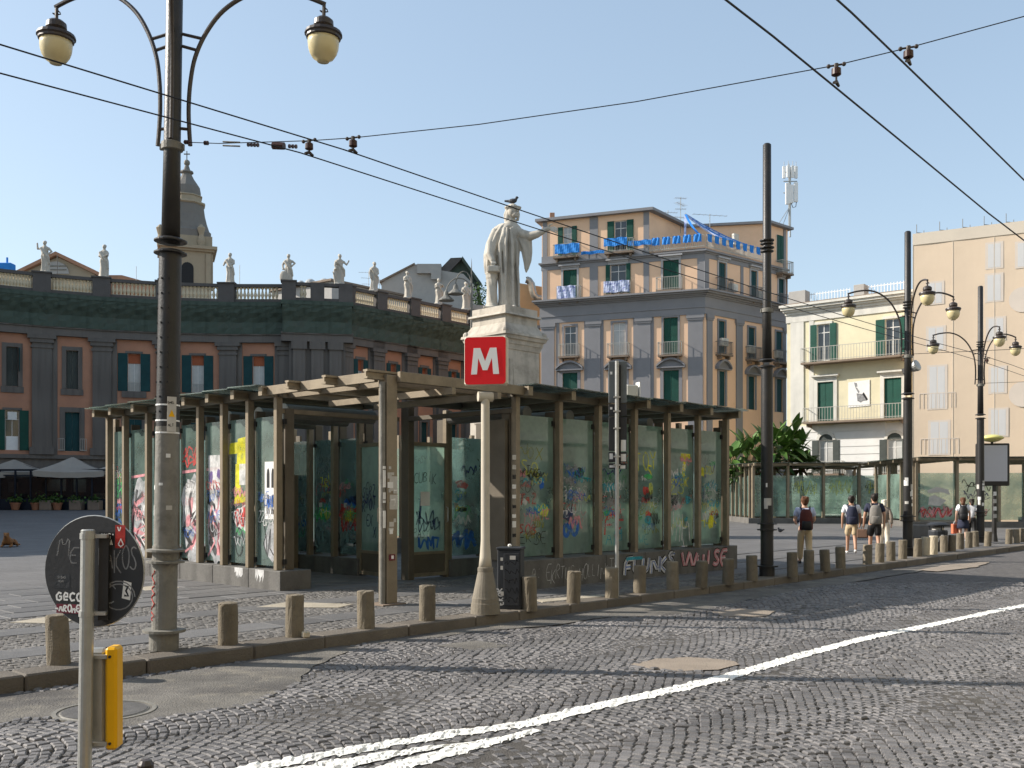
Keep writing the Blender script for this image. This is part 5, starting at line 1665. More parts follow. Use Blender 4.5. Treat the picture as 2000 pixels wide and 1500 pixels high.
# ------------------------------------------------------------------ building parts
def window(Wf, r, style='closed', sh='shutter', frame=True, surround=None, depth=.16, sw=None, glassm='pane', mull=True, roller=None, arch=False, frac=1.0):
    """r = (a0, a1, z0, z1) opening. styles: closed, open, sash, half"""
    a0, a1, z0, z1 = r
    w, h = a1 - a0, z1 - z0
    fr = MB()
    t = .055
    y0 = depth - .05
    fr.box(0, t, y0, y0 + .06, 0, h).box(w - t, w, y0, y0 + .06, 0, h).box(t, w - t, y0, y0 + .06, 0, t).box(t, w - t, y0, y0 + .06, h - t, h)
    if mull: fr.box(w / 2 - t / 2, w / 2 + t / 2, y0, y0 + .055, t, h - t)
    if h > 2.2 and mull: fr.box(t, w - t, y0 + .002, y0 + .05, h * .76, h * .76 + t)
    wnd = Wf.put('window', fr, M['frame_white'], a0, z0)
    obj('pane', MB().box(t * .5, w - t * .5, y0 + .025, y0 + .035, t * .5, h - t * .5), M[glassm], wnd)
    if style == 'closed':
        for x0, x1 in ((.02, w / 2 - .008), (w / 2 + .008, w - .02)):
            mb = MB().box(x0, x1, y0 - .06, y0 - .02, .02, h - .02)
            for za, zb in ((.08, h * .48), (h * .52, h - .08)):
                mb.box(x0 + .05, x1 - .05, y0 - .068, y0 - .0602, za, zb)
            obj('shutter', mb, M[sh], wnd)
    elif style in ('open', 'half'):
        sw = sw or w * .5
        for x0, x1 in ((-sw - .01, -.01), (w + .01, w + sw + .01)):
            mb = MB().box(x0, x1, -.075, -.03, .0, h)
            for za, zb in ((.08, h * .48), (h * .52, h - .08)):
                mb.box(x0 + .06, x1 - .06, -.083, -.0752, za, zb)
            obj('shutter', mb, M[sh], wnd)
    if roller:
        obj('roller_blind', MB().box(.03, w - .03, y0 - .03, y0 - .005, h * (1 - roller), h - .03), M['roller'], wnd)
    if surround:
        m_, sw_, ped = surround
        mb = MB().box(-sw_, 0, -.07, .0, -.0, h).box(w, w + sw_, -.07, .0, 0, h).box(-sw_, w + sw_, -.07, .0, h, h + sw_)
        obj('surround', mb, M[m_], wnd)
        if ped == 'flat':
            obj('hood', MB().box(-sw_ - .15, w + sw_ + .15, -.32, -.0, h + sw_ + .12, h + sw_ + .24).box(-sw_ - .02, w + sw_ + .02, -.15, -.0, h + sw_ + .002, h + sw_ + .118), M[m_], wnd)
        if ped == 'arch':
            n = 10
            x0, x1 = -sw_ - .25, w + sw_ + .25
            top = [(x0 + (x1 - x0) * i / n, h + sw_ + .15 + .55 * math.sin(math.pi * i / n) ** .8) for i in range(n + 1)]
            low = [(x, z - .16) for x, z in top]
            mb = MB()
            for i in range(n):
                mb.slab_xz([low[i], low[i + 1], top[i + 1], top[i]], -.40, 0)
            mb.slab_xz([(x0 + .05, h + sw_)] + [(x1 - .05, h + sw_)] + low[::-1], -.12, -.001)
            mb.box(x0, x1, -.34, -.002, h + sw_ - .10, h + sw_ - .001)
            obj('pediment', mb, M[m_], wnd)
    return wnd

def balcony(Wf, a0, a1, z, depth=.75, h=1.0, m='railing', slab='slabdark', step=.13, brackets=True, y0=0):
    mb = MB().box(0, a1 - a0, y0 - depth, y0, -.14, 0)
    if brackets:
        for x in (.25, a1 - a0 - .25): mb.box(x - .07, x + .07, y0 - depth * .75, y0, -.38, -.1401)
    b = Wf.put('balcony', mb, M[slab], a0, z)
    mb = MB()
    w = a1 - a0
    d = depth - .05
    mb.box(0, w, y0 - d - .02, y0 - d + .02, h - .04, h).box(0, w, y0 - d - .015, y0 - d + .015, .08, .11)
    for x in (.015, w - .015): mb.box(x - .02, x + .02, y0 - d, y0, h - .04, h).box(x - .015, x + .015, y0 - d, y0, .08, .11)
    n = max(2, int(w / step))
    for i in range(n + 1):
        x = w * i / n
        mb.box(x - .012, x + .012, y0 - d - .012, y0 - d + .012, 0, h - .03)
    for i in range(1, int(d / step)):
        for x in (.015, w - .015): mb.box(x - .01, x + .01, y0 - d + i * step - .01, y0 - d + i * step + .01, 0, h - .03)
    tag(obj('railing', mb, M[m], b), kind='stuff')
    return b

def cornice(Wf, a0, a1, z, prof, m, name='cornice'):
    # prof: (outward, height) pairs stacked upward
    mb = MB()
    zz = z
    for i, (o_, hh) in enumerate(prof):
        mb.box(a0 - o_ * .6, a1 + o_ * .6, -o_, .05 + .001 * i, zz, zz + hh - .0005)
        zz += hh
    return Wf.put(name, mb, M[m])

def ac(Wf, u, v, y=-.35):
    a, z = Wf.pix(u, v)
    o = Wf.put('air_conditioner', MB().cbox(-.42, .42, y, y + .3, -.3, .3, .02), M['ac'], a, z)
    obj('fan_grille', MB().path([(.0, y - .012, 0), (.0, y - .002, 0)], .22, 14), M['paper_g'], o)
    return o

# ------------------------------------------------------------------ grey and peach palazzo
gC = P(1376, 567, 75); gC.z = 0
gb = thing('apartment_building', 'grey and peach corner apartment building with green shutters and blue banners', 'building', gC)
gL = P(1056, 590, 79.6); gR_ = P(1534, 600, 81.7)
gL.z = gR_.z = 0
GW = WF(gb, gL, gC - gL)
GE = WF(gb, gC, gR_ - gC)
gw, ge = (gC - gL).length, (gR_ - gC).length
zc = GW.pix(1376, 567)[1]           # top of the main cornice
zter = GW.pix(1376, 484)[1]         # terrace floor
ztop = GW.pix(1267, 413)[1]
aT = GW.pix(1267, 430)[0]           # where the top storey stops
low_w = [GW.rect(1102, 637, 1125, 697), GW.rect(1197, 630, 1222, 696), GW.rect(1296, 620, 1324, 670 + 24)]
low_w2 = [GW.rect(1099, 728, 1128, 800), GW.rect(1194, 726, 1222, 798), GW.rect(1296, 723, 1326, 795)]
mid_w = [GW.rect(1100, 527, 1127, 585), GW.rect(1192, 516, 1223, 576), GW.rect(1295, 508, 1326, 568)]
top_w = [GW.rect(1100, 443, 1117, 503), GW.rect(1200, 431, 1224, 494)]
e_mid = [GE.rect(1403, 513, 1417, 570), GE.rect(1466, 529, 1478, 586), GE.rect(1520, 545, 1532, 600)]
e_low = [GE.rect(1403, 627, 1416, 693), GE.rect(1461, 640, 1474, 703), GE.rect(1515, 648, 1528, 709)]
e_low2 = [GE.rect(1404, 725, 1416, 793), GE.rect(1461, 735, 1474, 800), GE.rect(1516, 740, 1528, 805)]
GW.put('upper_wall', wall_holes(MB(), 0.1, gw, zc, zter, mid_w), M['peach'])
GW.put('upper_wall', wall_holes(MB(), 0.1, aT, zter, ztop, top_w), M['peach'])
GE.put('upper_wall', wall_holes(MB(), 0, ge, zc, zter, e_mid), M['peach'])
GW.put('lower_wall', wall_holes(MB(), 0, gw, 0, zc - .1, low_w + low_w2), M['peach'])
GE.put('lower_wall', wall_holes(MB(), 0, ge, 0, zc - .1, e_low + e_low2), M['peach'])
# terrace floor, top storey side walls, rear block, roofs
def gp(Wf, a, y=0): p = Wf.at(a, y); return (p.x - gb.location.x, p.y - gb.location.y)
obj('terrace_floor', MB().prism([gp(GW, .1), gp(GW, gw), gp(GE, ge), gp(GE, ge, 9), gp(GW, .1, 9)], zter - .25, zter), M['bgrey'], gb)
top_poly = [gp(GW, .1), gp(GW, aT), gp(GW, aT + 2.2, 7), gp(GW, .1, 9)]
mb = MB()
for i in (1, 2, 3):
    a, b = top_poly[i], top_poly[(i + 1) % 4]
    mb.quad((a[0], a[1], zter), (b[0], b[1], zter), (b[0], b[1], ztop), (a[0], a[1], ztop))
obj('upper_wall', mb, M['peach'], gb)
def grow(poly, d):
    cx_ = sum(p[0] for p in poly) / len(poly); cy_ = sum(p[1] for p in poly) / len(poly)
    return [(x + d * (x - cx_) / math.hypot(x - cx_, y - cy_), y + d * (y - cy_) / math.hypot(x - cx_, y - cy_)) for x, y in poly]
obj('roof', MB().prism(grow(top_poly, .6), ztop, ztop + .22), M['bgrey'], gb)
aR = GE.pix(1500, 450)[0]
aR0 = GE.pix(1490, 450)[0]
zr = GE.pix(1530, 447)[1]
back_poly = [gp(GE, aR - .2, .02), gp(GE, ge + .35, .02), gp(GE, ge + .35, 9), gp(GE, 1.5, 7.5)]
mb = MB()
for i in (0, 3, 1):
    a, b = back_poly[i], back_poly[(i + 1) % 4]
    mb.quad((a[0], a[1], zter - 4.0 if i == 1 else zter), (b[0], b[1], zter - 4 if i == 1 else zter), (b[0], b[1], zr), (a[0], a[1], zr))
obj('upper_wall', mb, M['peach'], gb)
obj('roof', MB().prism(grow(back_poly, .5), zr, zr + .2), M['bgrey'], gb)
# grey strips on the upper walls
def strip(Wf, r, m='bgrey', y=-.05, name='wall_band'):
    a0, a1, z0, z1 = r
    return Wf.put(name, MB().box(0, a1 - a0, y, .01, 0, z1 - z0), M[m], a0, z0)
for u0, u1 in ((1060, 1069), (1152, 1168), (1257, 1268)):
    a0, a1 = GW.pix(u0, 560)[0], GW.pix(u1, 560)[0]
    zt_ = ztop - .02 if u0 < 1270 else zter - .3
    strip(GW, (a0, a1, zc, zt_))
strip(GW, (gw - .55, gw + .05, zc, zter - .02)); strip(GE, (-.05, .5, zc, zter - .02))
for u in (1446, 1550):
    a0 = GE.pix(u, 560)[0]
    if a0 < ge: strip(GE, (a0, a0 + .35, zc, zter - .02))
strip(GE, (ge - .3, ge + .02, zc, zr - .02))
a0, z0 = GW.pix(1160, 503)
strip(GW, (.1, aT, zter - .12, zter + .38), y=-.08)
cornice(GW, .1, gw, zter - .75, [(.06, .35), (.16, .12), (.32, .12)], 'bgrey', 'terrace_cornice')
cornice(GE, 0, ge, zter - .75, [(.06, .35), (.16, .12), (.32, .12)], 'bgrey', 'terrace_cornice')
# main cornice and entablature
prof = [(.10, .50), (.16, .12), (.10, .72), (.22, .10), (.36, .12), (.62, .12), (.82, .13)]
hh_ = sum(p[1] for p in prof)
cornice(GW, 0, gw, zc - hh_, prof, 'bgrey'); cornice(GE, 0, ge, zc - hh_, prof, 'bgrey')
zf = zc - hh_
# lower pilasters with capitals
for u0, u1 in ((1059, 1083), (1147, 1173), (1243, 1271), (1344, 1373)):
    a0, a1 = GW.pix(u0, 700)[0], GW.pix(u1, 700)[0]
    GW.put('pilaster', MB().box(0, a1 - a0, -.10, .0, 0, zf - .45).box(-.06, a1 - a0 + .06, -.16, .0, zf - .449, zf - .3).box(-.12, a1 - a0 + .12, -.2, .0, zf - .299, zf - .002), M['bgrey'], max(a0, .05))
    GW.put('wall_band', MB().box(-.25, 0 - .002, -.04, .01, 0, zf - .01).box(a1 - a0 + .002, a1 - a0 + .25, -.04, .01, 0, zf - .01), M['bgrey'], max(a0, .3)) if u0 < 1340 else None
for u0, u1 in ((1380, 1390), (1437, 1449), (1490, 1501), (1530, 1534)):
    a0, a1 = GE.pix(u0, 700)[0], GE.pix(u1, 700)[0]
    GE.put('pilaster', MB().box(0, a1 - a0, -.10, .0, 0, zf - .45).box(-.06, a1 - a0 + .06, -.16, .0, zf - .449, zf - .3).box(-.12, a1 - a0 + .12, -.2, .0, zf - .299, zf - .002), M['bgrey'], a0)
# ground floor rustication
zg = 4.2
for Wf, w_ in ((GW, gw), (GE, ge)):
    for k in range(7):
        Wf.put('stone_course', MB().box(0, w_, -.14, .0, k * .6 + .02, k * .6 + .57), M['bgrey'], 0, 0)
# windows
sr = ('bgrey_l', .2, None)
window(GW, low_w[0], 'sash', surround=('bgrey', .16, None)); window(GW, low_w[1], 'sash', glassm='pane_light', surround=('bgrey', .16, None)); window(GW, low_w[2], 'closed', surround=('bgrey', .16, None))
for r in low_w2: window(GW, r, 'closed', surround=('bgrey', .26, 'arch'))
window(GW, mid_w[0], 'closed', surround=('bgrey_l', .16, 'flat')); window(GW, mid_w[1], 'half', sw=.35, surround=('bgrey_l', .16, 'flat')); window(GW, mid_w[2], 'closed', surround=('bgrey_l', .16, 'flat'))
window(GW, top_w[0], 'open', sw=.42, glassm='pane_light'); window(GW, top_w[1], 'open', sw=.55)
for r in e_mid: window(GE, r, 'closed', 'shutter_teal', surround=('bgrey_l', .14, 'flat'))
for r in e_low: window(GE, r, 'closed', 'shutter_teal', surround=('bgrey', .14, None))
for r in e_low2: window(GE, r, 'closed', 'shutter_teal', surround=('bgrey', .2, 'arch'))
aw, zw = GE.pix(1526, 478)
if 1: window(GE, (ge - 1.25, ge - .35, zter + .3, zter + 2.6), 'closed', depth=.02) ; balcony(GE, ge - 1.4, ge + .2, zter - .6, .7)
for r in low_w: balcony(GW, r[0] - .35, r[1] + .35, r[2], .6, m='railing')
for r in mid_w[:2]: balcony(GW, r[0] - .4, r[1] + .4, r[2], .6)
balcony(GW, mid_w[2][0] - .45, mid_w[2][1] + .3, mid_w[2][2] + .02, .6)
for r in top_w: balcony(GW, r[0] - .65, r[1] + .65, r[2] - .02, .7)
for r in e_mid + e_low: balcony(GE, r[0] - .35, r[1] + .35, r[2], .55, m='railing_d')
for u, v in ((1410, 669), (1463, 683), (1517, 693), (1428, 563), (1482, 578)): ac(GE, u, v)
# terrace railing
for Wf, a0, a1 in ((GW, aT, gw), (GE, 0, aR)):
    mb = MB().box(0, a1 - a0, -.2, -.16, .95, 1.0).box(0, a1 - a0, -.195, -.165, .08, .12)
    n = int((a1 - a0) / .16)
    for i in range(n + 1): mb.box((a1 - a0) * i / n - .014, (a1 - a0) * i / n + .014, -.194, -.166, 0, .95)
    tag(Wf.put('terrace_railing', mb, M['railing'], a0, zter + .02), kind='stuff')
# chimney, aerials, mast
obj('chimney', MB().cbox(0, .4, 0, .4, 0, .9, .02), M['tile'], gb, Vector((*gp(GW, .4, 1.2), ztop + .2)))
def aerial(loc, h, label, arms, col='steel'):
    t_ = thing('tv_aerial', label, 'aerial', loc)
    obj('mast', MB().path([(0, 0, 0), (0, 0, h)], .03, 6), M[col], t_)
    for z, w, a in arms:
        c, s = math.cos(a), math.sin(a)
        mb = MB().path([(-w * c, -w * s, z), (w * c, w * s, z)], .018, 5)
        for k in range(-3, 4):
            p = Vector((w * k / 3.2 * c, w * k / 3.2 * s, z))
            mb.path([p + Vector((-s, c, 0)) * .3 + Vector((0, 0, .0)), p - Vector((-s, c, 0)) * .3], .010, 4)
        obj('boom', mb, M[col], t_)
    return t_
base = gb.location
aerial(Vector((gp(GW, aT + 1.6, 5)[0] + base.x, gp(GW, aT + 1.6, 5)[1] + base.y, ztop - .6)), 3.0, 'tall roof aerial with several booms on the peach apartment building', [(2.9, .5, .2), (2.4, .7, .9), (2.0, .45, 0), (1.3, .6, .3)])
aerial(Vector((gp(GW, aT + 4, 5)[0] + base.x, gp(GW, aT + 4, 5)[1] + base.y, zter + 1.8)), 2.2, 'low wide roof aerial in the middle of the apartment building', [(2.1, 1.5, .2)])
aerial(Vector((gp(GE, 2.6, 6)[0] + base.x, gp(GE, 2.6, 6)[1] + base.y, zr)), 1.5, 'small roof aerial with two booms near the apartment building satellite dish', [(1.3, .8, .1), (.7, .8, .1)])
mst = thing('phone_mast', 'white mobile phone mast with panel antennas on the apartment building roof', 'phone mast', P(1543, 445, 85))
H_ = P(1543, 320, 85).z - mst.location.z
obj('pole', MB().path([(0, 0, -.8), (0, 0, H_ - .3)], .09, 8), M['steel'], mst)
for x in (-1.5, -.9): obj('stay', MB().path([(x, -.2, -.4), (0, 0, 1.9)], .03, 5), M['steel'], mst)
for k, (x, y) in enumerate(((-.55, -.1), (-.25, -.35), (.15, -.3), (.5, -.1))):
    obj('panel_antenna', MB().cbox(x - .13, x + .13, y - .08, y + .08, H_ - 1.3, H_ - .25, .02), M['white'], mst)
    obj('antenna_rod', MB().path([(x, y, H_ - .3), (x, y, H_ + .15)], .025, 5), M['steel'], mst)
for x, z0, z1 in ((-.28, H_ - 3.6, H_ - 1.75), (.05, H_ - 3.5, H_ - 1.9), (.45, H_ - 3.4, H_ - 1.7)):
    obj('panel_antenna', MB().cbox(x - .17, x + .17, -.3, -.1, z0, z1, .02), M['white'], mst)
mb = MB()
for z in (H_ - .8, H_ - 1.6, H_ - 2.6): mb.box(-.6, .6, -.12, -.04, z, z + .08)
mb.path([(-.1, 0, 0), (-.1, 0, H_)], .05, 6)
obj('bracket', mb, M['steel'], mst)
obj('cable_loop', MB().path([(.05, -.2, H_ - 3.5), (.2, -.2, H_ - 3.9), (.45, -.2, H_ - 3.8), (.5, -.2, H_ - 3.4)], .03, 6), M['iron'], mst)
# cloth: blue banners, bunting, laundry
def cloth(Wf, a0, a1, z0, z1, y, m, label, cat='banner', wav=.04, n=14, name='cloth_banner'):
    mb = MB()
    vs = []
    for yy in (0, .012):
        for j in range(4):
            for i in range(n + 1):
                t = i / n
                vs.append(((a1 - a0) * t, yy + wav * math.sin(t * 19 + j), (z1 - z0) * j / 3 + .03 * math.sin(t * 11)))
    m_ = (n + 1)
    fs = []
    for b_ in (0, 4 * m_):
        for j in range(3):
            for i in range(n): fs.append((b_ + j * m_ + i, b_ + j * m_ + i + 1, b_ + (j + 1) * m_ + i + 1, b_ + (j + 1) * m_ + i))
    mb.add(vs, fs)
    o = obj(name, mb, M[m], None, Wf.at(a0, y, z0), Wf.rz)
    return tag(o, label, cat, 'cloths hung on the peach building')
r = GW.rect(1089, 478, 1137, 494); cloth(GW, r[0], r[1], r[2] - .2, r[3] - .1, -.78, 'blue', 'blue cloth over the left top balcony of the peach building')
r = GW.rect(1184, 469, 1229, 482); cloth(GW, r[0], r[1], r[2] - .1, r[3], -.78, 'blue', 'blue cloth over the second top balcony of the peach building')
a0 = GW.pix(1137, 480)[0]; a1 = GW.pix(1184, 478)[0]; cloth(GW, a0, a1, zter + .2, zter + .45, -.35, 'blue', 'blue ribbon between the two top balconies of the peach building', 'ribbon')
a0 = GW.pix(1229, 470)[0]; cloth(GW, a0, aT + .3, zter + .55, zter + .95, -.35, 'blue', 'blue ribbon from the second balcony to the terrace corner', 'ribbon')
for k in range(5):
    a0 = aT + .3 + k * (gw - aT - .3) / 5
    cloth(GW, a0, a0 + .62, zter + .45, zter + 1.05, -.26, 'blue', ['first', 'second', 'third', 'fourth', 'fifth'][k] + ' blue flag from the left on the terrace rail, street side left', 'flag', n=5)
for k in range(9):
    a0 = .1 + k * (aR - .2) / 9
    cloth(GE, a0, a0 + .5, zter + .45, zter + 1.05, -.26, 'blue', ['first', 'second', 'third', 'fourth', 'fifth', 'sixth', 'seventh', 'eighth', 'ninth'][k] + ' blue flag from the corner on the right terrace rail', 'flag', n=5)
t0 = Vector((*gp(GW, gw - 2.0, 3), 0)) + base; t0.z = zter + 3.6
bt = thing('bunting', 'blue and white strips strung from a pole down to the terrace rail', 'bunting', t0)
obj('pole', MB().path([(0, 0, -3.6), (0, 0, .1)], .03, 6), M['railing'], bt)
for k in range(6):
    e = GE.at(.2 + k * aR / 7, -.1, zter + 1.0) if k > 1 else GW.at(gw - 1.5 + k * 1.2, -.1, zter + 1.0)
    v = e - t0
    s_ = Vector((.09, 0, .02))
    pts = [v * t + Vector((0, 0, -.9 * t * (1 - t))) for t in (0, .2, .4, .6, .8, 1)]
    mb = MB()
    for p_, q_ in zip(pts[:-1], pts[1:]): mb.quad(p_ - s_, p_ + s_, q_ + s_, q_ - s_)
    obj('strip', mb, M['blue' if k % 2 else 'lblue'], bt)
r = mid_w[0]; cloth(GW, r[0] - .35, r[1] + .05, r[2] - .05, r[2] + 1.0, -.63, 'lblue', 'blue and white laundry on the left balcony above the grey cornice', 'laundry', name='laundry')
r = mid_w[1]; cloth(GW, r[0] - .4, r[1] + .4, r[2] + .1, r[2] + 1.0, -.63, 'lblue', 'blue and white banner cloth on the middle balcony above the grey cornice', 'laundry', name='laundry')
sd = tag(obj('satellite_dish', MB().lathe([(.02, 0), (.25, .04), (.38, .12), (.36, .13), (.02, .02)], 14), M['ac'], None, Vector((*gp(GE, 2.2, 6.6), 0)) + base + Vector((0, 0, zr + .6)), rot=(R(80), 0, R(-20))), 'pale satellite dish on the apartment building roof', 'satellite dish')
ac(GE, 1465, 467, -.3) if 0 else None
o = obj('air_conditioner', MB().cbox(-.6, .6, -.3, 0, 0, .9, .03), M['ac'], gb, Vector((*gp(GE, aR - 1.6, 2.0), zter + 1.6)), GE.rz)
# ------------------------------------------------------------------ cream and white building
cl = P(1537, 599, 72); cr = P(1778, 569, 66.5)
cl.z = cr.z = 0
cb = thing('apartment_building', 'cream building with white ground storeys, green shutters and a figure banner', 'building', cl)
CW = WF(cb, cl, cr - cl)
cw = (cr - cl).length
zt = CW.pix(1537, 599)[1]
c1 = [CW.rect(1596, 633, 1621, 705), CW.rect(1729, 622, 1758, 695)]
c2 = [CW.rect(1597, 746, 1628, 823), CW.rect(1727, 738, 1761, 818)]
c3 = [CW.rect(1600, 860, 1627, 925), CW.rect(1733, 858, 1762, 925)]
zb2 = CW.rect(1600, 746, 1628, 823)[2]
CW.put('wall', wall_holes(MB(), 0, cw, zb2 - .3, zt, c1 + c2), M['cream'])
CW.put('lower_wall', wall_holes(MB(), 0, cw, 0, zb2 - .3, c3), M['wwall'])
for k in range(11):
    z_ = zb2 - .75 - k * .55
    segs = [0] + sorted([x for r in c3 if r[2] < z_ + .5 and r[3] + 1.2 > z_ for x in (r[0] - .1, r[1] + .1)]) + [cw]
    for s0, s1 in zip(segs[0::2], segs[1::2]):
        CW.put('stone_course', MB().box(0, s1 - s0, -.05, .0, 0, .5), M['wwall'], s0, z_)
mb = MB()
for pts in (((0, 0), (0, 9)), ((cw, 0), (cw, 9))):
    a, b = CW.at(*pts[0]) - cl, CW.at(*pts[1]) - cl
    mb.quad((a.x, a.y, 0), (b.x, b.y, 0), (b.x, b.y, zt), (a.x, a.y, zt))
obj('side_wall', mb, M['cream'], cb)
pr = [CW.at(-.3, -.3) - cl, CW.at(cw + .1, -.3) - cl, CW.at(cw + .1, 9) - cl, CW.at(-.3, 9) - cl]
obj('roof', MB().prism([(p.x, p.y) for p in pr], zt, zt + .12), M['slabdark'], cb)
cornice(CW, 0, cw, zt - 1.25, [(.08, .55), (.16, .2), (.32, .15), (.5, .18), (.62, .168)], 'wtrim')
CW.put('corner_strip', MB().box(0, 1.0, -.07, 0, zb2, zt - 1.26), M['wtrim'], .3)
CW.put('corner_strip', MB().box(0, .35, -.06, 0, zb2, zt - 1.26), M['wtrim'], 1.7)
window(CW, c1[0], 'open', sw=.48, surround=('wtrim', .18, None)); window(CW, c1[1], 'open', sw=.62, surround=('wtrim', .18, None))
for r in c2: window(CW, r, 'closed', surround=('wtrim', .26, 'flat'))
for r in c3:
    wn_ = window(CW, r, 'open', 'grey_sh', sw=.5, glassm='pane_light')
    w_ = r[1] - r[0]
    mb = MB()
    n = 10
    arc = [(w_ / 2 + w_ / 2 * math.cos(math.pi * i / n), r[3] - r[2] + .02 + w_ * .42 * math.sin(math.pi * i / n)) for i in range(n + 1)]
    obj('fanlight', MB().slab_xz(arc, -.015, .0), M['grey_sh'], wn_)
    arc2 = [(w_ / 2 + (w_ / 2 + .2) * math.cos(math.pi * i / n), r[3] - r[2] + .02 + (w_ * .42 + .2) * math.sin(math.pi * i / n)) for i in range(n + 1)]
    mb = MB()
    for i in range(n): mb.slab_xz([arc[i], arc2[i], arc2[i + 1], arc[i + 1]], -.09, -.002)
    obj('arch_moulding', mb, M['wtrim'], wn_)
b1 = CW.rect(1574, 680, 1768, 706); balcony(CW, b1[0], cw - .1, b1[2] + .1, 1.0, 1.05, m='railing', step=.2)
b2 = CW.rect(1578, 797, 1768, 824); balcony(CW, b2[0], cw - .1, b2[2] + .1, 1.0, 1.0, step=.2)
for r in c3: balcony(CW, r[0] - .8, r[1] + .8, r[2] + .0, .5, .9)
for i in range(7):
    CW.put('plant_tuft', MB().ball((0, -.6, 0), (.3, .2, .35), 7, 5), M['leaf_dry'], b1[0] + 3.2 + i * .5, b1[2] + .45) if 0 else None
r = CW.rect(1657, 743, 1699, 795)
bn = tag(obj('wall_banner', MB().slab_xz([(0, 0), (r[1] - r[0], .05), (r[1] - r[0], r[3] - r[2]), (0, r[3] - r[2] - .1)], -.05, -.03), M['paper'], None, CW.at(r[0], 0, r[2]), CW.rz), 'pale square wall banner with a dark diagonal figure, between green doors', 'banner')
mb = MB()
mb.slab_xz([(.42, 1.75), (.62, 1.7), (.66, 1.45), (.50, 1.42)], -.055, -.0505); mb.slab_xz([(.5, 1.4), (.62, 1.38), (.82, 1.05), (.72, .98)], -.055, -.0505)
mb.slab_xz([(.6, .98), (1.0, .9), (1.3, .42), (1.05, .40), (.9, .3), (.66, .42)], -.055, -.0505)
tag(obj('printed_figure', mb, PAINT['grey'], bn), kind='stuff')
mb = MB(); mb.slab_xz([(1.0, .9), (1.1, 1.02), (1.4, .5), (1.3, .42)], -.057, -.0556); obj('printed_guitar', mb, M['black'], bn)
for u0, u1, v0, v1, y in ((1540, 1573, 566, 596, 1.5), (1667, 1688, 554, 582, 2.5)):
    a0, z0 = CW.pix(u0, v1, y); a1, z1 = CW.pix(u1, v0, y)
    CW.put('chimney', MB().cbox(0, a1 - a0, y, y + .9, 0, z1 - z0, .02), M['old'], a0, z0)
for u0, u1 in ((1573, 1660), (1690, 1778)):
    a0 = CW.pix(u0, 570, 3)[0]; a1 = CW.pix(u1, 570, 3)[0]
    mb = MB(); n = int((a1 - a0) / .22)
    mb.box(0, a1 - a0, 3, 3.03, 1.15, 1.2).box(0, a1 - a0, 3, 3.03, .1, .14)
    for i in range(n + 1): mb.box((a1 - a0) * i / n - .02, (a1 - a0) * i / n + .02, 2.99, 3.02, 0, 1.3)
    tag(CW.put('roof_fence', mb, M['white'], a0, zt + .12), kind='stuff')

# ------------------------------------------------------------------ wrapped building under scaffold sheeting
wl = P(1783, 450, 64); wr = P(2000, 431, 60.9)
wl.z = wr.z = 0
wd_ = (wr - wl).normalized()
wb = thing('wrapped_building', 'building wrapped in beige scaffold sheeting printed with pale blue windows', 'building', wl)
WW = WF(wb, wl, wd_)
ww = 17.0
zt = WW.pix(1783, 457)[1]
# sheeting hung in bays with seams
bay = 0
while bay < ww - .1:
    w_ = min(2.4, ww - bay)
    mb = MB()
    nx, nz = 6, 16
    for i in range(nx):
        for j in range(nz):
            def pt_(i, j):
                t = i / nx
                return (w_ * t, .018 * math.sin(math.pi * t) * (1 + .5 * math.sin(j * 1.7 + bay)), (zt) * j / nz)
            mb.quad(pt_(i, j), pt_(i + 1, j), pt_(i + 1, j + 1), pt_(i, j + 1))
    WW.put('sheeting', mb, M['sheet'], bay, smooth=True)
    WW.put('seam', MB().box(-.015, .015, -.015, .01, 0, zt), M['sheet_top'], bay)
    bay += w_
WW.put('sheet_border', MB().box(0, ww, -.03, -.018, zt - .75, zt), M['sheet_top'])
e0, e1 = WW.at(0) - wl, WW.at(0, 12) - wl
mb = MB().quad((e1.x, e1.y, 0), (e0.x, e0.y, 0), (e0.x, e0.y, zt), (e1.x, e1.y, zt))
obj('side_sheeting', mb, M['sheet'], wb)
pr = [WW.at(0, .1) - wl, WW.at(ww, .1) - wl, WW.at(ww, 12) - wl, WW.at(0, 12) - wl]
obj('roof', MB().prism([(p.x, p.y) for p in pr], zt - .3, zt - .2), M['slabdark'], wb)
for (u0, v0, u1, v1, bal) in ((1929, 476, 1955, 522, 0), (1987, 474, 2015, 520, 0), (1928, 537, 1955, 587, 0), (1813, 553, 1840, 592, 0), (1930, 622, 1960, 662, 0), (1813, 640, 1843, 682, 0), (1815, 716, 1846, 797, 1), (1935, 718, 1962, 766, 0),
                         (1817, 824, 1852, 886, 1), (1935, 800, 1965, 850, 0)):
    r = WW.rect(u0, v0, u1, v1)
    w_, h_ = r[1] - r[0], r[3] - r[2]
    pw = WW.put('printed_window', MB().box(-.14, w_ + .14, -.006, -.002, -.1, h_ + .12), M['print'], r[0], r[2])
    for x0, x1 in ((.02, w_ / 2 - .03), (w_ / 2 + .03, w_ - .02)):
        obj('printed_leaf', MB().box(x0, x1, -.010, -.0065, 0, h_), M['print_l'], pw)
    if bal:
        mb = MB()
        n = 9
        for i in range(n + 1): mb.box(-.6 + (w_ + 1.2) * i / n - .02, -.6 + (w_ + 1.2) * i / n + .02, -.015, -.0105, 0, .95)
        mb.box(-.6, w_ + .6, -.016, -.0102, .95, 1.0)
        tag(obj('printed_railing', mb, M['print'], pw), kind='stuff')
for u in (1990,): 
    for v in (585, 770):
        a, z = WW.pix(u + 8, v); WW.put('printed_medallion', MB().path([(0, -.03, 0), (0, -.02, 0)], .8, 20), M['print'], a, z)
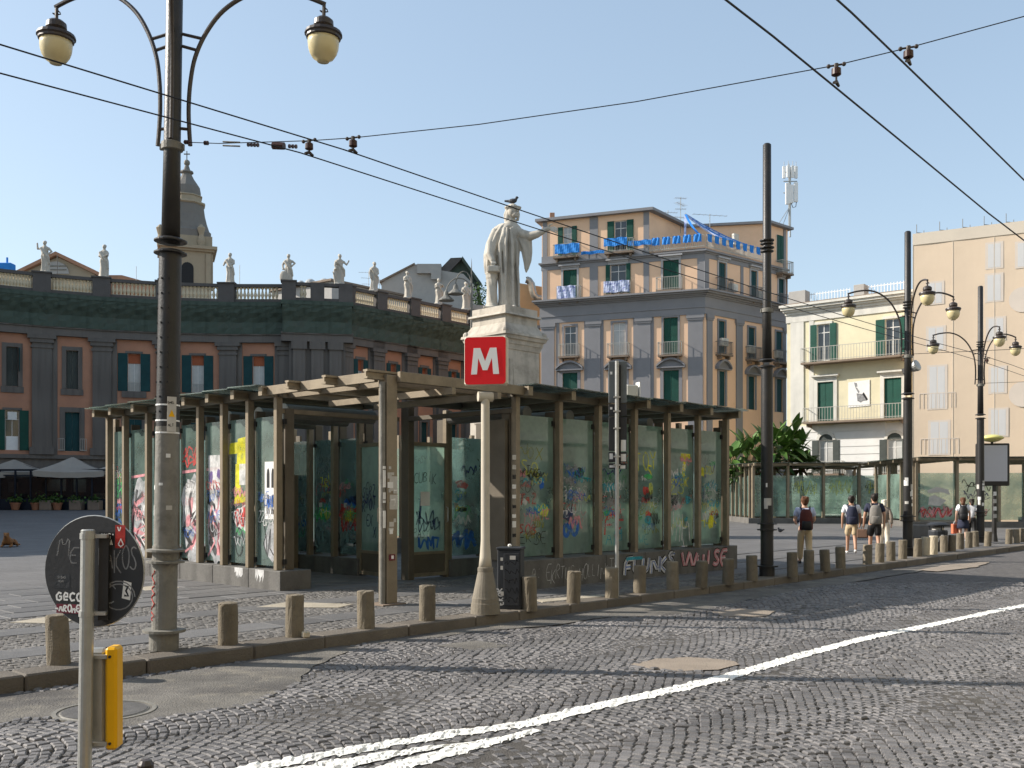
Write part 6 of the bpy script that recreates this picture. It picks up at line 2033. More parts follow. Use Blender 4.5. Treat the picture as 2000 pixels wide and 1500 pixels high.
for u in (1790, 1835, 1880, 1922, 1965, 2008):
    a, z = WW.pix(u, 447)
    mb = MB().path([(0, .1, -.6), (0, .1, .62)], .022, 6).path([(0, .1, .08), (.42, .3, .04)], .022, 6).path([(.42, .3, -.6), (.42, .3, .22)], .022, 6)
    WW.put('scaffold_pole', mb, M['iron_worn'], a, zt)

# ------------------------------------------------------------------ curved palace
ZP = 21.0
def pal_at(u, v):
    Y = (ZP - HC) * F / (V0 - v)
    return Vector(((u - 1000) * Y / F, Y, 0))
AC_, AR_ = Vector((-23.0, 51.5, 0)), 38.2
def arc_hit(u):
    t = (u - 1000) / F
    # (t Y - cx)^2 + (Y - cy)^2 = r^2, far root
    a = t * t + 1; b = -2 * (t * AC_.x + AC_.y); c = AC_.x ** 2 + AC_.y ** 2 - AR_ ** 2
    Y = (-b + math.sqrt(b * b - 4 * a * c)) / (2 * a)
    return Vector((t * Y, Y, 0))
pal = thing('palace', 'long dark curved palace with terracotta bays, green netting and stone balustrade', 'palace', arc_hit(330))
nodes = [arc_hit(u) for u in (-150, -35, 82, 200, 325, 447, 563)]
wing0, wing1 = Vector((-15.6, 90.4, 0)), Vector((3.0, 111.2, 0))
wd = (wing1 - wing0).normalized()
def wing_hit(u):
    t = (u - 1000) / F
    k = (t * wing0.y - wing0.x) / (wd.x - t * wd.y)
    return wing0 + wd * k
segs = []
for i in range(6): segs.append((nodes[i], nodes[i + 1], 'arc', (-92, 24, 141, 262, 386, 505)[i]))
pier_a, pier_b = nodes[6] + Vector((.3, -1.0, 0)), wing_hit(672) + Vector((.25, -.75, 0))
segs.append((pier_a, pier_b, 'pier', None))
wn_ = [wing_hit(u) for u in (672, 735, 800, 860, 914, 960, 1005)]
for i in range(6): segs.append((wn_[i], wn_[i + 1], 'wing', (704, 768, 829, 886, 938, 985)[i]))
far_left = Vector((nodes[0].x - 1.0, nodes[0].y - 2, 0))
Z = dict(g1=5.1, ent=15.7, arch=16.4, cor=19.0, par0=19.3, ball0=19.55, balt=20.72)
def terr(p): return gz(p.x, p.y)
nb = 0
style_up = {0: 'closed', 1: 'closedg', 2: 'closedg', 3: 'open', 4: 'open', 5: 'open'}
for si, (pa_, pb_, kind, uw) in enumerate(segs):
    Wf = WF(pal, pa_, pb_ - pa_)
    L_ = (pb_ - pa_).length
    holes, wins = [], []
    if kind in ('arc', 'wing'):
        ac_ = Wf.pix(uw, 800)[0]
        ac_ = min(max(ac_, L_ * .38), L_ * .62)
        ww_ = min(1.35, L_ * .2) if kind == 'arc' else min(1.0, L_ * .17)
        up = (ac_ - ww_ / 2, ac_ + ww_ / 2, 11.1, 14.5)
        lo = (ac_ - ww_ / 2 - .1, ac_ + ww_ / 2 + .1, 5.6, 9.05)
        gr = (ac_ - 1.7, ac_ + 1.7, .0, 4.0)
        holes = [up, lo] + ([gr] if L_ > 4.4 else [])
        wins = [(up, 'u'), (lo, 'l')]
    # walls
    Wf.put('wall', wall_holes(MB(), 0, L_, 5.1, 15.8, holes, .5), M['rust' if kind != 'pier' else 'piperno'])
    Wf.put('ground_wall', wall_holes(MB(), 0, L_, -.2, 5.0, [h for h in holes if h[3] < 5], .8), M['piperno'])
    if holes and holes[-1][3] < 5: Wf.put('arcade_shade', MB().box(holes[-1][0], holes[-1][1], .75, .8, 0, 4.0), M['black'])  # black panel stands in for the shade deep inside the arcade
    Wf.put('string_course', MB().box(-.02, L_ + .02, -.28, .0, 4.9, 5.25), M['piperno'])
    if kind != 'pier':
        for a_ in (0,) if si not in (5, 12) else (0, L_):
            pw_ = .78 if kind == 'arc' else .6
            Wf.put('pilaster', MB().box(-pw_, pw_, -.38, .0, 5.26, 15.0).box(-pw_ * 1.25, pw_ * 1.25, -.50, .0, 5.26, 5.9).box(-pw_ * 1.12, pw_ * 1.12, -.46, 0, 14.55, 14.75).box(-pw_ * 1.2, pw_ * 1.2, -.52, .0, 15.001, 15.35).box(-pw_ * 1.45, pw_ * 1.45, -.62, .0, 15.351, 15.69), M['piperno'], a_)
            Wf.put('pilaster_margin', MB().box(-pw_ - .45, -pw_ - .001, -.1, .0, 5.26, 15.68).box(pw_ + .001, pw_ + .45, -.1, .0, 5.26, 15.68), M['piperno'], a_)
    else:
        for a_ in (.9, L_ / 2, L_ - .9):
            Wf.put('pilaster', MB().box(-.55, .55, -.35, .0, 5.26, 15.0).box(-.7, .7, -.5, .0, 15.001, 15.69), M['piperno'], a_)
    # entablature under netting, cornice
    e_ = .25 if kind == 'arc' else .7
    yb2 = .1 if kind == 'arc' else 1.6
    mb = MB()
    mb.box(-e_, L_ + e_, -.42, yb2, 15.7, 16.35).box(-e_, L_ + e_, -.55, yb2, 16.351, 16.55)
    Wf.put('architrave', mb, M['piperno'])
    mb = MB()
    nx = 10
    prof_ = [(16.45, .60), (17.0, .63), (17.5, .60), (17.9, .82), (18.3, 1.05), (18.62, 1.15), (18.9, 1.22)]
    pq = []
    for j, (z, o_) in enumerate(prof_):
        for i in range(nx + 1):
            t = i / nx
            x = -e_ * .8 + (L_ + 1.6 * e_) * t
            pq.append((x, -o_ + .05 * math.sin(i * 1.9 + j * 2.3 + si), z + (.03 * math.sin(i * 2.7 + si) if j else 0)))
    mb.add(pq, [(j * (nx + 1) + i, j * (nx + 1) + i + 1, (j + 1) * (nx + 1) + i + 1, (j + 1) * (nx + 1) + i) for j in range(len(prof_) - 1) for i in range(nx)])
    Wf.put('netting', mb, M['net'])
    Wf.put('cornice', MB().box(-e_, L_ + e_, -1.25, .4 + yb2, 18.9, 19.12).box(-e_, L_ + e_, -1.05, .4 + yb2, 19.121, 19.3), M['net'])
    # balustrade
    bl = Wf.put('balustrade', MB().box(0, L_, -.75, -.25, 19.301, 19.6).box(0, L_, -.8, -.2, 20.7, 20.98), M['rail_stone'])
    pedw = .72 if kind == 'arc' else .62
    obj('pedestal', MB().box(-pedw, pedw, -.95, -.05, 19.302, 20.99).box(-pedw - .1, pedw + .1, -1.05, .05, 20.991, 21.12), M['rail_stone'], bl)
    if kind == 'pier':
        for a_ in (L_ * .5, L_): obj('pedestal', MB().box(a_ - pedw, a_ + pedw, -.95, -.05, 19.302, 20.99), M['rail_stone'], bl)
        spots = [L_ * .25 - .15, L_ * .25 + .15]
    else:
        n = 12 if kind == 'arc' else 11
        i0, i1 = pedw + .22, L_ - pedw - .22
        spots = [i0 + (i1 - i0) * i / (n - 1) for i in range(n)]
        if si in (1, 2, 7, 8, 9, 10): obj('backing_wall', MB().box(.6, L_ - .6, .8, .9, 19.3, 20.9), M['bal'], bl) if si in (1, 2) else None
    if kind == 'wing':
        bmesh_b = shared('baluster_slim', lambda: MB().lathe([(.12, 0), (.12, .06), (.06, .1), (.10, .3), (.11, .42), (.06, .62), (.05, .9), (.08, .98), (.12, 1.02), (.12, 1.1)], 8))
    else:
        bmesh_b = shared('baluster', lambda: MB().lathe([(.15, 0), (.15, .07), (.08, .12), (.14, .3), (.16, .42), (.10, .65), (.07, .88), (.11, .96), (.15, 1.0), (.15, 1.1)], 8))
    if not bmesh_b.materials: bmesh_b.materials.append(M['bal'])
    for x in spots:
        o = obj('baluster', bmesh_b, None, bl, (x, -.5, 19.6)); nb += 1
    # windows
    for r, lv in wins:
        st = 'closed'
        if kind == 'arc':
            if lv == 'u':
                if si in (1, 2):
                    w_ = window(Wf, r, 'closed', 'grey_sh', surround=('piperno', .34, None), depth=.3)
                    w = r[1] - r[0]
                    obj('sill_panel', MB().box(-.42, w + .42, -.1, 0, -.55, -.02), M['piperno'], w_)
                    if si == 1: obj('open_leaf', MB().box(w + .02, w + .07, -.75, -.0, 1.3, 3.3), M['blue'] if 0 else M['shutter_teal'], w_)
                else:
                    w_ = window(Wf, r, 'open', 'shutter_teal', sw=.82, surround=('piperno', .2, None), depth=.3, roller=.26, glassm='pane_light')
                    w = r[1] - r[0]
                    obj('sill_panel', MB().box(-.5, w + .5, -.16, 0, -.6, -.02), M['piperno'], w_)
                    mb = MB().box(0, w, -.03, .0, .75, .8)
                    for i in range(9): mb.box(w * i / 8 - .015, w * i / 8 + .015, -.028, -.002, 0, .75)
                    tag(obj('window_rail', mb, M['railing'], w_), kind='stuff')
            else:
                if si == 1:
                    w_ = window(Wf, r, 'open', 'shutter', sw=.7, surround=('piperno', .2, None), depth=.3)
                    obj('notice', MB().box(.2, r[1] - r[0] - .2, .02, .03, 2.6, 3.3), M['paper'], w_); obj('door_panel', MB().box(.1, r[1] - r[0] - .1, .2, .23, 0, 1.2), M['white'], w_)
                else:
                    w_ = window(Wf, r, 'closed', 'shutter_teal', surround=('piperno', .42, None), depth=.3)
                    mb = MB()
                    w = r[1] - r[0]
                    for x0, x1 in ((-.55, -.05), (w + .05, w + .55)):
                        mb.box(x0, x1, -.52, -.49, 1.05, 1.1).box(x0, x1, -.52, -.49, .05, .1)
                        for i in range(4): mb.box(x0 + (x1 - x0) * i / 3 - .02, x0 + (x1 - x0) * i / 3 + .02, -.518, -.492, 0, 1.05)
                    tag(obj('window_rail', mb, M['railing'], w_), kind='stuff')
        else:
            window(Wf, r, 'open' if lv == 'u' else 'closed', 'shutter_teal', sw=.5, surround=('piperno', .25, None), depth=.3, roller=.3 if lv == 'u' else None, glassm='pane_light')
    # thickness: roof slab behind
    Wf.put('roof', MB().box(-.5, L_ + .5, .4, 9, 19.0, 19.25), M['rail_stone'])
# unseen left wing, placed so that its shadow covers the left paving
lw = WF(pal, Vector((-47.2, 33.5, 0)), Vector((0, 1, 0)) * 1)
lw2 = WF(pal, Vector((-47.2, 33.5, 0)), Vector((.04, 1, 0)))
dist = (nodes[0] - Vector((-47.2, 33.5, 0)))
LW = WF(pal, nodes[0] - dist * 1.0, dist)
Ld = dist.length
n_ = 8
hs = []
for i in range(n_):
    a_ = (i + .5) * Ld / n_
    hs += [(a_ - .7, a_ + .7, 11.1, 14.5), (a_ - .8, a_ + .8, 5.6, 9.05)]
# this wing faces right (towards the square): built with x running away from the viewer
LWm = WF(pal, nodes[0] - dist, dist)
LWm.n = -LWm.n
wl_ = MB()
LF = WF(pal, nodes[0] - dist, dist)
def flipbox(x0, x1, y0, y1, z0, z1): return (x0, x1, -y1, -y0, z0, z1)
LF.put('wall', MB().box(0, Ld, 0, 8, -.2, 19.0), M['rust'])
LF.put('string_course', MB().box(0, Ld, -.3, 0, 4.9, 5.25), M['piperno'])
LF.put('cornice', MB().box(-1, Ld, -1.2, 8, 17.0, 19.3), M['net'])
LF.put('balustrade', MB().box(0, Ld, -.8, -.2, 19.3, 21.0), M['rail_stone'])
for i in range(n_ + 1):
    LF.put('pilaster', MB().box(-.75, .75, -.35, 0, 5.26, 15.6), M['piperno'], i * Ld / n_)
for (a0, a1, z0, z1) in hs:
    LF.put('shutter', MB().box(a0, a1, -.08, -.01, z0, z1), M['shutter_teal'])

# plant tuft growing from the cornice
def leaf_tuft(name, label, cat, loc, n, spread, drop, seed, size=.16, m='leaf_d', group=None):
    q = random.Random(seed)
    mb = MB()
    for _ in range(n):
        t = q.random()
        c = Vector((q.gauss(0, spread * (1 - .45 * t)), q.gauss(0, .25), -drop * t + q.gauss(0, .2)))
        d = Vector((q.gauss(0, 1), q.gauss(0, 1) - .5, q.gauss(-.2, .8))).normalized() * size * q.uniform(.6, 1.3)
        s = d.cross(Vector((q.gauss(0, 1), q.gauss(0, 1), q.gauss(0, 1)))).normalized() * size * .4
        mb.quad(c, c + d * .5 + s, c + d, c + d * .5 - s)
    return tag(obj(name, mb, M[m], None, loc), label, cat, group)
leaf_tuft('wild_plant', 'green wild plant hanging from the palace cornice', 'plant', pal_at(540, 568) + Vector((0, -1.5, 18.9)), 420, .85, 2.4, 3)
leaf_tuft('wild_plant', 'small dark green weed on the palace parapet corner', 'plant', pal_at(615, 568) + Vector((0, -2.0, 19.5)), 90, .35, 1.1, 4)
leaf_tuft('wild_plant', 'faint green weed behind the nearest lamp post on the cornice', 'plant', pal_at(362, 568) + Vector((0, -1.4, 18.9)), 160, .45, 1.2, 5)

# ------------------------------------------------------------------ things behind the palace
bt_ = P(365, 560, 130); bt_.z = 0
tw = thing('bell_tower', 'stone bell tower with curved dark top rising behind the palace', 'bell tower', bt_)
s_ = .0684                      # metres per photo pixel at that distance
zT = lambda v: HC + (V0 - v) * 130 / F
rz_ = R(20)
def tsq(hw, z0, z1, m, name, c=.02): return obj(name, MB().box(-hw, hw, -hw, hw, z0, z1, R(20), (0, 0)), M[m], tw)
tsq(3.0, 0, zT(500), 'tower', 'shaft')
tsq(3.35, zT(500), zT(496), 'tower', 'cornice'); tsq(3.7, zT(496), zT(490), 'tower', 'cornice'); tsq(3.1, zT(490), zT(470), 'tower', 'attic')
for k in range(4):
    a = R(20 + 90 * k)
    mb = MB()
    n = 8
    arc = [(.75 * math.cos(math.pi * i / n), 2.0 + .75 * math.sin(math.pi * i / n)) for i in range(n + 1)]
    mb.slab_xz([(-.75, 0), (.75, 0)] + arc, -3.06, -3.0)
    obj('belfry_shade', mb, M['black'], tw, (0, 0, zT(562)), a)  # solid black arch painted in for the shade inside the belfry
    mb = MB()
    for x in (-2.6, -1.3, 1.3, 2.6): mb.box(x - .28, x + .28, -3.22, -3.0, 0, 4.6)
    for x in (-2.6, 2.6): obj('tower_pilaster', MB().box(x - .3, x + .3, -3.2, -3.0, 0, 4.7), M['tower'], tw, (0, 0, zT(572)), a)
def tl(prof, m, name, n=8): return obj(name, MB().lathe([(r, zT(v)) for r, v in prof], n, fold=None), M[m], tw, (0, 0, 0), R(20 + 22.5))
tl([(3.3, 470), (3.28, 457), (3.05, 454), (2.72, 440), (2.45, 424), (2.30, 408), (2.25, 403)], 'tower_d', 'curved_roof')
tl([(2.3, 403), (2.5, 401), (2.45, 398), (2.0, 396), (1.95, 387), (2.1, 386), (2.05, 384)], 'tower', 'upper_cornice')
tl([(1.8, 384), (1.78, 376), (1.66, 366), (1.30, 358), (.92, 350), (.68, 343), (.62, 340), (.86, 338), (.82, 335), (.45, 333), (.22, 322)], 'tower_d', 'onion_top', 12)
obj('finial_ball', MB().ball((0, 0, zT(318)), .42, 10, 7), M['iron_worn'], tw)
obj('finial_cross', MB().box(-.05, .05, -.05, .05, zT(316), zT(295)).box(-.4, .4, -.051, .051, zT(302), zT(300)), M['iron_worn'], tw)
for k in (-1, 1): obj('corner_vase', MB().lathe([(.4, zT(490)), (.5, zT(480)), (.3, zT(468)), (.55, zT(455)), (.1, zT(448))], 8, (k * 2.7, -2.4, 0)), M['tower'], tw)
# church gable
cgp = P(112, 502, 118)
ch = thing('church', 'church front with a shallow gable and lunette behind the palace balustrade', 'church', Vector((cgp.x, 118, 0)))
k_ = 118 / F
apx = lambda u, v: ((u - 112) * k_, HC + (V0 - v) * k_)
obj('gable_wall', MB().slab_xz([apx(40, 560), apx(185, 560), apx(185, 535), apx(112, 502), apx(40, 535)], 0, .6), M['tower'], ch)
for a, b in (((36, 537), (112, 500)), ((112, 500), (190, 537))):
    p, q_ = apx(*a), apx(*b)
    obj('roof_edge', MB().slab_xz([p, q_, (q_[0], q_[1] + .45), (p[0], p[1] + .45)], -.5, 12), M['tile'], ch)
n = 10
arc = [(apx(108, 0)[0] + 1.7 * math.cos(math.pi * i / n), apx(0, 535)[1] + 1.5 * math.sin(math.pi * i / n)) for i in range(n + 1)]
obj('lunette', MB().slab_xz(arc, -.1, -.01), M['old'], ch)
for z in (.45, .9): obj('lunette_bar', MB().box(arc[-1][0] + .3, arc[0][0] - .3, -.2, -.101, arc[0][1] + z, arc[0][1] + z + .1), M['iron_worn'], ch)
obj('low_roof', MB().slab_xz([apx(150, 560), apx(320, 560), apx(320, 556), apx(225, 530), apx(185, 530)], 2, 10), M['tile'], ch)
aerial(Vector((P(112, 540, 95).x, 95, 19.3)), P(0, 498, 95).z - 19.3, 'thin rusty rod standing in front of the church gable', [], 'iron_brown')
aerial(Vector((P(266, 552, 95).x, 95, 19.3)), P(0, 520, 95).z - 19.3, 'thin lone rod between church and bell tower', [])
aerial(Vector((P(468, 552, 95).x, 95, 19.3)), P(0, 518, 95).z - 19.3, 'rod with a short arm behind the third roof statue', [(2.0, .5, 0)])
bx = tag(obj('water_tank', MB().cbox(-.6, .6, -.5, .5, 0, 1.1, .05).path([(0, 0, 1.1), (0, 0, 1.7)], .1, 8), M['blue'], None, Vector((P(14, 525, 95).x, 95, P(0, 525, 95).z - .6))), 'small blue water tank at the left edge of the roofline', 'water tank')
# flat roofed block with round skylights
fk = 112 / F
fb = thing('flat_roof_block', 'low pale flat roofed rooftop block with round skylights behind the palace', 'building', Vector((P(648, 550, 112).x, 112, 0)))
fx = lambda u: (u - 648) * fk
fz = lambda v: HC + (V0 - v) * fk
obj('wall', MB().prism([(fx(505), 6), (fx(648), 0), (fx(775), 9), (fx(700), 20), (fx(505), 20)], 0, fz(549)), M['old'], fb)
obj('roof_edge', MB().prism([(fx(502), 5.7), (fx(648), -.4), (fx(780), 8.8), (fx(700), 20), (fx(502), 20)], fz(549), fz(545)), M['slabdark'], fb)
for u, r_ in ((549, .6), (575, .5), (594, .7), (622, .75)):
    obj('skylight', MB().ball((fx(u), 3.5, fz(545) + .1), (r_, r_, r_ * 1.0), 12, 8), M['pane_light'], fb)
aerial(Vector((P(720, 560, 118).x, 118, fz(560))), 3.2, 'pair of tall roof aerials left of the grey gabled house', [(3.0, 1.2, .1), (2.3, .9, .3), (1.6, .8, .1)])
aerial(Vector((P(741, 560, 118).x, 118, fz(560))), 2.2, 'shorter roof aerial close to the grey gabled house', [(2.1, .9, .2), (1.5, .7, .4)])
# old gabled house
ok_ = 124 / F
oh = thing('gabled_house', 'old stained grey house with stepped gable and mossy roof behind the palace', 'house', Vector((P(850, 560, 124).x, 124, 0)))
ox = lambda u: (u - 850) * ok_
oz = lambda v: HC + (V0 - v) * ok_
obj('front_wall', MB().slab_xz([(ox(745), 0), (ox(930), 0), (ox(930), oz(560)), (ox(905), oz(535)), (ox(862), oz(528)), (ox(858), oz(520)), (ox(810), oz(516)), (ox(745), oz(552))], 0, 8), M['old'], oh)
obj('parapet', MB().slab_xz([(ox(742), oz(553)), (ox(810), oz(517)), (ox(810), oz(514)), (ox(742), oz(549))], -.3, 8), M['slabdark'], oh)
obj('chimney_wall', MB().box(ox(815), ox(862), -.5, .8, oz(535), oz(517)).box(ox(843), ox(862), -.8, -.501, oz(548), oz(534)), M['old'], oh)
obj('green_gable', MB().slab_xz([(ox(862), oz(560)), (ox(935), oz(560)), (ox(935), oz(548)), (ox(903), oz(502)), (ox(858), oz(526))], 1.0, 14), M['net'], oh)
obj('gable_roof', MB().slab_xz([(ox(856), oz(528)), (ox(880), oz(503)), (ox(904), oz(502)), (ox(876), oz(531))], .2, .9), M['tile'] if 0 else M['rail_stone'], oh)
obj('gable_edge', MB().slab_xz([(ox(903), oz(500)), (ox(940), oz(552)), (ox(936), oz(556)), (ox(902), oz(506))], .0, 1.0), M['net'], oh)
leaf_tuft('wild_plant', 'dark creeper growing on the roof edge left of the monument', 'plant', Vector((P(938, 570, 110).x, 110, P(0, 555, 110).z)), 300, .7, 3.0, 8, .3)
dk = tag(obj('side_building', MB().box(0, 5, 0, 6, 0, P(0, 596, 104).z), M['old'], None, Vector((P(905, 600, 104).x, 104, 0))), 'dark narrow house wall directly left of the monument', 'building')
# orange house behind the monument with a bent tin flue
oo = P(1008, 555, 93); oo.z = 0
ob_ = thing('orange_house', 'plain orange house end behind the marble statue', 'house', oo)
kk_ = 93 / F
obj('wall', MB().slab_xz([(0, 0), (5.0, 0), (5.0, P(0, 568, 93).z), (0, P(0, 552, 93).z)], 0, 7), M['orange'], ob_)
obj('wall_band', MB().box(1.0, 5.0, -.2, -.01, P(0, 642, 93).z, P(0, 636, 93).z), M['bgrey'], ob_)
fl_ = thing('tin_flue', 'bent tin flue pipe curving up the orange house', 'flue', P(1058, 585, 92))
kf = 92 / F
pts = [((u - 1058) * kf, 0, (585 - v) * kf) for u, v in ((1062, 584), (1050, 583), (1043, 577), (1040, 566), (1038, 555), (1033, 548), (1028, 546))]
obj('pipe', MB().path(pts, .34, 12, cap=False), M['pipe'], fl_, smooth=True)
obj('pipe_mouth_shade', MB().path([Vector(pts[-1]) + Vector((.12, 0, .02)), Vector(pts[-1]) + Vector((.08, 0, .0))], .29, 12), M['black'], fl_)  # black disc stands in for the shade inside the pipe

# ------------------------------------------------------------------ houses across the street (behind the camera, seen mirrored in the panes)
for i, (k0, k1, h_, m_, lab) in enumerate(((95, 44, 19, 'cream', 'long cream house across the street, right part of the row'), (44, 12, 17.5, 'wwall', 'white house across the street, second of the row'), (12, -16, 20, 'cream', 'cream house across the street behind the viewer'), (-16, -60, 18, 'peach', 'peach house across the street, left part of the row'))):
    o_ = from_kq(k0, -17.5)
    ho = thing('street_house', lab, 'building', o_)
    HW = WF(ho, o_, -KD)
    w_ = k0 - k1
    HW.put('wall', MB().box(.02, w_ - .02, 0, 10, -.2, h_), mat('street_' + m_, {'cream': (.46, .40, .26), 'wwall': (.44, .42, .36), 'peach': (.40, .26, .16)}[m_], .9, .1, .5))
    HW.put('cornice', MB().box(0, w_, -.6, -.002, h_ - .6, h_ - .1), M['wtrim'])
    HW.put('string_course', MB().box(0, w_, -.25, -.002, 4.4, 4.8), M['wtrim'])
    me_w = shared('shutter_pair', lambda: MB().box(-.62, -.02, -.08, -.01, 0, 2.4).box(.02, .62, -.08, -.01, 0, 2.4))
    me_s = shared('window_surround', lambda: MB().box(-.85, -.63, -.1, -.003, -.1, 2.6).box(.63, .85, -.1, -.003, -.1, 2.6).box(-.85, .85, -.12, -.003, 2.601, 2.85))
    n_ = int(w_ / 3.6)
    for r_ in range(int((h_ - 5.6) / 3.7)):
        for j in range(n_):
            x_ = (j + .5) * w_ / n_
            HW.put('window_surround', me_s, M['wtrim'], x_, 5.4 + 3.7 * r_)
            HW.put('shutter', me_w, M['shutter'], x_, 5.4 + 3.7 * r_)
    for j in range(n_):
        x_ = (j + .5) * w_ / n_
        HW.put('shop_front', MB().box(-1.3, 1.3, -.05, -.004, 0, 3.4), M['cafe'], x_)

# ------------------------------------------------------------------ monument
MY = 42.0
mo = P(986, 965, MY); mo.z = 0
def mz(v): return HC + (V0 - v) * MY / F
mon = thing('monument', 'tall pale stone pedestal standing behind the metro sign', 'pedestal', mo)
mrz = math.atan2(PR.y, PR.x)
def sq(h0, h1, z0, z1, name, taper=True):
    h0, h1 = h0 * .70, h1 * .70
    mb = MB()
    vs = [(sx * h, sy * h, z) for h, z in ((h0, z0), (h1, z1)) for sx, sy in ((-1, -1), (1, -1), (1, 1), (-1, 1))]
    mb.add(vs, [(3, 2, 1, 0), (4, 5, 6, 7)] + [(i, (i + 1) % 4, 4 + (i + 1) % 4, 4 + i) for i in range(4)])
    return obj(name, mb, M['ped'], mon, (0, 0, 0), mrz)
sq(3.2, 3.2, 0, .35, 'step'); sq(2.8, 2.8, .351, .7, 'step'); sq(2.35, 2.35, .701, 2.6, 'base_block'); sq(2.45, 2.3, 2.601, 2.8, 'base_moulding'); sq(1.95, 1.95, 2.801, 3.9, 'base_block'); sq(2.05, 1.75, 3.901, 4.2, 'base_moulding')
sq(1.50, 1.50, 4.201, mz(690), 'die')
for k in range(4):
    obj('carved_panel', MB().box(-.80, .80, -1.085, -1.052, 4.8, mz(695) - .3).box(-.6, .6, -1.11, -1.086, 5.2, mz(695) - .7), M['ped'], mon, (0, 0, 0), mrz + k * math.pi / 2)
sq(1.55, 1.62, mz(690) + .001, mz(680), 'cap_moulding'); sq(1.66, 1.70, mz(680) + .001, mz(671), 'cap_moulding'); sq(1.80, 1.86, mz(671) + .001, mz(664), 'cap_moulding'); sq(1.93, 1.90, mz(664) + .001, mz(659), 'cap')
for x, y in ((-1.18, -1.18), (1.18, -1.18), (-1.18, 1.18)):
    obj('corner_ornament', MB().ball((x, y, mz(657)), (.14, .14, .16), 8, 6), M['ped'], mon, (0, 0, 0), mrz)
sq(1.80, 1.44, mz(659) + .001, mz(640), 'slope_block'); sq(1.42, 1.40, mz(640) + .001, mz(624), 'neck_block'); sq(1.62, 1.58, mz(624) + .001, mz(620), 'neck_moulding'); sq(1.42, 1.42, mz(620) + .001, mz(607), 'statue_plinth')

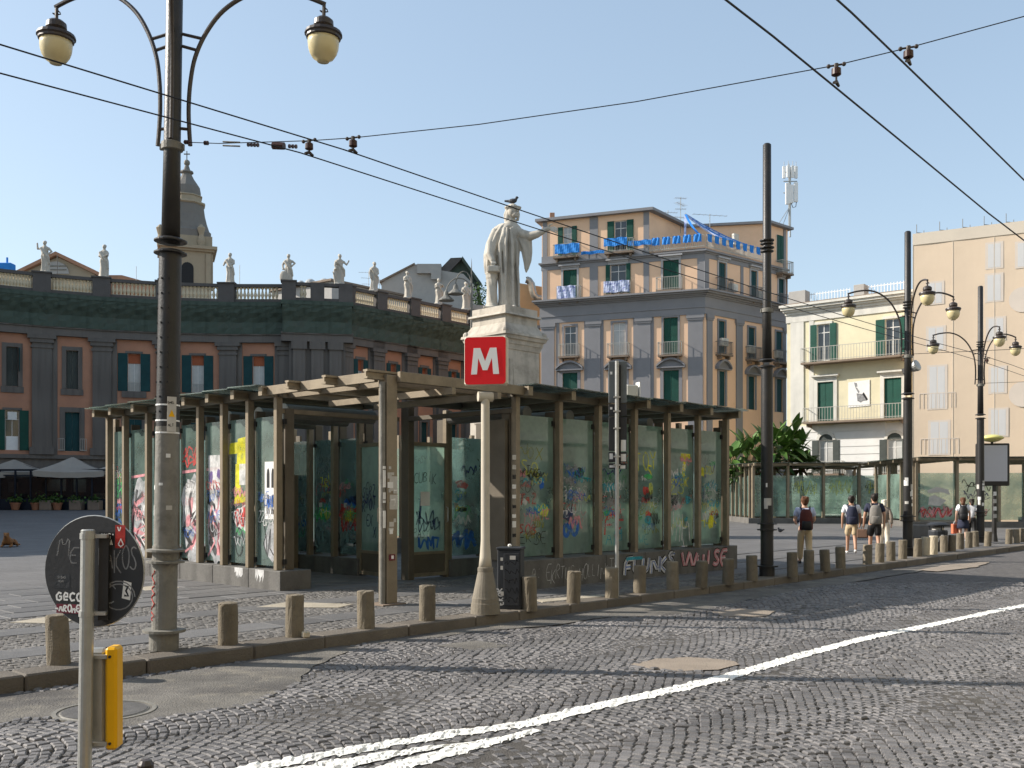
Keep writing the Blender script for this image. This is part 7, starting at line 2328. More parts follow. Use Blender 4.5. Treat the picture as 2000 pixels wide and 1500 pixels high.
st = thing('statue', 'large white marble statue of a robed laurelled man pointing right', 'statue', Vector((mo.x, mo.y, mz(607))))
def build_dante():
    mb = MB()
    rq = random.Random(4)
    ph = [rq.uniform(0, 6) for _ in range(6)]
    def fold(a, z):
        w = min(1, max(0, (3.7 - z) / 1.2))
        gap = -.20 * math.exp(-((a - 4.78 - .05 * math.sin(z)) / .17) ** 2) + .10 * math.exp(-((a - 4.50) / .12) ** 2) + .10 * math.exp(-((a - 5.06) / .12) ** 2) if z < 3.55 else 0
        return 1 + gap + w * (.17 * (.5 - abs(math.sin(4.5 * a + ph[0] + .5 * math.sin(z * 1.1)))) + .11 * (.5 - abs(math.sin(6.5 * a + ph[1] - .45 * z))) + .035 * math.sin(5 * a + ph[2] + .8 * z))
    rings = [(0, .19, 0, .50, .46), (.08, .19, 0, .50, .46), (.5, .17, 0, .45, .42), (1.2, .15, 0, .45, .40), (1.8, .13, 0, .47, .40), (2.4, .11, 0, .52, .41), (2.9, .08, 0, .58, .42), (3.2, .10, 0, .62, .42), (3.45, .14, .02, .62, .38), (3.62, .18, .03, .50, .32), (3.78, .25, .03, .28, .24), (3.95, .29, .0, .17, .17), (4.05, .30, -.02, .15, .16)]
    R2 = []
    for a, b in zip(rings[:-1], rings[1:]):
        for t in (0, .25, .5, .75): R2.append(tuple(a[i] + (b[i] - a[i]) * t for i in range(5)))
    R2.append(rings[-1])
    mb.loft(R2, 72, fold)
    # cloak over the left side, arm bent to the book
    def fold2(a, z): return 1 + .15 * (.5 - abs(math.sin(3 * a + 1.4 * z))) + .09 * (.5 - abs(math.sin(5 * a - 1.3 * z)))
    rings = [(1.55, -.66, -.05, .20, .24), (1.9, -.64, -.05, .27, .30), (2.4, -.58, -.03, .32, .34), (2.9, -.47, 0, .36, .36), (3.3, -.30, 0, .36, .33), (3.6, -.12, .02, .32, .28), (3.75, .02, .03, .24, .2)]
    R2 = []
    for a, b in zip(rings[:-1], rings[1:]):
        for t in (0, .33, .66): R2.append(tuple(a[i] + (b[i] - a[i]) * t for i in range(5)))
    R2.append(rings[-1])
    mb.loft(R2, 48, fold2)
    # long cloak edges hanging down the front
    for x0, x1, y in ((-.20, -.10, -.40), (.05, .02, -.44), (.33, .36, -.42), (.52, .60, -.28)):
        mb.path([(.18 + (x0 - .18) * .5, y * .8, 3.5), (x0, y - .02, 2.8), (x0 * .9 + x1 * .1, y - .02, 2.0), (x1, y, 1.0), (x1, y, .1)], [.05, .075, .07, .06, .05], 8)
    # shoulder and forearm to the book
    mb.path([(-.36, -.05, 3.45), (-.62, -.15, 2.85), (-.66, -.35, 2.35), (-.50, -.50, 2.02)], [.2, .19, .17, .12], 12)
    mb.ball((-.48, -.52, 1.95), (.10, .09, .12), 10, 8)
    for k in range(4): mb.path([(-.56 + k * .05, -.57, 1.98), (-.57 + k * .05, -.62, 1.90), (-.57 + k * .05, -.60, 1.80)], [.03, .028, .02], 6)
    mb.path([(-.42, -.56, 2.0), (-.37, -.61, 1.93), (-.38, -.62, 1.87)], [.03, .028, .02], 6)
    mb.box(-.72, -.26, -.66, -.36, 1.56, 1.80)
    # column stub with twisted cloth
    def tw_(a, z): return 1 + .05 * math.sin(4 * a + 5.5 * z) + .02 * math.sin(9 * a + 8 * z)
    mb.lathe([(.30, .0), (.30, .12), (.27, .16), (.27, .2)] + [(.235 + .02 * (z > 1.3), z) for z in [.25 + .05 * k for k in range(26)]] + [(.28, 1.56)], 36, (-.55, -.22, 0), 1, 1, tw_)
    mb.box(-.92, -.2, -.55, .1, 0, .10)
    # outstretched right arm with sleeve, hand open
    mb.path([(.45, 0, 3.42), (.75, -.08, 3.25), (1.1, -.18, 3.17), (1.4, -.28, 3.24), (1.7, -.36, 3.36)], [.25, .24, .20, .16, .11], 14)
    mb.path([(1.68, -.36, 3.36), (1.84, -.40, 3.43), (1.96, -.43, 3.45)], [.10, .105, .085], 10)
    for k, (l, dz) in enumerate(((.30, .07), (.34, .02), (.33, -.04), (.27, -.09))):
        b = Vector((1.95, -.43 - .03 * k, 3.46 - .045 * k))
        mb.path([b, b + Vector((l * .5, -.04, dz * .5)), b + Vector((l, -.05, dz * .5 - .08))], [.037, .033, .022], 6)
    mb.path([(1.84, -.47, 3.50), (1.95, -.54, 3.58), (2.06, -.56, 3.60)], [.04, .036, .025], 6)
    # hanging sleeve
    def fs(a, z): return 1 + .22 * (.5 - abs(math.sin(3 * a + 1.2 * z)))
    rings = [(1.62, .92, -.12, .03, .04), (1.8, .94, -.12, .10, .08), (2.1, .97, -.12, .17, .12), (2.5, .95, -.11, .23, .14), (2.9, .86, -.09, .30, .17), (3.2, .76, -.06, .36, .2), (3.4, .58, -.02, .28, .2)]
    R2 = []
    for a, b in zip(rings[:-1], rings[1:]):
        for t in (0, .33, .66): R2.append(tuple(a[i] + (b[i] - a[i]) * t for i in range(5)))
    R2.append(rings[-1])
    mb.loft(R2, 40, fs)
    # feet
    for x, y in ((.02, -.42), (.40, -.48)): mb.ball((x, y, .07), (.11, .22, .08), 10, 6)
    # head turned right and down: skull, jaw, nose, brow, lips, ears, hood flaps and laurel
    n_head = len(mb.v)
    hx, hy, hz = .36, -.08, 4.26
    mb.ball((hx, hy, hz), (.205, .235, .27), 18, 12)
    mb.ball((hx - .01, hy + .03, hz + .08), (.20, .22, .215), 16, 10)
    mb.ball((hx + .07, hy - .10, hz - .17), (.13, .13, .12), 14, 10)
    mb.path([(hx + .14, hy - .20, hz + .05), (hx + .19, hy - .265, hz - .06), (hx + .155, hy - .23, hz - .09)], [.028, .045, .03], 8)
    mb.path([(hx + .02, hy - .22, hz + .055), (hx + .13, hy - .205, hz + .07), (hx + .205, hy - .12, hz + .05)], [.03, .034, .03], 8)
    mb.path([(hx + .06, hy - .225, hz - .15), (hx + .13, hy - .225, hz - .145), (hx + .18, hy - .17, hz - .15)], [.02, .026, .02], 6)
    mb.ball((hx + .115, hy - .19, hz - .235), (.05, .05, .045), 8, 6)
    for s_, yy in ((-1, .06), (1, .08)):
        mb.path([(hx + s_ * .19 - .03, hy + yy, hz + .10), (hx + s_ * .235 - .05, hy + yy, hz - .12), (hx + s_ * .22 - .06, hy + yy - .02, hz - .36)], [.05, .065, .05], 8)
    mb.ball((hx - .06, hy + .10, hz + .03), (.24, .21, .28), 16, 10)
    mb.path([(hx - .14, hy + .06, hz - .05), (hx - .20, hy + .06, hz - .3), (hx - .24, hy + .04, hz - .52)], [.14, .12, .08], 10)
    for k in range(18):
        a = 2 * math.pi * k / 18
        c = Vector((hx - .01 + .225 * math.cos(a), hy + .03 + .24 * math.sin(a), hz + .10 + .02 * math.sin(a)))
        d = Vector((math.cos(a + 1.1), math.sin(a + 1.1), .45)).normalized() * .15
        mb.path([c, c + d * .5, c + d], [.025, .05, .012], 6)
    mb.path([(hx - .01 + .22 * math.cos(2 * math.pi * k / 20), hy + .03 + .235 * math.sin(2 * math.pi * k / 20), hz + .09) for k in range(21)], .045, 7)
    for i in range(n_head, len(mb.v)):
        x, y, z = mb.v[i]
        mb.v[i] = (.36 + (x - .36) * 1.2, -.08 + (y + .08) * 1.2, 4.08 + (z - 4.08) * 1.12)
    return remeshed(mb, .024, 1)
obj('robed_figure', build_dante(), M['marble'], st)
def pigeon(loc, rz, label, s=1.0):
    mb = MB().ball((0, 0, .10), (.09, .16, .085), 12, 8).ball((0, -.15, .20), (.05, .055, .05), 10, 7)
    mb.path([(0, -.10, .12), (0, -.14, .18)], [.06, .045], 8).path([(0, .1, .10), (0, .30, .13)], [.06, .035], 6).path([(0, -.20, .195), (0, -.235, .185)], [.015, .006], 5)
    mb.path([(.03, 0, .06), (.03, 0, 0)], .010, 5).path([(-.03, 0, .06), (-.03, 0, 0)], .010, 5)
    o = obj('pigeon', remeshed(mb, .014, 1), M['bird'], None, loc, rz)
    o.scale = (s, s, s)
    return tag(o, label, 'pigeon')
pigeon(Vector((mo.x + .34, mo.y - .05, mz(607) + 4.60)), R(70), 'dark pigeon sitting on the head of the marble statue', 1.25)
pigeon(G(1524, 1040), R(-50), 'grey pigeon on the paving between the tall dark post and the walker')

# ------------------------------------------------------------------ statues on the palace balustrade
def roof_statue(seed, arms, lean=0.0, shield=False, child=False, bare=False):
    mb = MB()
    q = random.Random(seed)
    ph = q.uniform(0, 6)
    def fold(a, z): return 1 + .09 * math.sin(6 * a + ph + z) + .05 * math.sin(11 * a - z)
    L = lambda z: lean * z
    rings = [(0, 0, 0, .42, .36), (.3, .02, 0, .36, .32), (.9, L(.9) + .05, 0, .33, .29), (1.35, L(1.3), 0, .36, .30), (1.6, L(1.6), 0, .28, .24), (1.9, L(1.9) - .02, 0, .32, .25), (2.12, L(2.1) - .02, 0, .36, .22), (2.25, L(2.2), 0, .14, .13), (2.36, L(2.3), 0, .10, .10)]
    R2 = []
    for a, b in zip(rings[:-1], rings[1:]):
        for t in (0, .33, .66): R2.append(tuple(a[i] + (b[i] - a[i]) * t for i in range(5)))
    mb.loft(R2, 28, fold)
    if bare:
        mb.path([(.18, -.1, .9), (.25, -.2, .5), (.22, -.12, .05)], [.16, .12, .09], 8)
    mb.ball((L(2.5) + .02, -.03, 2.50), (.155, .17, .19), 12, 8)
    mb.ball((L(2.5), .05, 2.58), (.17, .16, .14), 10, 7)
    mb.path([(L(2.5) + .03, -.18, 2.52), (L(2.5) + .035, -.22, 2.46)], [.03, .03], 6)
    for pts in arms:
        p_ = [(x + L(z), y, z) for x, y, z in pts]
        mb.path(p_, [.12, .10, .075][:len(p_)] if len(p_) <= 3 else [.12, .11, .09, .07], 8)
        e = p_[-1]; mb.ball(e, .085, 8, 6)
    mb.path([(-.3 + L(2), -.22, 2.05), (.05, -.3, 1.6), (.35, -.2, 1.25), (.42, -.05, .7)], [.09, .11, .12, .08], 8)
    if shield: mb.lathe([(.02, -.06), (.40, -.05), (.46, 0), (.40, .05), (.02, .06)], 18, (0, 0, 0)) if 0 else mb.ball((-.38, -.25, .62), (.36, .10, .56), 14, 9)
    if child:
        mb.ball((-.45, -.15, 1.22), (.13, .14, .15), 10, 7); mb.path([(-.45, -.1, 1.1), (-.42, -.1, .7), (-.35, -.05, .1)], [.14, .18, .14], 10); mb.path([(-.45, -.15, 1.0), (-.6, -.25, .85), (-.66, -.3, 1.05)], [.07, .06, .05], 6)
    mb.box(-.5, .5, -.42, .42, -.10, .03)
    return remeshed(mb, .045, 1)
RS_ = [
 (90, 526, 464, 'left', dict(seed=1, arms=[[(-.33, 0, 2.05), (-.62, -.05, 2.0), (-.62, -.08, 2.45)], [(.33, 0, 2.05), (.62, .0, 1.75), (.35, -.15, 1.5)]], lean=-.02, bare=True), 'roof statue raising one arm, leftmost on the palace balustrade'),
 (204, 541, 477, 'left', dict(seed=2, arms=[[(-.3, 0, 2.05), (-.3, -.2, 1.7), (.2, -.3, 1.65)], [(.3, 0, 2.0), (.4, -.2, 1.7), (.45, -.35, 1.75)]], lean=.02), 'heavily cloaked roof statue left of the nearest lamp post'),
 (450, 553, 494, 'c', dict(seed=3, arms=[[(-.33, 0, 2.05), (-.5, -.1, 1.7), (-.45, -.3, 1.55)], [(.33, 0, 2.05), (.42, -.1, 1.7), (.1, -.3, 1.55)]]), 'roof statue holding a bundle, first right of the bell tower'),
 (564, 551, 492, 'c', dict(seed=4, arms=[[(-.33, 0, 2.05), (-.5, -.05, 1.75), (-.42, -.2, 1.3)], [(.33, 0, 2.05), (.60, 0, 1.85), (.38, -.1, 1.6)]], shield=True), 'roof statue with a round shield, above the hanging green plant'),
 (664, 556, 497, 'c', dict(seed=5, arms=[[(-.33, 0, 2.05), (-.45, -.2, 1.6), (-.35, -.3, 1.3)], [(.33, 0, 2.05), (.60, -.1, 1.75), (.78, -.15, 2.1)]], child=True), 'roof statue with a small child at its side'),
 (730, 570, 513, 'w', dict(seed=6, arms=[[(-.3, 0, 2.05), (-.42, -.1, 1.6), (-.35, -.2, 1.2)], [(.3, 0, 2.05), (.35, -.15, 1.6), (.1, -.3, 1.4)]], lean=.03), 'roof statue on the corner where the right palace wing begins'),
 (797, 585, 533, 'w', dict(seed=7, arms=[[(-.3, 0, 2.05), (-.38, -.2, 1.7), (-.05, -.3, 1.8)], [(.3, 0, 2.05), (.36, -.1, 1.6), (.2, -.2, 1.2)]], lean=-.03), 'hooded roof statue in front of the grey gabled house'),
 (857, 595, 545, 'w', dict(seed=8, arms=[[(-.3, 0, 2.05), (-.4, -.1, 1.65), (-.1, -.3, 1.9)], [(.3, 0, 2.05), (.5, -.1, 1.8), (.3, -.3, 2.0)]]), 'slim roof statue beside the hooked street lamp'),
 (910, 612, 558, 'w', dict(seed=9, arms=[[(-.3, 0, 2.05), (-.4, -.1, 1.65), (-.2, -.3, 1.4)], [(.3, 0, 2.05), (.4, -.1, 1.6), (.3, -.3, 1.4)]]), 'last roof statue, nearest to the marble monument')]
for u, vf, vt, kd, kw, lab in RS_:
    base_ = arc_hit(u) if u < 540 else (pal_at(u, 560) if u < 700 else wing_hit(u))
    pos = Vector((base_.x, base_.y - .15, 21.12 if u < 540 or u > 700 else 21.0))
    k_ = base_.y / F
    zfeet = HC + (V0 - vf) * k_
    h_ = (vf - vt) * k_
    o = obj('roof_statue', roof_statue(**kw), M['rstat'], None, (pos.x, pos.y, 21.18), R(-8 if u < 600 else 20))
    s_ = h_ / 2.68
    o.scale = (s_, s_, s_)
    tag(o, lab, 'statue', 'statues along the palace balustrade')

# ------------------------------------------------------------------ people
def person(loc, heading, label, h=1.75, skin='skin', hair='hair_b', shirt='shirt_w', legs='khaki', shorts=False, skirt=False, stride=.22, shoe='shoe_w', arm=(.0, .0), pack=None, straps='navy', longshirt=False, jacket=False, hair_len=0, longsleeve=False, girl=False, armpose=None, lean=0.0):
    s = h / 1.75
    root = thing('person', label, 'person', loc, heading)
    sh = .17 if girl else .195
    fw, bw = stride, -stride
    nd = {'pelvis': (0, 0, .94, .125), 'waist': (0, .01 + lean * .2, 1.10, .115), 'chest': (0, .02 + lean * .6, 1.32, .135), 'neck': (0, .01 + lean, 1.475, .055), 'jaw': (0, .035 + lean * 1.1, 1.555, .07), 'skull': (0, .02 + lean * 1.1, 1.65, .092), 'crown': (0, .01 + lean * 1.1, 1.715, .06), 'nose': (0, .125 + lean * 1.1, 1.61, .016)}
    ed = [('pelvis', 'waist'), ('waist', 'chest'), ('chest', 'neck'), ('neck', 'jaw'), ('jaw', 'skull'), ('skull', 'crown'), ('skull', 'nose')]
    joints = {}
    for sd_, sg, leg, asw in (('l', -1, fw, arm[0]), ('r', 1, bw, arm[1])):
        hip = (sg * .09, 0, .90)
        bend = .10 if leg < 0 else .03
        knee = (sg * .095, leg * .55 + bend * .6, .50)
        ank = (sg * .095, leg * 1.15 - (.02 if leg < 0 else 0), .10 + (.07 if leg < 0 else 0))
        toe = (sg * .11, ank[1] + .15, .035 + (.0 if leg < 0 else .02))
        sho = (sg * sh, lean, 1.42)
        elb = (sg * (sh + .065), asw * .6 - .03 + lean, 1.14)
        wri = (sg * (sh + .07), asw * 1.1 + .07 + lean, .90)
        if armpose and sd_ in armpose: elb, wri = armpose[sd_]
        hd_ = Vector(wri) - Vector(elb); hd_.normalize()
        pal_ = Vector(wri) + hd_ * .07
        nd.update({'hip' + sd_: (*hip, .10), 'knee' + sd_: (*knee, .062), 'ank' + sd_: (*ank, .042), 'toe' + sd_: (*toe, .036), 'sho' + sd_: (*sho, .065), 'elb' + sd_: (*elb, .044), 'wri' + sd_: (*wri, .030), 'palm' + sd_: (*pal_, .034)})
        ed += [('pelvis', 'hip' + sd_), ('hip' + sd_, 'knee' + sd_), ('knee' + sd_, 'ank' + sd_), ('ank' + sd_, 'toe' + sd_), ('chest', 'sho' + sd_), ('sho' + sd_, 'elb' + sd_), ('elb' + sd_, 'wri' + sd_), ('wri' + sd_, 'palm' + sd_)]
        for k in range(4):
            nd['f%d' % k + sd_] = (*(pal_ + hd_ * (.075 + .012 * (1 - abs(k - 1.4))) + Vector((0, (k - 1.5) * .02, 0)) + Vector((-sg * .012, .005, 0))), .009)
            ed.append(('palm' + sd_, 'f%d' % k + sd_))
        nd['th' + sd_] = (*(pal_ + Vector((-sg * .02, .05, .0)) + hd_ * .02), .010); ed.append(('palm' + sd_, 'th' + sd_))
        nd['ear' + sd_] = (sg * .095, .02 + lean * 1.1, 1.62, .016); ed.append(('skull', 'ear' + sd_))
        joints[sd_] = dict(hip=hip, knee=knee, ank=ank, toe=toe, sho=sho, elb=elb, wri=wri, palm=pal_)
    S_ = lambda nd: {k: (v[0] * s, v[1] * s, v[2] * s, v[3] * s) for k, v in nd.items()}
    obj('body', skinned(S_(nd), ed, 1), M[skin], root)
    mid = lambda a, b, t: tuple(a[i] + (b[i] - a[i]) * t for i in range(3))
    # shirt
    hem = .80 if longshirt else .90
    sn = {'chest': (0, .02 + lean * .6, 1.30, .160), 'waist': (0, .01 + lean * .2, 1.08, .150), 'hem': (0, 0, hem, .162), 'neck': (0, lean, 1.445, .075)}
    se = [('chest', 'waist'), ('waist', 'hem'), ('chest', 'neck')]
    for sd_ in 'lr':
        j = joints[sd_]
        end = j['wri'] if longsleeve else mid(j['sho'], j['elb'], .72)
        sn['s' + sd_] = (*j['sho'], .088); se.append(('chest', 's' + sd_))
        if longsleeve:
            sn['e' + sd_] = (*j['elb'], .066); sn['w' + sd_] = (*end, .05)
            se += [('s' + sd_, 'e' + sd_), ('e' + sd_, 'w' + sd_)]
        else:
            sn['w' + sd_] = (*end, .076); se.append(('s' + sd_, 'w' + sd_))
    obj('jacket' if jacket else 'shirt', skinned(S_(sn), se, 1), M[shirt], root)
    # trousers, shorts or skirt
    if skirt:
        mb = MB().loft([(z * s, 0, y * s, a * s, b * s) for z, y, a, b in ((.56, .02, .23, .25), (.70, .02, .215, .22), (.85, .01, .185, .165), (1.0, .01, .15, .125))], 20, lambda a, z: 1 + .04 * math.sin(7 * a))
        obj('skirt', mb, M[legs], root, smooth=True)
    else:
        tn = {'p': (0, 0, .95, .150), 'w': (0, .01, 1.03, .135)}
        te = [('p', 'w')]
        for sd_ in 'lr':
            j = joints[sd_]
            tn['h' + sd_] = (j['hip'][0], j['hip'][1], .86, .118); te.append(('p', 'h' + sd_))
            if shorts:
                e_ = mid(j['hip'], j['knee'], .92); tn['k' + sd_] = (*e_, .100); te.append(('h' + sd_, 'k' + sd_))
            else:
                tn['k' + sd_] = (*j['knee'], .090); tn['a' + sd_] = (*j['ank'], .074)
                te += [('h' + sd_, 'k' + sd_), ('k' + sd_, 'a' + sd_)]
        obj('shorts' if shorts else 'trousers', skinned(S_(tn), te, 1), M[legs], root)
    for sd_ in 'lr':
        j = joints[sd_]
        a, t = j['ank'], j['toe']
        obj('shoe', skinned(S_({'a': (a[0], a[1] - .045, max(a[2] - .055, .045), .05), 'm': (a[0], a[1] + .05, max(a[2] - .06, .045), .05), 't': (t[0], t[1] + .03, t[2] + .008, .040)}), [('a', 'm'), ('m', 't')], 1), M[shoe], root)
    mb = MB().ball((0, (-.012 + lean * 1.1) * s, 1.672 * s), (.108 * s, .122 * s, .105 * s), 14, 10).ball((0, (-.055 + lean * 1.1) * s, 1.62 * s), (.085 * s, .07 * s, .09 * s), 10, 8)
    q_ = random.Random(int(h * 1000))
    for k in range(16):
        a_ = q_.uniform(0, 6.28)
        mb.ball((.075 * math.cos(a_) * s, (-.02 + .085 * math.sin(a_) + lean) * s, (1.70 + q_.uniform(-.05, .055)) * s), .034 * s, 6, 5)
    if hair_len: mb.path([(0, (-.08 + lean) * s, 1.64 * s), (0, (-.10 + lean) * s, (1.58 - hair_len * .5) * s), (0, (-.085 + lean) * s, (1.56 - hair_len) * s)], [.07 * s, .075 * s, .04 * s], 8)
    obj('hair', remeshed(mb, .014 * s, 1), M[hair], root)
    if pack:
        mb = MB()
        n = 8
        rings = [(.90, 0, -.20, .13, .075), (.93, 0, -.21, .155, .095), (1.15, 0, -.215, .155, .105), (1.33, 0, -.20, .135, .09), (1.42, 0, -.185, .10, .06), (1.44, 0, -.18, .05, .03)]
        mb.loft([(z * s, x, (y + lean * .5) * s, a * s, b * s) for z, x, y, a, b in rings], 16, lambda a, z: 1 + .10 * abs(math.cos(2 * a)) )
        pk = obj('backpack', mb, M[pack], root, smooth=True)
        mb = MB().loft([(z * s, 0, y * s, a * s, b * s) for z, y, a, b in ((.90, -.29, .11, .03), (.93, -.30, .125, .045), (1.10, -.305, .12, .045), (1.14, -.29, .1, .03))], 12)
        obj('pack_pocket', mb, M['black' if pack == 'maroon' else pack], pk, smooth=True)
        for sg in (-1, 1):
            obj('strap', MB().path([(sg * .10 * s, -.12 * s, 1.42 * s), (sg * .115 * s, -.06 * s + lean, 1.50 * s), (sg * .12 * s, .08 * s + lean, 1.46 * s), (sg * .13 * s, .16 * s + lean * .6, 1.28 * s), (sg * .17 * s, .05 * s, 1.08 * s)], .022 * s, 6), M[straps], pk)
    return root, joints, s

HD = -(math.pi / 2 - math.atan2(KD.y, KD.x))       # walking along the kerb, away from the camera
person(G(1572, 1102), R(-8), 'auburn haired walker with a maroon backpack, pale blue shirt and long khaki trousers', 1.72, 'skin_p', 'hair_a', 'shirt_b', 'khaki', stride=.17, shoe='black', pack='maroon', armpose={'l': ((-.25, .02, 1.16), (-.20, .22, 1.08)), 'r': ((.25, .02, 1.16), (.20, .22, 1.08))}, longshirt=True)
person(G(1663, 1082), R(-14), 'man in a white shirt and khaki shorts with a slanted dark sling bag', 1.74, 'skin', 'hair_b', 'shirt_w', 'khaki', shorts=True, stride=.20, arm=(-.05, .12), pack='navy', longshirt=True)
r3, j3, s3 = person(G(1708, 1085), R(-12), 'man in black shorts and navy shirt with a grey backpack', 1.80, 'skin', 'hair_b', 'navy', 'black', shorts=True, stride=.15, shoe='black', arm=(.08, -.05), pack='greypack', straps='greypack')
hb = Vector(j3['l']['palm']) * s3
m3 = Matrix.Rotation(R(-12), 3, 'Z')
bag = thing('hand_bag', 'brown bag carried between the white shirted man and the man in black shorts', 'bag', r3.location + m3 @ (hb + Vector((-.03, 0, -.06))))
obj('bag_body', MB().cbox(-.07, .07, -.16, .16, -.30, -.04, .03), M['brownbag'], bag, rot=(0, 0, R(60)))
obj('bag_handle', MB().path([(0, -.09, -.05), (0, -.05, .05), (0, .05, .05), (0, .09, -.05)], .010, 6), M['brownbag'], bag)
person(G(1727, 1073), R(-18), 'white haired elderly woman in a taupe jacket and cream trousers', 1.60, 'skin_p', 'hair_w', 'taupe', 'cream_cloth', stride=.16, shoe='black', jacket=True, longsleeve=True, longshirt=True, girl=True, arm=(.05, -.12), hair_len=.03)
r5, j5, s5 = person(G(1881, 1060), R(-22), 'woman in a dark skirt with a black backpack carrying a coral bag', 1.66, 'skin_p', 'hair_a', 'shirt_w', 'navy', skirt=True, stride=.14, arm=(.10, .0), pack='black', straps='black', girl=True, hair_len=.10)
hb = Vector(j5['l']['palm']) * s5
m5 = Matrix.Rotation(R(-22), 3, 'Z')
bag = thing('shopping_bag', 'coral shopping bag held by the woman in the dark skirt', 'bag', r5.location + m5 @ (hb + Vector((0, 0, -.05))))
obj('bag_body', MB().cbox(-.19, .19, -.06, .06, -.42, -.06, .012), M['coral'], bag, rot=(0, 0, R(20)))
obj('bag_handle', MB().path([(-.1, 0, -.07), (-.05, 0, .05), (.05, 0, .05), (.1, 0, -.07)], .010, 6), M['paper'], bag)
person(G(1898, 1055), R(-15), 'dark haired woman in black trousers half hidden by the panel lamp post', 1.60, 'skin', 'hair_b', 'shirt_w', 'black', stride=.16, arm=(.1, -.1), girl=True, hair_len=.08, shoe='shoe_w')
# crouched person far left
cq = P(14, 992, 82); cq.z = gz(cq.x, cq.y)
def crouched():
    root = thing('person', 'small distant person in a white top crouching by the cafe terrace', 'person', cq, R(-70))
    nd = {'p': (0, 0, .30, .15), 'c': (0, .25, .62, .15), 'n': (0, .38, .72, .06), 'h': (0, .48, .76, .11), 'kl': (-.13, .42, .46, .08), 'al': (-.13, .18, .10, .05), 'tl': (-.13, .34, .05, .05), 'kr': (.13, .42, .46, .08), 'ar': (.13, .18, .10, .05), 'tr': (.13, .34, .05, .05),
          'sl': (-.19, .28, .62, .07), 'el': (-.24, .45, .42, .05), 'wl': (-.16, .62, .32, .04), 'sr': (.19, .28, .62, .07), 'er': (.24, .45, .42, .05), 'wr': (.16, .62, .32, .04)}
    obj('body', skinned(nd, [('p', 'c'), ('c', 'n'), ('n', 'h'), ('p', 'kl'), ('kl', 'al'), ('al', 'tl'), ('p', 'kr'), ('kr', 'ar'), ('ar', 'tr'), ('c', 'sl'), ('sl', 'el'), ('el', 'wl'), ('c', 'sr'), ('sr', 'er'), ('er', 'wr')], 1), M['skin'], root)
    obj('shirt', skinned({'c': (0, .25, .62, .19), 'w': (0, .06, .38, .18), 'sl': (-.20, .28, .62, .10), 'sr': (.20, .28, .62, .10)}, [('c', 'w'), ('c', 'sl'), ('c', 'sr')], 1), M['shirt_w'], root)
    obj('trousers', skinned({'p': (0, 0, .28, .18), 'kl': (-.13, .42, .46, .11), 'al': (-.13, .20, .12, .08), 'kr': (.13, .42, .46, .11), 'ar': (.13, .20, .12, .08)}, [('p', 'kl'), ('kl', 'al'), ('p', 'kr'), ('kr', 'ar')], 1), M['navy'], root)
    obj('hair', MB().ball((0, .46, .82), (.12, .13, .11), 10, 7), M['hair_b'], root, smooth=True)
crouched()
# lying dog
dg_ = G(16, 1068)
dgt = thing('dog', 'small brown dog lying on the shaded paving at the left edge', 'dog', dg_, R(15))
nd = {'rump': (.02, .42, .16, .13), 'mid': (0, .15, .17, .14), 'chest': (0, -.12, .20, .14), 'neck': (0, -.22, .32, .09), 'head': (0, -.28, .41, .085), 'muz': (0, -.40, .37, .045), 'earl': (-.08, -.26, .49, .022), 'earr': (.08, -.26, .49, .022),
      'shl': (-.12, -.16, .13, .06), 'ell': (-.15, -.12, .05, .045), 'pawl': (-.13, -.40, .035, .035), 'shr': (.12, -.16, .13, .06), 'elr': (.15, -.12, .05, .045), 'pawr': (.13, -.40, .035, .035),
      'hl': (-.15, .36, .12, .08), 'kl': (-.22, .18, .09, .06), 'hkl': (-.22, .38, .04, .035), 'ftl': (-.23, .20, .03, .03), 'hr': (.15, .36, .12, .08), 'kr': (.22, .18, .09, .06), 'hkr': (.22, .38, .04, .035), 'ftr': (.23, .20, .03, .03), 't1': (.10, .56, .08, .035), 't2': (.25, .66, .04, .02)}
obj('body', skinned(nd, [('rump', 'mid'), ('mid', 'chest'), ('chest', 'neck'), ('neck', 'head'), ('head', 'muz'), ('head', 'earl'), ('head', 'earr'), ('chest', 'shl'), ('shl', 'ell'), ('ell', 'pawl'), ('chest', 'shr'), ('shr', 'elr'), ('elr', 'pawr'), ('rump', 'hl'), ('hl', 'kl'), ('kl', 'hkl'), ('hkl', 'ftl'), ('rump', 'hr'), ('hr', 'kr'), ('kr', 'hkr'), ('hkr', 'ftr'), ('rump', 't1'), ('t1', 't2')], 1), M['dogfur'], dgt)
obj('nose', MB().ball((0, -.445, .375), .022, 8, 6), M['black'], dgt)
for x in (-.04, .04): obj('eye', MB().ball((x, -.355, .435), .014, 6, 5), M['black'], dgt)

# ------------------------------------------------------------------ banana-like plants
def paddle(q, base, dirv, ln, wd):
    # one large paddle leaf: midrib curve with two blade halves
    mb = MB()
    d = dirv.normalized()
    side_ = d.cross(Vector((0, 0, 1)))
    side_ = side_.normalized() if side_.length > .1 else Vector((1, 0, 0))
    n = 7
    pts = []
    for i in range(n + 1):
        t = i / n
        pts.append(base + d * ln * t + Vector((0, 0, -.38 * ln * t * t * (1 - abs(d.z) * .6))))
    Lh, Rh = [], []
    for i, p in enumerate(pts):
        t = i / n
        w = wd * max(0, math.sin(math.pi * min(1, max(0, (t - .28) / .72)) ** .8)) if t > .28 else .02
        w = max(w, .015) * (1 + .12 * math.sin(i * 2.1 + base.x))
        Lh.append(p + side_ * w + Vector((0, 0, w * .35))); Rh.append(p - side_ * w + Vector((0, 0, w * .35)))
    mb.add(Lh + pts + Rh, [(i, i + 1, n + 1 + i + 1, n + 1 + i) for i in range(n)] + [(n + 1 + i, n + 1 + i + 1, 2 * n + 2 + i + 1, 2 * n + 2 + i) for i in range(n)])
    return mb
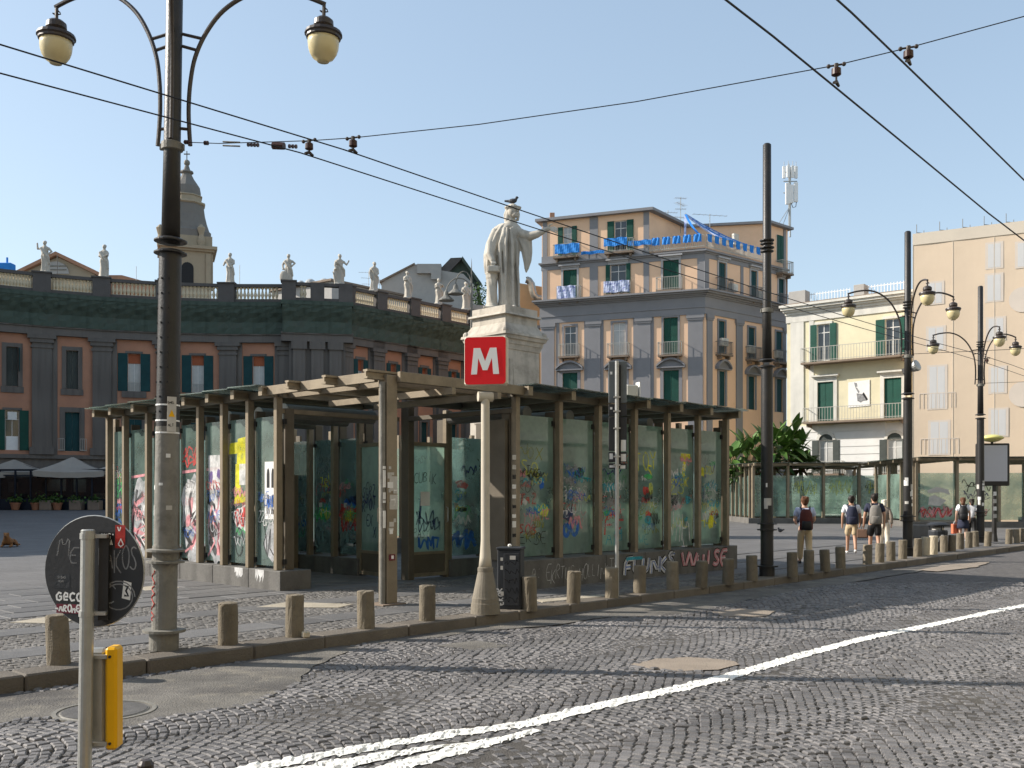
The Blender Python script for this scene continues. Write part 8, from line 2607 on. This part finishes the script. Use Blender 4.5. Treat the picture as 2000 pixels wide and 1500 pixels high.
qn = random.Random(17)
PLN = [(1446, 64.0, 898, 1000, 1434, 'leaning banana plant right behind the near pavilion end'), (1478, 66, 880, 1000, 1470, 'banana plant with dry brown leaves, second from the left'), (1512, 65, 872, 1000, 1508, 'tall banana plant directly behind the dark post'), (1540, 66, 862, 1000, 1536, 'banana plant with the highest upright leaves'), (1566, 67, 890, 1000, 1562, 'rightmost banana plant, in front of the white ground storeys')]
for i, (u, Y, vt_, vb_, ut, lab) in enumerate(PLN):
    b = P(u + (18 if i == 0 else 4), 965, Y); b.z = 0
    t_ = P(ut, vt_, Y)
    root = thing('banana_plant', lab, 'plant', b, group='banana plants in front of the buildings')
    tip = t_ - b
    m_ = tip * .5 + Vector((.25 * (i == 0), 0, 0))
    obj('trunk', MB().path([(0, 0, 0), tuple(m_), tuple(tip)], [.20, .16, .13], 9), M['trunk'], root)
    if i == 0: obj('trunk', MB().path([(.6, .2, 0), tuple(m_ + Vector((.35, .2, -.3))), tuple(tip + Vector((.55, .3, -.4)))], [.18, .15, .11], 9), M['trunk'], root)
    for k in range(52):
        a = qn.uniform(0, 6.283)
        up = qn.uniform(-.2, 2.6)
        mat_ = 'leaf' if qn.random() > (.25 if i == 1 else .07) else 'leaf_dry'
        if mat_ == 'leaf_dry': up = qn.uniform(-.9, .1)
        d = Vector((math.cos(a), math.sin(a), up))
        st0 = tip + Vector((qn.uniform(-.35, .35), qn.uniform(-.35, .35), qn.uniform(-1.6, .15)))
        obj('leaf', paddle(qn, st0, d, qn.uniform(1.4, 2.6), qn.uniform(.20, .34)), M[mat_], root, smooth=True)

# ------------------------------------------------------------------ cafe terrace on the far left, parasols
def parasol(loc, w, he, ha, label, m, rz=0, group=None):
    root = thing('parasol', label, 'parasol', loc, rz, group)
    mb = MB()
    h = w / 2
    c4 = [(-h, -h), (h, -h), (h, h), (-h, h)]
    n = 6
    for k in range(4):
        a, b = Vector((*c4[k], he)), Vector((*c4[(k + 1) % 4], he))
        ap = Vector((0, 0, ha))
        rows = []
        for i in range(n + 1):
            t = i / n
            L, Rr = a.lerp(ap, t), b.lerp(ap, t)
            rows.append([L.lerp(Rr, j / 4) - Vector((0, 0, .25 * math.sin(math.pi * t) * (1 - .5 * abs(j - 2) / 2) * .6 + .12 * math.sin(math.pi * j / 4) * (1 - t))) for j in range(5)])
        mb.add([p for r in rows for p in r], [(i * 5 + j, i * 5 + j + 1, (i + 1) * 5 + j + 1, (i + 1) * 5 + j) for i in range(n) for j in range(4)])
    cnp = obj('canopy', mb, M[m], root, smooth=False)
    for k in range(4):
        a, b = Vector((*c4[k], he)), Vector((*c4[(k + 1) % 4], he))
        mb = MB()
        vs = [a.lerp(b, j / 8) + Vector((0, 0, -.13 * math.sin(math.pi * j / 8) * .9)) for j in range(9)]
        lo = [p + Vector((0, 0, -.42 - .03 * (j % 2))) for j, p in enumerate(vs)]
        mb.add(vs + lo, [(j, j + 1, 10 + j, 9 + j) for j in range(8)])
        obj('valance', mb, M[m], cnp)
    obj('pole', MB().lathe([(.06, 0), (.06, ha)], 10), M['cafe'], root)
    obj('base', MB().box(-.5, .5, -.5, .5, 0, .12), M['cafe'], root)
    for k in range(4): obj('rib', MB().path([(0, 0, ha - .1), (c4[k][0] * .98, c4[k][1] * .98, he - .02)], .02, 5), M['cafe'], root)
    return root
def far_ground(u, Y):
    p = P(u, 965, Y); p.z = gz(p.x, p.y); return p
ps = [(28, 80, 'left large beige parasol over the cafe terrace'), (142, 79, 'right large beige parasol over the cafe terrace'), (252, 80.5, 'beige parasol mostly hidden behind the near pavilion')]
for u, Y, lab in ps:
    p = far_ground(u, Y); parasol(p, 5.1, HC + (V0 - 921) * Y / F - p.z, HC + (V0 - (892 if u > 100 else 897)) * Y / F - p.z, lab, 'canvas', R(18), 'parasols over the cafe terrace')
# glazed terrace screen
p0, p1_ = far_ground(-60, 77.5), far_ground(300, 77.5)
cs = thing('cafe_screen', 'dark glazed screen enclosing the cafe terrace under the beige parasols', 'screen', p0)
CS = WF(cs, p0, p1_ - p0)
wcs = (p1_ - p0).length
n = 12
for i in range(n + 1):
    CS.put('post', MB().box(-.06, .06, -.06, .06, 0, 3.1), M['cafe'], i * wcs / n)
for i in range(n):
    CS.put('glass_pane', MB().box(.06, wcs / n - .06, -.01, .01, .9, 2.7), M['cafe_glass'], i * wcs / n)
    CS.put('lower_panel', MB().box(.06, wcs / n - .06, -.03, .03, .02, .88), M['cafe'], i * wcs / n)
CS.put('rail', MB().box(0, wcs, -.05, .05, 3.1, 3.25), M['cafe'])
CS.put('rail', MB().box(0, wcs, -.045, .045, 2.71, 2.8), M['cafe'])
# back wall of the terrace bar; boards' pale colour stands in for lit shelves
cbk = thing('cafe_bar', 'dim cafe interior front with pale boards behind the glazed screen', 'bar', far_ground(120, 82.5))
obj('wall', MB().box(-8.5, 6.5, 0, .3, 0, 3.0), M['cafe'], cbk)
for x, z, w, h, m_ in ((-4.5, 1.4, .8, .9, 'paper_g'), (-1.2, 1.5, 1.6, 1.0, 'bal'), (.9, 1.4, 1.2, 1.1, 'cream'), (2.6, .6, 2.2, .7, 'bal'), (-6.3, 1.2, .9, .5, 'paper_g')):
    obj('pale_board', MB().box(x, x + w, -.06, -.001, z, z + h), M[m_], cbk)
qp = random.Random(5)
for i, u in enumerate((70, 92, 112, 186, 30, 150)):
    p = far_ground(u, 76.8)
    pt_ = thing('flower_pot', ['terracotta pot first right of the crouching person', 'grey planter box with shrub at the cafe screen', 'terracotta pot right of the grey planter', 'dark planter at the right end of the cafe screen', 'low pot beside the crouching person', 'square pale planter under the right parasol'][i], 'planter', p, group='planters along the cafe screen')
    obj('pot', MB().lathe([(.26, 0), (.38, .5), (.42, .5), (.42, .58), (.34, .58)], 12) if i % 2 == 0 else MB().cbox(-.45, .45, -.4, .4, 0, .75, .03), M['terracotta' if i % 2 == 0 else 'slabdark'], pt_)
    mb = MB()
    for k in range(70):
        c = Vector((qp.gauss(0, .25), qp.gauss(0, .25), .62 + abs(qp.gauss(0, .25))))
        d = Vector((qp.gauss(0, 1), qp.gauss(0, 1), qp.gauss(0, 1))).normalized() * .22
        s_ = d.cross(Vector((qp.gauss(0, 1), qp.gauss(0, 1), qp.gauss(0, 1)))).normalized() * .09
        mb.quad(c, c + d * .5 + s_, c + d, c + d * .5 - s_)
    obj('shrub', mb, M['leaf_d'], pt_)
parasol(far_ground(1690, 76), 5.6, HC + (V0 - 953) * 76 / F, HC + (V0 - 928) * 76 / F, 'pale square parasol seen through the distant long pavilion', 'canvas_g', R(35))
parasol(far_ground(1800, 78), 4.6, HC + (V0 - 953) * 78 / F, HC + (V0 - 932) * 78 / F, 'second pale parasol behind the floodlight lamp post', 'canvas_g', R(35))

# ------------------------------------------------------------------ advertising panel, litter bin, low block
ap = G(1942, 1058)
adp = thing('advertising_panel', 'blank grey advertising panel on a dark pole with a pale yellow saucer top', 'advertising panel', ap, R(-8))
Yp = ap.y
az = lambda v: HC + (V0 - v) * Yp / F
obj('pole', MB().lathe([(.13, 0), (.09, .3), (.07, az(945))], 12), M['iron'], adp)
fx0, fx1 = (1908 - 1942) * Yp / F, (1969 - 1942) * Yp / F
bd = obj('panel_frame', MB().cbox(fx0, fx1, -.09, .09, az(949), az(866), .03), M['iron'], adp)
obj('poster_sheet', MB().box(fx0 + .09, fx1 - .09, -.097, -.0905, az(940), az(870)), M['screen'], bd)
obj('saucer', MB().lathe([(.02, az(864)), (.22, az(862)), (.40, az(857)), (.42, az(855)), (.36, az(852)), (.15, az(849)), (.001, az(848.5))], 24, (-.08, 0, 0)), M['saucer'], adp, smooth=True)
obj('saucer_stem', MB().path([(-.08, 0, az(867)), (-.08, 0, az(862))], .05, 8), M['iron'], adp)
for k in range(4): obj('sticker', MB().box(-.06, .05, -.105 + .004 * k, -.10 + .004 * k, .9 + k * .28, 1.05 + k * .28), M['paper' if k % 2 else 'paper_g'], adp)
lb = thing('litter_bin', 'round dark litter bin with a dented lid left of the coral bag', 'litter bin', G(1832, 1076))
obj('bin_body', MB().lathe([(.20, 0), (.26, .05), (.29, .62), (.27, .66)], 16), M['cabinet'], lb)
obj('bin_lid', MB().lathe([(.34, .80), (.35, .84), (.22, .90), (.05, .92)], 16), M['cabinet'], lb)
for k in range(3):
    a = k * 2.1 + .5; obj('bin_bracket', MB().path([(.25 * math.cos(a), .25 * math.sin(a), .6), (.26 * math.cos(a), .26 * math.sin(a), .82)], .02, 5), M['cabinet'], lb)
for k in range(4): obj('sticker', MB().box(-.16 + k * .07, -.10 + k * .07, -.298, -.290, .3 + .05 * (k % 3), .42 + .05 * (k % 3)), M['paper_g' if k % 2 else 'paper'], lb)
obj('rubbish', MB().ball((.0, 0, .70), (.2, .2, .1), 8, 5), M['paper_g'], lb)
tag(obj('stone_block', MB().cbox(-.45, .45, -.3, .3, 0, .55, .03), M['plinth'], None, G(1805, 1052) + Vector((0, .4, 0)), R(-20)), 'low grey stone block with scrawls left of the litter bin', 'block')
